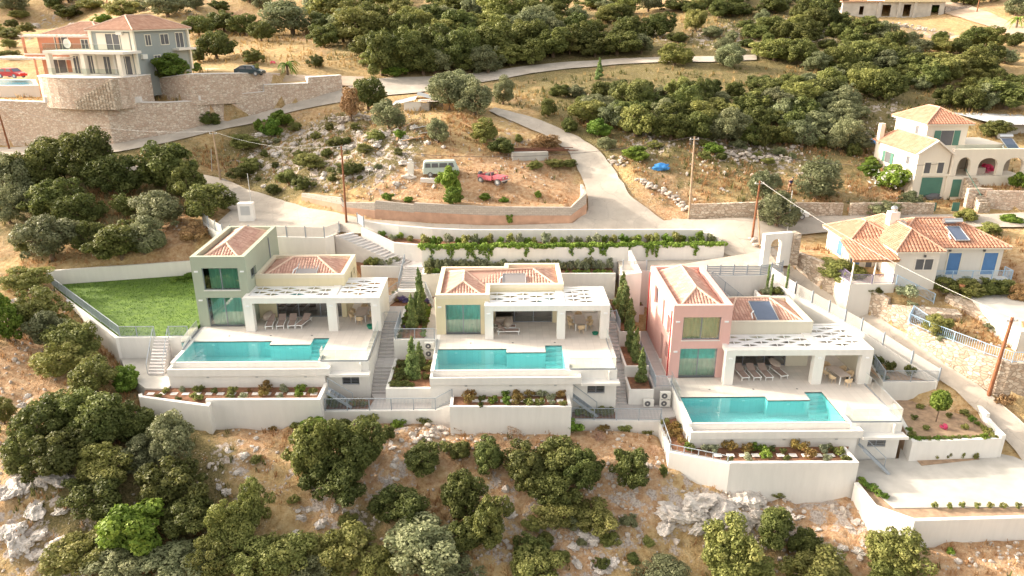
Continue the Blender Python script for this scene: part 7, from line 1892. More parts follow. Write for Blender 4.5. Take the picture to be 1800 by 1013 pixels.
def protos():
    specs = {'oak': (L['oak'], 9500, .066, 52, (.14, .32)), 'olive': (L['olive'], 9500, .058, 46, (.15, .34)), 'lime': (L['lime'], 9000, .064, 50, (.14, .32)), 'fresh': (L['fresh'], 7000, .080, 40, (.15, .30)), 'dry': (L['dry'], 4200, .07, 22, (.2, .36))}
    for k, (m_, n, s, nc, cr) in specs.items():
        PC[k] = []
        for v in range(4):
            cl = crown_clumps(v * 31 + len(k), nc, cr=cr)
            q, r = leaf_cloud(cl, n, s, v * 7 + len(k)); PC[k].append(cloud_mesh('crown', q, r, m_))
    PT['t'] = [trunk_mesh(3), trunk_mesh(8)]
    # upright ones
    cl = []
    rg = random.Random(4)
    for i in range(46):
        u = i / 45; a = rg.uniform(0, 6.28); rr = (.42 * (1 - u) ** .75 + .05); cl.append((math.cos(a) * rr * .75, math.sin(a) * rr * .75, .12 + 1.86 * u, rr * .62 + .03, rr * .62 + .03, .15))
    q, r = leaf_cloud(cl, 4200, .075, 5); PC['conifer'] = [cloud_mesh('crown', q, r, L['cyp'])]
    cl = [(rg.uniform(-.02, .02), rg.uniform(-.02, .02), .1 + 1.85 * i / 30, .13 * (1 - abs(i / 30 - .4) * .7), .13 * (1 - abs(i / 30 - .4) * .7), .1) for i in range(31)]
    q, r = leaf_cloud(cl, 2000, .05, 6); PC['cypress'] = [cloud_mesh('crown', q, r, L['cyp'])]
    for k, m_, n, s in (('s_fresh', L['fresh'], 520, .17), ('s_sage', L['sage'], 560, .15), ('s_rust', L['rust'], 620, .13), ('s_oak', L['oak'], 560, .15), ('s_lime', L['lime'], 520, .17), ('s_olive', L['olive'], 520, .16), ('s_purple', L['purple'], 500, .12), ('s_pinkdry', L['pinkdry'], 700, .07), ('s_dry', L['dry'], 520, .12), ('s_magenta', L['magenta'], 600, .13)):
        PC[k] = []
        for v in range(2):
            q, r = leaf_cloud(crown_clumps(v * 5 + 2, 9, z0=.62, H=.75, cr=(.34, .52), low=-.3), n, s, v + 3, asp=2.0)
            PC[k].append(cloud_mesh('shrub', q, r, m_))
protos()
LANDMARKS = [('the green villa pool', 430, 620), ('the green villa tower', 385, 500), ('the lawn', 240, 540), ('the meter cabinet', 432, 373), ('the yellow villa pool', 880, 632), ('the yellow villa roof', 870, 490),
 ('the pink villa tower', 1220, 550), ('the pink villa pool', 1340, 720), ('the lower parking', 1680, 850), ('the rose bed', 1660, 745), ('the grey house', 250, 85), ('the terracotta house', 90, 90), ('the dark car', 440, 128),
 ('the old van', 773, 293), ('the red car wreck', 863, 311), ('the ruined hut', 745, 200), ('the blue tarpaulin', 1162, 292), ('the rusty bar stack', 940, 268), ('the arcaded house', 1660, 260), ('the white arched gateway', 1375, 430),
 ('the blue shuttered house', 1620, 440), ('the unfinished building', 1570, 12), ('the flat roofed shed', 1780, 205), ('the dark brown utility pole', 604, 325), ('the pale leaning pole', 382, 275), ('the tall pale pole', 1216, 310),
 ('the thick leaning pole', 1760, 625), ('the far left utility pole', 6, 225), ('the hillside pole', 190, 12), ('the hill road', 1740, 25), ('the green villa bed wall', 460, 722), ('the yellow villa bed wall', 900, 733),
 ('the pink villa bed wall', 1390, 835), ('the angled wall corner', 1178, 830), ('the bottom left corner', 10, 1005), ('the bottom right corner', 1790, 1005), ('the top left corner', 10, 8), ('the top right corner', 1790, 8),
 ('the parking wall corner', 1608, 930), ('the junction utility pole', 1328, 365), ('the long wall stair head', 630, 400), ('the bottom edge middle', 900, 1010), ('the top edge middle', 900, 5),
 ('the left edge middle', 5, 500), ('the scrub road bend', 760, 150), ('the dirt bank', 1120, 125), ('the right edge middle', 1795, 500), ('the stone terrace stairs', 215, 155), ('the blue parasol', 1527, 275), ('the upper slope centre', 600, 230), ('the lower slope outcrop', 1240, 890), ('the hanging creeper', 900, 437), ('the garden stairs', 725, 490), ('the three slim cypresses', 1358, 500), ('the palm', 506, 122)]
DIRN = ['right', 'upper right', 'upper', 'upper left', 'left', 'lower left', 'lower', 'lower right']
RANK = ['nearest', 'second nearest', 'third nearest', 'fourth nearest', 'fifth nearest', 'sixth nearest', 'seventh nearest', 'eighth nearest', 'ninth nearest', 'tenth nearest', 'eleventh nearest', 'twelfth nearest', 'thirteenth nearest', 'fourteenth nearest']
def relabel(items, kindword):
    """items: (object, px, py, descriptor). A label that picks out one thing: its rank by distance from a landmark in one direction among its kind"""
    out = {}
    cand = {}
    for li, (ln, lx, ly) in enumerate(LANDMARKS):
        b = {}
        for i, (o, px, py, d) in enumerate(items):
            a = math.atan2(-(py - ly), px - lx); s = int(round(a / (math.pi / 4))) % 8; b.setdefault((s, d), []).append((math.hypot(px - lx, py - ly), i))
        for (s, d), v in b.items():
            v.sort()
            for r, (dist, i) in enumerate(v[:14]): cand.setdefault(i, []).append((dist * (1 + .9 * r), r, s, ln))
    for i, (o, px, py, d) in enumerate(items):
        c = sorted(cand.get(i, [(0, 0, 2, 'the lawn')]))[0]
        o['label'] = f'{d}, {RANK[c[1]]} {DIRN[c[2]]} of {c[3]}'
TREES = []
rgv = random.Random(77)
def add_tree(px, py, rx, ry, kind, trunk=True, dz=0.0):
    """crown centred at a photo pixel with half width rx, half height ry; stands on the ground below it"""
    p = hit(px, min(py + ry * .75, 1040))
    for _ in range(3):
        d = proj(p)[2]
        a = rx * d / FPX
        th = math.atan2(CAMH - p.z, p.y)
        c = math.sqrt(max((ry * d / FPX) ** 2 - (a * math.sin(th)) ** 2, (.45 * a) ** 2)) / max(.3, math.cos(th))
        c = min(c, a * 1.35)
        q = proj((p.x, p.y, p.z + c * .95))
        p2 = hit(px, min(1060, py + (proj(p)[1] - q[1])))
        p = p2
    g = Tf(p.x, p.y)
    TREES.append((Vector((p.x, p.y, g - .1 + dz)), a, c, kind, px, py))
HAND = [
 (110,272,46,36,'oak'),(165,280,46,42,'oak'),(70,300,38,42,'oak'),(205,305,42,38,'oak'),(28,312,38,48,'olive'),(55,352,25,26,'olive'),(18,362,30,32,'olive'),(105,352,44,36,'oak'),(140,372,34,28,'oak'),(92,415,50,46,'olive'),(48,428,18,18,'lime'),
 (298,297,46,40,'oak'),(332,322,34,32,'oak'),(370,355,42,30,'oak'),(280,366,46,38,'olive'),(222,358,22,20,'oak'),(215,420,48,36,'oak'),(255,412,38,32,'olive'),(168,420,24,28,'oak'),(343,405,26,17,'dry'),(320,438,26,10,'fresh'),
 (50,492,34,22,'lime'),(72,545,44,36,'lime'),(15,560,34,42,'fresh'),(98,582,38,30,'olive'),(135,602,42,36,'lime'),(120,632,46,32,'lime'),(170,665,42,34,'oak'),(222,667,28,24,'fresh'),
 (75,745,48,44,'oak'),(125,718,44,38,'oak'),(170,735,50,44,'oak'),(105,800,54,46,'oak'),(60,800,34,38,'oak'),(200,745,44,40,'oak'),(248,742,34,26,'oak'),(310,775,42,46,'olive'),(192,818,48,38,'lime'),(310,845,54,44,'oak'),(170,872,48,42,'oak'),(250,800,40,34,'olive'),
 (335,905,50,42,'oak'),(242,935,56,52,'fresh'),(140,965,52,40,'lime'),(210,1000,50,36,'olive'),(408,925,40,60,'lime'),(318,985,58,40,'olive'),(378,985,34,40,'lime'),(8,722,20,30,'lime'),(440,985,50,34,'lime'),
 (560,792,44,52,'oak'),(628,792,46,46,'oak'),(592,842,52,42,'oak'),(558,752,28,22,'fresh'),(600,760,30,20,'oak'),(448,890,32,48,'lime'),(505,975,54,40,'lime'),(610,968,58,46,'lime'),(560,1005,40,30,'olive'),(670,1000,40,30,'lime'),
 (748,798,38,30,'oak'),(810,792,20,18,'oak'),(708,888,44,38,'oak'),(748,962,70,48,'olive'),(815,870,38,40,'oak'),(862,915,36,44,'oak'),(828,940,36,34,'oak'),(858,800,30,28,'oak'),(682,757,12,17,'oak'),(790,1000,50,28,'olive'),
 (922,815,42,38,'oak'),(985,808,48,38,'oak'),(1022,828,34,38,'oak'),(965,858,40,34,'oak'),(985,898,40,28,'lime'),(1045,900,40,26,'lime'),(934,960,28,28,'oak'),(1107,815,34,40,'oak'),(945,1003,50,20,'lime'),(1278,962,48,52,'lime'),(1300,1000,50,30,'lime'),(1160,1003,44,16,'olive'),(1166,826,8,12,'oak'),
 (1574,968,48,44,'lime'),(1560,1010,40,24,'lime'),(1358,925,34,36,'oak'),(1410,950,27,27,'oak'),(1430,1002,56,22,'lime'),(1366,866,13,11,'lime'),(1465,860,11,7,'lime'),(1671,967,8,7,'fresh'),
 (382,80,31,24,'oak'),(350,98,14,13,'oak'),(448,98,17,14,'oak'),(450,121,10,10,'lime'),(555,106,14,12,'oak'),(350,44,28,20,'oak'),(395,38,28,18,'oak'),(430,44,24,18,'oak'),(460,55,20,18,'oak'),(515,28,50,32,'olive'),(570,58,26,24,'oak'),(634,45,44,30,'lime'),(564,74,9,9,'lime'),
 (672,96,32,36,'oak'),(716,90,36,38,'oak'),(752,82,32,34,'oak'),(785,90,32,34,'oak'),(822,84,34,32,'oak'),(868,76,36,32,'oak'),(694,124,22,10,'fresh'),
 (648,162,27,30,'oak'),(618,188,22,38,'dry'),(790,160,38,34,'olive'),(835,170,36,32,'olive'),(810,146,34,24,'olive'),(884,162,20,22,'olive'),(685,202,28,25,'olive'),(770,230,23,22,'olive'),(850,230,26,21,'lime'),(880,256,24,15,'oak'),(958,250,30,13,'dry'),(912,238,8,8,'lime'),
 (367,206,17,14,'oak'),(497,208,20,15,'fresh'),(478,226,17,16,'fresh'),(455,220,9,15,'fresh'),(430,250,28,13,'lime'),(545,285,28,11,'lime'),(440,290,20,11,'lime'),(505,312,20,11,'lime'),(425,303,22,12,'oak'),(533,323,19,13,'oak'),(610,300,24,12,'oak'),(703,235,11,9,'fresh'),(508,308,11,9,'fresh'),
 (590,250,18,9,'lime'),(640,262,16,8,'lime'),(660,240,18,9,'lime'),(575,268,12,7,'oak'),(480,330,14,9,'oak'),
 (792,318,20,24,'fresh'),(796,345,18,16,'fresh'),(790,296,12,14,'fresh'),(682,345,12,8,'fresh'),(718,350,10,6,'fresh'),(897,378,9,11,'fresh'),(947,341,7,7,'fresh'),(885,352,10,6,'fresh'),(852,344,12,7,'fresh'),
 (1000,218,16,12,'oak'),(1052,227,24,16,'fresh'),(1066,252,16,12,'olive'),(1116,271,28,14,'fresh'),(963,190,15,16,'oak'),(1255,262,17,11,'fresh'),(1432,315,41,36,'olive'),(1340,328,28,27,'olive'),(1365,368,36,34,'olive'),
 (940,290,14,8,'lime'),(975,286,16,9,'lime'),(1000,285,14,8,'lime'),
 (1563,312,29,22,'fresh'),(1530,300,18,16,'fresh'),(1603,312,21,17,'oak'),(1554,364,31,13,'olive'),(1600,355,21,15,'olive'),(1528,283,13,8,'fresh'),(1696,378,21,11,'lime'),(1788,318,17,14,'fresh'),(1748,225,25,17,'oak'),(1778,383,18,9,'fresh'),(1738,402,20,11,'lime'),
 (1480,478,38,19,'lime'),(1537,512,14,7,'lime'),(1657,497,27,17,'lime'),(1700,506,30,18,'lime'),(1738,506,24,16,'oak'),(1770,505,21,14,'lime'),(1792,515,17,22,'dry'),(1645,570,24,19,'lime'),(1657,592,18,10,'olive'),(1750,575,17,11,'olive'),
 (971,22,27,20,'oak'),(1085,24,25,15,'oak'),(1160,45,27,20,'oak'),(1222,35,22,20,'lime'),(1186,95,29,19,'lime'),(1282,96,29,21,'olive'),(910,60,34,24,'oak'),(972,76,34,25,'oak'),(1020,68,29,25,'oak'),(1085,76,38,20,'oak'),(1127,78,24,16,'olive'),
 (1350,45,24,15,'oak'),(1360,8,30,13,'oak'),(1408,22,22,20,'oak'),(1362,85,36,21,'lime'),(1408,90,30,25,'oak'),(1445,28,28,23,'oak'),(1511,48,31,17,'oak'),(1185,8,26,10,'oak'),(1290,14,30,12,'oak'),(800,10,34,16,'oak'),(860,20,26,14,'olive'),(1040,5,25,10,'oak'),(1250,55,20,10,'olive'),
 (120,20,24,12,'oak'),(160,8,24,10,'lime'),(215,16,28,15,'lime'),(295,12,34,18,'olive'),(182,35,16,9,'fresh'),(20,58,20,10,'lime'),(48,48,14,9,'lime'),(18,95,18,9,'lime'),(245,10,20,10,'olive'),(385,10,20,9,'oak'),(310,120,32,20,'fresh'),(292,132,14,12,'oak'),(345,118,12,9,'fresh'),
 (1300,255,16,8,'olive'),(1150,250,12,7,'lime'),(1440,250,14,9,'oak'),(1500,262,14,12,'oak'),(1640,15,10,6,'fresh'),
]
for h_ in HAND: add_tree(*h_)
def inpoly(x, y, poly):
    c = False
    for i in range(len(poly)):
        x1, y1 = poly[i]; x2, y2 = poly[i - 1]
        if (y1 > y) != (y2 > y) and x < (x2 - x1) * (y - y1) / (y2 - y1) + x1: c = not c
    return c
FILL = [([(530,12),(900,8),(1130,30),(1140,82),(900,105),(660,118),(622,70),(545,55)], 30, 28, 17, (.58,.22,.2)),
        ([(928,150),(1100,150),(1250,140),(1480,140),(1520,180),(1500,250),(1330,240),(1100,212),(950,178)], 31, 29, 19, (.46,.24,.3)),
        ([(1400,112),(1480,92),(1600,75),(1795,85),(1795,122),(1690,125),(1600,165),(1500,150)], 31, 29, 18, (.48,.26,.26)),
        ([(1640,158),(1765,150),(1770,180),(1700,190),(1640,180)], 36, 32, 20, (.7,.1,.2)),
        ([(1405,2),(1480,2),(1480,50),(1405,60)], 32, 26, 18, (.8,.1,.1)),
        ([(0,-14),(520,-14),(500,16),(0,14)], 62, 22, 15, (.4,.3,.3)), ([(900,-18),(1480,-18),(1470,20),(900,12)], 52, 24, 15, (.6,.2,.2)), ([(540,-20),(900,-20),(900,0),(540,6)], 44, 28, 14, (.6,.2,.2)), ([(1660,-18),(1800,-14),(1800,20),(1760,10)], 60, 20, 14, (.5,.3,.2)),
        ([(1150,30),(1480,25),(1470,85),(1250,80),(1150,70)], 46, 17, 17, (.5,.2,.3)), ([(1480,40),(1640,60),(1790,60),(1790,80),(1500,78)], 44, 22, 15, (.6,.2,.2)),
        ([(430,235),(600,195),(720,225),(720,290),(560,335),(430,315)], 58, 9, 24, (.2,.6,.2)), ([(0,20),(160,25),(40,45),(0,120)], 34, 13, 18, (.2,.6,.2)), ([(900,880),(1150,900),(1200,1010),(900,1010)], 60, 16, 34, (.3,.6,.1)), ([(430,770),(540,900),(700,870),(700,960),(440,860)], 60, 14, 34, (.3,.6,.1)),
        ([(1640,130),(1790,128),(1795,160),(1640,150)], 40, 16, 16, (.3,.5,.2)), ([(1230,248),(1420,255),(1430,290),(1240,280)], 42, 10, 14, (.3,.4,.3))]
rgf = random.Random(5)
for poly, sx_, r0, sy_, mix in FILL:
    xs = [p[0] for p in poly]; ys = [p[1] for p in poly]; y = min(ys); row = 0
    while y < max(ys):
        x = min(xs) + (row % 2) * sx_ / 2
        while x < max(xs):
            qx, qy = x + rgf.uniform(-10, 10), y + rgf.uniform(-6, 6)
            if inpoly(qx, qy, poly) and all(math.hypot((qx - t_[4]) / 1.3, (qy - t_[5])) > 15 for t_ in TREES):
                u = rgf.random(); kd = 'oak' if u < mix[0] else 'lime' if u < mix[0] + mix[1] else 'olive'
                rr = r0 * rgf.uniform(.6, 1.25); add_tree(qx, qy, rr, rr * rgf.uniform(.55, .9), kd)
            x += sx_
        y += sy_; row += 1
print('TREES', len(TREES), {k: sum(t_[3] == k for t_ in TREES) for k in ('oak','olive','lime','fresh','dry')})
DESC = {'oak': 'dark green bushy evergreen', 'olive': 'grey green olive tree', 'lime': 'yellow green shrubby tree', 'fresh': 'bright green leafy bush', 'dry': 'brown dry leaved bush'}
GRP = {'oak': 'dark evergreens on the slope', 'olive': 'olive trees on the slope', 'lime': 'yellow green shrubby trees', 'fresh': 'bright green bushes', 'dry': 'brown dry bushes'}
items = []
for i, (p, a, c, kd, px, py) in enumerate(TREES):
    kind = 'olive_tree' if kd == 'olive' else 'evergreen_tree' if kd == 'oak' else 'shrub_tree' if kd == 'lime' else 'leafy_bush' if kd == 'fresh' else 'dry_bush'
    t = thing(kind, 'x', 'tree' if kd in ('oak', 'olive', 'lime') else 'bush', tuple(p), rz=rgv.uniform(0, 6.28), group=GRP[kd], local=True)
    el = rgv.uniform(.9, 1.12)
    t.scale = (a * el * 1.06, a / el * 1.06, c / .97 * rgv.uniform(.92, 1.12))
    o = bpy.data.objects.new('crown', PC[kd][rgv.randrange(len(PC[kd]))]); COL.objects.link(o); o.parent = t
    if px == 1563 and py == 312:
        q, r = leaf_cloud(crown_clumps(9, 20, R=1.04, H=1.04), 130, .15, 3); ob = bpy.data.objects.new('white_blossom', cloud_mesh('blossom', q, r, L['whitefl'])); COL.objects.link(ob); ob.parent = t
    o = bpy.data.objects.new('trunk', PT['t'][i % 2]); COL.objects.link(o); o.parent = t
    items.append((t, px, py, DESC[kd]))
relabel(items, 'tree')
# garden plants ---------------------------------------------------
GP = []
def shrub(kind, p, r, h=None, desc=None, group=None, name=None):
    mp = {'fresh': 'bright green', 'sage': 'silvery green', 'rust': 'rusty brown', 'oak': 'dark green', 'lime': 'yellow green', 'olive': 'grey green', 'purple': 'purple flowering', 'pinkdry': 'pinkish dry', 'dry': 'dry brown', 'magenta': 'magenta flowering'}
    me = PC['s_' + kind][rgv.randrange(2)]
    o = bpy.data.objects.new(name or 'garden_shrub', me); COL.objects.link(o)
    o.location = (p[0], p[1], p[2] - .03); h = h or r * 1.1; o.scale = (r, r, h); o.rotation_euler = (0, 0, rgv.uniform(0, 6.28))
    o['category'] = 'shrub'; o['group'] = group or 'garden shrubs'
    q = proj((p[0], p[1], p[2] + h * .6)); GP.append((o, q[0], q[1], desc or mp[kind] + ' garden shrub'))
def row(kinds, x0, x1, y, z, n, r, group, jy=.15, hk=1.1, y1=None, z1=None):
    for i in range(n):
        u = (i + .5) / n + rgv.uniform(-.25, .25) / n; rr = r * rgv.uniform(.75, 1.25)
        shrub(rgv.choice(kinds), (x0 + (x1 - x0) * u, (y if y1 is None else y + (y1 - y) * u) + rgv.uniform(-jy, jy), z if z1 is None else z + (z1 - z) * u), rr, rr * hk, group=group)
G1 = 'shrubs on the upper planted terrace'; G2 = 'silvery hedge plants on the lower planted terrace'
row(['fresh', 'sage', 'olive', 'lime', 'fresh'], xm0 - .5, xm2 - .8, 72.4, 4.15, 34, .46, G1, .25, 1.7)
row(['lime', 'fresh'], xm0 + .3, xm2 - .8, 71.5, 4.15, 20, .26, G1, .12, 1.0)
for px_, py_, k in ((672, 410, 'fresh'), (690, 415, 'sage'), (706, 413, 'fresh'), (722, 417, 'lime')): shrub(k, P(px_, py_ + 8, 4.15), .42, .55, group=G1)
row(['sage', 'olive', 'sage'], xm0 + .5, 11.0, 70.25, 2.2, 38, .42, G2, .14, 1.9)
row(['fresh'], 6.4, 11.0, 69.25, 2.2, 9, .26, 'small green balls on the lower planted terrace', .05, .9); row(['fresh', 'lime'], xm0 + .5, xm0 + 2.0, 69.3, 2.2, 3, .4, 'small green balls on the lower planted terrace')
row(['olive', 'fresh', 'sage', 'lime'], -14.0, -10.6, 71.9, 2.2, 7, .42, 'shrubs left of the long stairs', .2, 1.4)
for px_, py_, k, r in ((294,686,'lime',.3),(320,684,'sage',.3),(349,686,'oak',.45),(379,687,'oak',.3),(410,688,'lime',.42),(437,685,'rust',.22),(467,684,'rust',.62),(460,694,'rust',.45),(498,684,'sage',.42),(530,683,'fresh',.42),(552,687,'lime',.36),
                      (280,697,'lime',.28),(312,701,'oak',.26),(345,700,'lime',.45),(430,697,'sage',.36),(492,697,'sage',.32),(523,694,'fresh',.36),(404,697,'lime',.3)):
    shrub(k, P(px_, py_ + 4, -1.95), r * 1.0, group='shrubs in the green villa front bed')
for px_, py_, k, r in ((822,692,'rust',.6),(822,706,'rust',.55),(848,699,'oak',.3),(867,703,'fresh',.4),(845,711,'oak',.28),(888,694,'fresh',.38),(889,706,'fresh',.4),(907,695,'rust',.5),(910,705,'rust',.5),(931,694,'rust',.45),(931,708,'lime',.42),(952,694,'sage',.45),(949,707,'lime',.4),(969,698,'sage',.36),(970,709,'sage',.3),(987,695,'rust',.5),(990,711,'lime',.34)):
    shrub(k, P(px_, py_ + 4, -1.95), r * 1.0, group='shrubs in the yellow villa front bed')
for px_, py_, k, r in ((1216,789,'oak',.4),(1240,790,'sage',.42),(1255,790,'sage',.4),(1284,788,'rust',.6),(1313,790,'rust',.5),(1324,786,'fresh',.4),(1343,791,'fresh',.42),(1356,789,'oak',.32),(1395,786,'rust',.6),(1412,789,'rust',.5),(1446,791,'sage',.45),(1458,789,'oak',.36),(1475,794,'lime',.42),(1283,807,'oak',.28),(1313,806,'sage',.42),(1349,803,'fresh',.46),(1376,795,'oak',.32),(1383,808,'oak',.36),(1421,804,'rust',.58),(1453,807,'sage',.38),(1485,808,'lime',.38),
                      (1172,745,'lime',.4),(1180,755,'rust',.6),(1186,765,'rust',.6),(1195,777,'rust',.42),(1208,786,'fresh',.38),(1190,749,'lime',.4)):
    shrub(k, P(px_, py_ + 3, -4.0), r * .95, group='shrubs in the pink villa front bed')
row(['fresh', 'rust', 'oak', 'fresh'], -13.8, -11.0, 52.5, -3.05, 9, .38, 'shrubs behind the walkway railings', .4); row(['fresh', 'oak', 'lime'], 5.9, 8.9, 52.0, -3.75, 8, .38, 'shrubs behind the walkway railings', .3)
# gardens between the villas
row(['purple', 'dry', 'sage', 'purple', 'dry', 'oak'], -8.9, -7.0, 59.0, -.05, 9, .38, 'flowering plants between the green and yellow villas', .3, .7, 66.5)
row(['purple', 'sage', 'dry', 'oak', 'purple'], -10.4, -7.2, 67.6, -.05, 8, .45, 'flowering plants between the green and yellow villas', .7, .7)
row(['fresh', 'oak', 'fresh'], -8.95, -8.95, 58.8, -.05, 10, .28, 'low hedge plants along the green villa alley', .1, 1.0, 66.0); row(['fresh', 'oak'], -6.95, -6.95, 59.0, -.05, 11, .26, 'low hedge plants along the yellow villa path', .1, 1.0, 66.5)
row(['fresh', 'lime'], -10.6, -8.4, 69.0, -.05, 6, .4, 'shrubs below the railed landing', .2)
for i in range(16): shrub('oak', (-8.75 + .36 * (i % 4), 53.5 + 1.1 * (i // 4) + rgv.uniform(-.2, .2), -1.85), .48, .4, 'dense dark green ground cover mound', 'ground cover mounds in the lower planter')
for x, y in ((-6.3, 56.0), (-6.35, 54.6), (-6.2, 57.0)): shrub('lime', (x, y, -1.85), .36, group='small bushes in the lower planter')
row(['lime', 'fresh', 'oak', 'sage'], 10.9, 12.0, 67.2, -.3, 7, .5, 'shrubs behind the garden conifers', .8, 1.3, 64.5); row(['fresh'], 9.6, 9.7, 68.0, 0, 6, .42, 'low hedge right of the yellow villa', .1, 1.3, 63.0)
row(['sage', 'lime'], 11.6, 13.8, 67.4, -.6, 4, .3, 'plants in the rear planter left of the pink tower'); row(['oak', 'sage'], 24.4, 26.8, 64.8, 1.6, 6, .45, 'plants under the slim cypresses', .3)
for px_, py_ in ((1540, 640), (1563, 650), (1598, 655)): shrub('oak', P(px_, py_ + 6, -2.35), .5, .8, 'dark shrub with a red flower', 'shrubs in the railed upper bed')
row(['oak', 'sage'], c0.x + .4, c1.x + .3, c0.y - .2, -2.35, 8, .3, 'low plants in the railed upper bed', .1, 1.0, c1.y + .3)
def edge_row(a, b, n, z, kinds, r, group):
    row(kinds, a.x, b.x, a.y, z, n, r, group, .06, 1.0, b.y)
GH = 'low green border of the rose bed'
edge_row(BD[1] + Vector((.35, .0, 0)), BD[2] + Vector((.1, .3, 0)), 4, -3.95, ['lime', 'fresh'], .28, GH); edge_row(BD[2] + Vector((.2, .3, 0)), BD[3] + Vector((-.3, .3, 0)), 17, -3.95, ['lime', 'fresh'], .26, GH); edge_row(BD[3] + Vector((-.3, .6, 0)), BD[6] + Vector((-.3, -.2, 0)), 15, -3.95, ['fresh', 'lime'], .30, GH); edge_row(BD[6] + Vector((-.6, -.1, 0)), BD[7], 7, -3.95, ['fresh'], .28, GH)
for px_, py_, k in ((1606, 738, 'oak'), (1628, 756, 'lime'), (1661, 755, 'magenta'), (1698, 755, 'lime'), (1668, 735, 'oak'), (1618, 718, 'lime')): shrub(k, P(px_, py_, -3.95), .3, group='small roses in the rose bed')
for i in range(9): shrub('lime', P(1620 + i * 24 - (i > 6) * 0, 893, -5.5) if i else P(1540, 868, -5.5), .22, .34, 'small sapling on the lower parking edge', 'saplings round the lower parking')
for i in range(5): shrub('lime', P(1619 + i * 24, 806, -5.45), .2, .4, 'small sapling below the rose bed wall', 'saplings round the lower parking')
for px_, py_, r in ((1530, 862, .5), (1545, 872, .5), (1515, 850, .4)): shrub('fresh', P(px_, py_, -5.5), r, .35, 'low weedy plant', 'weeds in the parking corner bed')
for px_, py_, r in ((904, 760, .75), (953, 752, .6), (1055, 774, .65), (1153, 798, .5), (1765, 712, .9)):
    p = hit(px_, py_); shrub('pinkdry' if px_ < 1700 else 'dry', (p.x, p.y, Tf(p.x, p.y)), r, r * .9, 'feathery dry pinkish bush' if px_ < 1700 else 'heap of cut dry branches', 'dry bushes below the walls')
for px_, py_, r, k in ((1003, 758, .8, 'fresh'), (742, 735, .7, 'oak'), (650, 742, .9, 'lime'), (700, 742, .7, 'fresh'), (800, 755, .5, 'dry'), (860, 755, .5, 'lime'), (520, 750, .5, 'lime'), (480, 748, .4, 'rust'), (1100, 757, .6, 'lime'), (1140, 760, .5, 'lime'), (790, 728, .7, 'rust'), (1060, 758, .5, 'rust'), (1600, 540, .5, 'sage'), (1380, 470, .4, 'rust')):
    p = hit(px_, py_); shrub(k, (p.x, p.y, Tf(p.x, p.y)), r, r * .8, group='weeds at the foot of the white walls')
p = P(1731, 305, 8.9); shrub('magenta', p, .85, .8, 'magenta bougainvillea', 'flowering shrubs of the arcaded house'); shrub('magenta', P(482, 122, 17.6), 1.1, .9, 'reddish flowering shrub', 'flowering shrubs of the arcaded house'); shrub('sage', P(1600, 524, 2.6), 1.0, .8, 'pale silvery shrub')
relabel(GP, 'shrub')
# conifers and cypresses
def upright(kind, base, h, wd, label, group, name):
    t = thing(name, label, 'tree', tuple(base), rz=rgv.uniform(0, 6), group=group, local=True)
    o = bpy.data.objects.new('crown', PC[kind][0]); COL.objects.link(o); o.parent = t
    k = .44 if kind == 'conifer' else .15
    t.scale = (wd / k / 3.0, wd / k / 3.0, h / 2)
    m = MB(); m.tube([(0, 0, -.2), (0, 0, .9)], .03, 6); m.build('trunk', M['bark'], t)
UG = 'garden conifers between the villas'
for x, y, z, h, w_, lab in ((-7.6, 63.8, -.05, 4.6, 1.5, 'tallest conifer in the upper garden left of the yellow villa'), (-8.0, 60.6, -.05, 3.3, 1.3, 'front conifer in the upper garden left of the yellow villa'), (-7.3, 61.8, -.05, 3.4, 1.2, 'middle conifer in the upper garden left of the yellow villa'),
                           (-7.4, 54.9, -1.85, 3.6, 1.5, 'lone conifer in the lower planter left of the yellow villa pool'), (-7.0, 56.6, -1.85, 2.4, 1.3, 'shorter conifer beside the stacked air conditioners'),
                           (11.5, 65.6, -.35, 3.8, 1.5, 'rearmost conifer in the planters right of the yellow villa'), (11.3, 62.6, -.35, 3.9, 1.5, 'large conifer in the rear planter right of the yellow villa'), (11.5, 60.9, -.35, 3.0, 1.2, 'conifer near the railing in the rear planter'),
                           (11.4, 59.3, -1.65, 3.3, 1.2, 'rear conifer of the middle planter'), (11.5, 57.3, -1.65, 3.1, 1.1, 'front conifer of the middle planter'), (11.6, 54.9, -2.55, 3.2, 1.2, 'conifer in the front planter above the air conditioners')):
    upright('conifer', (x, y, z), h, w_, lab, UG, 'conifer')
for px_, py_, z, h, lab in ((1347, 515, 1.6, 2.8, 'slim cypress, left of three behind the pink villa wing'), (1354, 521, 1.6, 2.2, 'shortest slim cypress, middle of three behind the pink villa'), (1380, 521, 1.5, 3.1, 'tallest slim cypress, right of three behind the pink villa')):
    upright('cypress', P(px_, py_, z), h, .45, lab, 'slim cypresses', 'cypress')
p = P(1053, 140, 0); p = hit(1053, 140); upright('conifer', (p.x, p.y, p.z), 3.2, 1.5, 'small lone conifer on the earth bank below the dirt road', 'lone conifers', 'conifer')
# young round tree in the rose bed
p = P(1645, 742, -3.95); t = thing('young_tree', 'young tree with round bright green crown standing in the rose bed', 'tree', tuple(p), local=True)
q, r = leaf_cloud([(0, 0, 1.95, .75, .75, .8), (.25, .1, 2.3, .45, .45, .4), (-.3, 0, 1.7, .45, .45, .4)], 2600, .13, 8); o = bpy.data.objects.new('crown', cloud_mesh('crown', q, r, L['fresh'])); COL.objects.link(o); o.parent = t
m = MB(); m.tube([(0, 0, -.1), (.04, 0, 1.3)], .05, 6); m.build('trunk', M['bark'], t)
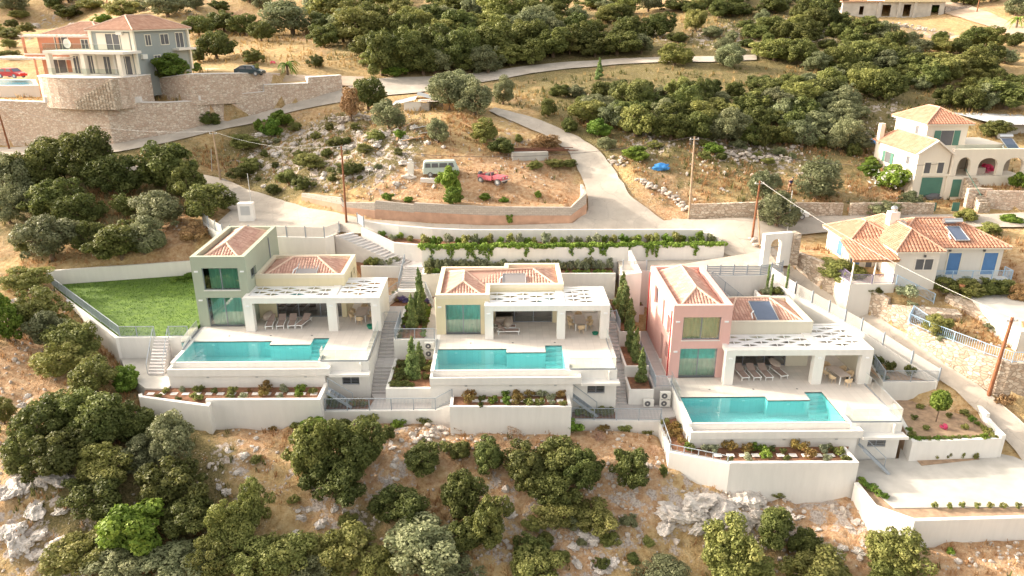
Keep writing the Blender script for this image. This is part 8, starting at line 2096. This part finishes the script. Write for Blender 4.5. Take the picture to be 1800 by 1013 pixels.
# creeper over the middle wall
cl = []; rg = random.Random(12)
x = xm0 - .1
while x < xm2:
    yw = 70.75 if x < xm1 else 70.95
    cl.append((x, yw + rg.uniform(-.05, .45), 4.45 + rg.uniform(-.05, .22), .38, .36, .24))
    if rg.random() < (.3 if x < 4 else .2) and x > xm0:
        dp = rg.uniform(.4, 1.2); 
        for k in range(4): cl.append((x + rg.uniform(-.15, .15), yw - .12, 4.35 - dp * k / 3, .24 * (1 - k * .15), .1, .2))
    x += .28
q, r = leaf_cloud(cl, 16000, .12, 4); a = (float(q[:, 0].mean()), 70.75, 3.6); q = q - np.array(a)
o = bpy.data.objects.new('creeper', cloud_mesh('creeper', q, r, L['fresh'])); COL.objects.link(o); o.location = a
o['label'] = 'bright green creeper spilling over the middle white terrace wall'; o['category'] = 'creeper'
# palms
def palm(base, label, h=1.6, r=1.6):
    t = thing('palm_tree', label, 'palm tree', tuple(base), group='small palms', local=True)
    m = MB(); m.tube([(0, 0, -.3), (0, 0, h)], .22, 8, r2=.16); m.build('trunk', M['bark'], t)
    m = MB(); rg = random.Random(3)
    for i in range(26):
        a = rg.uniform(0, 6.28); el = rg.uniform(.1, 1.1); prev = Vector((0, 0, h)); L_ = r * rg.uniform(.8, 1.1)
        for k in range(5):
            u = (k + 1) / 5; nx = Vector((math.cos(a) * L_ * u, math.sin(a) * L_ * u, h + L_ * (el * u - 1.1 * u * u)))
            s = Vector((-math.sin(a), math.cos(a), 0)) * .16 * (1.1 - u * .7)
            dn = Vector((0, 0, -.08)); m.face([prev - s + dn, prev, nx, nx - s + dn], rg.random()); m.face([prev, prev + s + dn, nx + s + dn, nx], rg.random()); prev = nx
    m.build('fronds', L['fresh'], t)
palm(P(506, 132, 17.2), 'small palm between driveway wall end and red shrub by the grey house', 1.6, 1.9); palm(hit(1786, 50), 'palm at the right edge below the hill road', 1.8, 2.2)
# stepping stones
k = 0
for vn, row_, z in (('green', [(265 + i * 20.5, 693 + (i % 2) * 0) for i in range(15)], -1.95), ('yellow', [(836 + i * 16.5, 705) for i in range(10)], -1.95), ('pink', [(1262 + i * 22, 801) for i in range(11)], -4.0)):
    n = len(row_)
    for i, (px_, py_) in enumerate(row_):
        p = P(px_, py_, z); m = MB(); m.obox((p.x, p.y), .04 * math.sin(i * 5), .27, .2, z, z + .05)
        o = m.top('stepping_stone', M['capwhite'], f'{["leftmost", "second from left", "third from left", "fourth from left", "fifth from left", "sixth from left", "seventh from left", "eighth from left", "ninth from left", "tenth from left", "eleventh from left", "twelfth from left", "thirteenth from left", "second from right", "rightmost"][i if i < n - 1 else 14]} white stepping stone in the {vn} villa front bed', 'stepping stone', f'stepping stones of the {vn} villa bed')
# boulders ---------------------------------------------------------
RK = []
for v in range(5):
    m = MB(); m.blob((0, 0, .15), 1, .8, .62, seed=v * 3 + 1, amp=.42, sub=4, freq=1.5)
    for i, q in enumerate(m.v):
        nz_ = mnoise.turbulence(Vector(q) * 3.2 + Vector((v, v, v)), 3, False); k_ = 1 - .16 * nz_; m.v[i] = (q[0] * k_, q[1] * k_, q[2] * k_)
    RK.append(m.mesh('boulder', M['rock']))
rr_ = random.Random(21); RI = []
def boulder(px, py, r):
    if len(RI) > 285: return
    p = hit(px, min(py, 1012)); z = Tf(p.x, p.y)
    o = bpy.data.objects.new('boulder', RK[rr_.randrange(5)]); COL.objects.link(o); s = r * proj(p)[2] / FPX
    o.location = (p.x, p.y, z - s * .12); o.scale = (s * rr_.uniform(.8, 1.3), s * rr_.uniform(.7, 1.1), s * rr_.uniform(.55, 1.0)); o.rotation_euler = (rr_.uniform(-.3, .3), rr_.uniform(-.3, .3), rr_.uniform(0, 6.28))
    o['category'] = 'rock'; o['group'] = 'limestone boulders'
    RI.append((o, px, py, 'pale weathered boulder'))
BOUL = [((1160,1345,868,925), 34, (14, 34)), ((1340,1380,860,900), 6, (6, 12)), ((0,110,800,1005), 26, (12, 28)), ((500,610,880,950), 9, (8, 16)), ((680,740,745,860), 12, (4, 8)), ((1000,1090,930,1005), 12, (9, 18)), ((870,900,870,950), 5, (7, 13)),
        ((1440,1520,900,980), 12, (5, 12)), ((1380,1430,890,930), 6, (6, 12)), ((380,440,790,870), 7, (6, 12)), ((440,520,770,800), 6, (3, 7)), ((440,720,225,330), 44, (4, 12)), ((600,730,225,260), 10, (7, 13)), ((700,780,245,300), 7, (5, 10)), ((1080,1160,240,300), 8, (3, 6)),
        ((1250,1430,255,285), 14, (3, 8)), ((60,130,35,60), 6, (4, 9)), ((1300,1450,20,70), 8, (3, 7)), ((0,60,530,570), 5, (6, 12)), ((20,110,690,720), 6, (5, 11)), ((1210,1260,240,262), 5, (3, 6)), ((1110,1300,320,375), 9, (2, 5)), ((1060,1100,735,800), 5, (3, 7)), ((1050,1110,830,870), 8, (3, 7))]
for (x0_, x1_, y0_, y1_), n, (ra, rb) in BOUL:
    for i in range(n): boulder(rr_.uniform(x0_, x1_), rr_.uniform(y0_, y1_), rr_.uniform(ra, rb) * .8)
relabel(RI, 'boulder')
# stuff: loose stones and dry grass -------------------------------
rs = np.random.default_rng(5)
def scatter(n, xr, yr, wfun):
    x = rs.uniform(*xr, n); y = rs.uniform(*yr, n); w_ = wfun(x, y) * (bil(from_road, x, y) < .12) * (bil(inside.astype(float), x, y) < .05)
    k = rs.uniform(0, 1, n) < w_; return x[k], y[k]
x, y = scatter(20000, (-48, 48), (35, 66), lambda x, y: np.clip(.12 + bil(Wrock, x, y) * .5 + bil(Wsoil, x, y) * .5, 0, 1) * (vnoise(x / 2.2, y / 2.2, 8) ** 2) * 1.6)
x2, y2 = scatter(16000, (-48, 60), (66, 112), lambda x, y: np.clip(.06 + bil(Wrock, x, y) * .6 + bil(Wsoil, x, y) * .3, 0, 1) * (vnoise(x / 2.5, y / 2.5, 8) ** 2) * 1.6)
x = np.concatenate([x, x2]); y = np.concatenate([y, y2]); z = bil(ZF, x, y)
iv, fv = ico(1); iv = np.array(iv[:12]) if False else np.array([v for v in ico(1)[0]])
base = np.array(ico(1)[0]); bf = np.array(ico(1)[1]); n = len(x)
S = rs.uniform(.05, .17, n) * (1 + (rs.uniform(0, 1, n) > .93) * .9)
V = base[None] * (S[:, None, None] * rs.uniform(.6, 1.3, (n, 1, 3))) * (1 + .25 * rs.normal(size=(n, len(base), 1)) * .6) + np.stack([x, y, z + S * .2], -1)[:, None]
Fc = (bf[None] + (np.arange(n) * len(base))[:, None, None]).reshape(-1, 3)
me = bpy.data.meshes.new('loose_stones'); me.from_pydata(V.reshape(-1, 3).tolist(), [], Fc.tolist()); me.materials.append(M['stone_loose'])
o = bpy.data.objects.new('loose_stones', me); COL.objects.link(o); o['kind'] = 'stuff'; o['label'] = 'small loose stones scattered over the dry slopes'; o['category'] = 'stones'
def tufts(n, xr, yr, wf, hgt, name, mt, seed, label):
    x, y = scatter(n, xr, yr, wf); z = bil(ZF, x, y); N_ = len(x); k = 6
    a = rs.uniform(0, 6.28, (N_, k)); ln = hgt * rs.uniform(.5, 1.2, (N_, k)) * (.6 + rs.uniform(0, .8, (N_, 1))); sp = rs.uniform(.1, .6, (N_, k))
    cx = x[:, None] + rs.uniform(-.16, .16, (N_, k)); cy = y[:, None] + rs.uniform(-.16, .16, (N_, k)); zz = z[:, None] - .03 + 0 * cx
    wdt = .035 * hgt / .35
    tx = cx + np.cos(a) * sp * ln; ty = cy + np.sin(a) * sp * ln
    px_, py_ = -np.sin(a) * wdt, np.cos(a) * wdt
    A = np.stack([cx - px_, cy - py_, zz], -1); B = np.stack([cx + px_, cy + py_, zz], -1); C = np.stack([tx + px_ * .4, ty + py_ * .4, zz + ln], -1); D = np.stack([tx - px_ * .4, ty - py_ * .4, zz + ln], -1)
    q = np.stack([A, B, C, D], 2).reshape(-1, 3); r = rs.uniform(0, 1, N_)[:, None] * .6 + rs.uniform(0, .4, (N_, k))
    o = bpy.data.objects.new(name, cloud_mesh(name, q, r.ravel(), mt)); COL.objects.link(o); o['kind'] = 'stuff'; o['label'] = label; o['category'] = 'grass'
M['straw'] = leafmat('dry straw', (0.26, 0.15, 0.06), (0.44, 0.28, 0.12), (0.60, 0.43, 0.22), .3)
M['weed'] = leafmat('green weeds', (0.05, 0.07, 0.02), (0.12, 0.13, 0.04), (0.24, 0.21, 0.08), .3)
wild = lambda x, y: np.clip(1.0 - bil(Wrock, x, y) * .8 - bil(Wsoil, x, y) * .75, 0, 1) * np.clip(vnoise(x / 3.0, y / 3.0, 14) * 1.6 - .25, 0, 1)
tufts(42000, (-50, 60), (35, 100), wild, .38, 'dry_grass', M['straw'], 1, 'dry straw coloured grass covering the slopes')
tufts(12000, (-75, 80), (95, 165), wild, .5, 'dry_grass', M['straw'], 2, 'dry grass on the far upper slopes')
tufts(26000, (-60, 70), (35, 155), lambda x, y: np.clip(.05 + bil(Wgrn, x, y) * .8, 0, 1) * np.clip(vnoise(x / 2.2, y / 2.2, 31) * 2 - .8, 0, 1), .5, 'weeds', M['weed'], 3, 'low green weeds and undergrowth between the trees')
def lawn_blades():
    n = 9000; x = rs.uniform(-46, -27.3, n); y = rs.uniform(58.9, 76, n)
    e1 = (y - 58.75) * (46.2 - 32.9) / (71.8 - 58.75); ok = (x > -32.9 - e1 + .2) & (y < 71.8 + (x + 46.2) * (76.0 - 71.8) / 19.04 - .15)
    x = x[ok]; y = y[ok]; N_ = len(x); a = rs.uniform(0, 6.28, N_); h = rs.uniform(.05, .12, N_); p = np.stack([x, y, np.full(N_, .25)], -1)
    d = np.stack([np.cos(a), np.sin(a), 0 * a], -1) * .025; t = np.stack([np.cos(a + 1.2) * .03, np.sin(a + 1.2) * .04, h], -1)
    q = np.stack([p - d, p + d, p + d * .5 + t, p - d * .5 + t], 1).reshape(-1, 3)
    o = bpy.data.objects.new('lawn_grass', cloud_mesh('lawn_grass', q, rs.uniform(0, 1, N_), L['lawn'])); COL.objects.link(o); o['kind'] = 'stuff'; o['label'] = 'short green lawn grass left of the green villa'; o['category'] = 'grass'
lawn_blades()
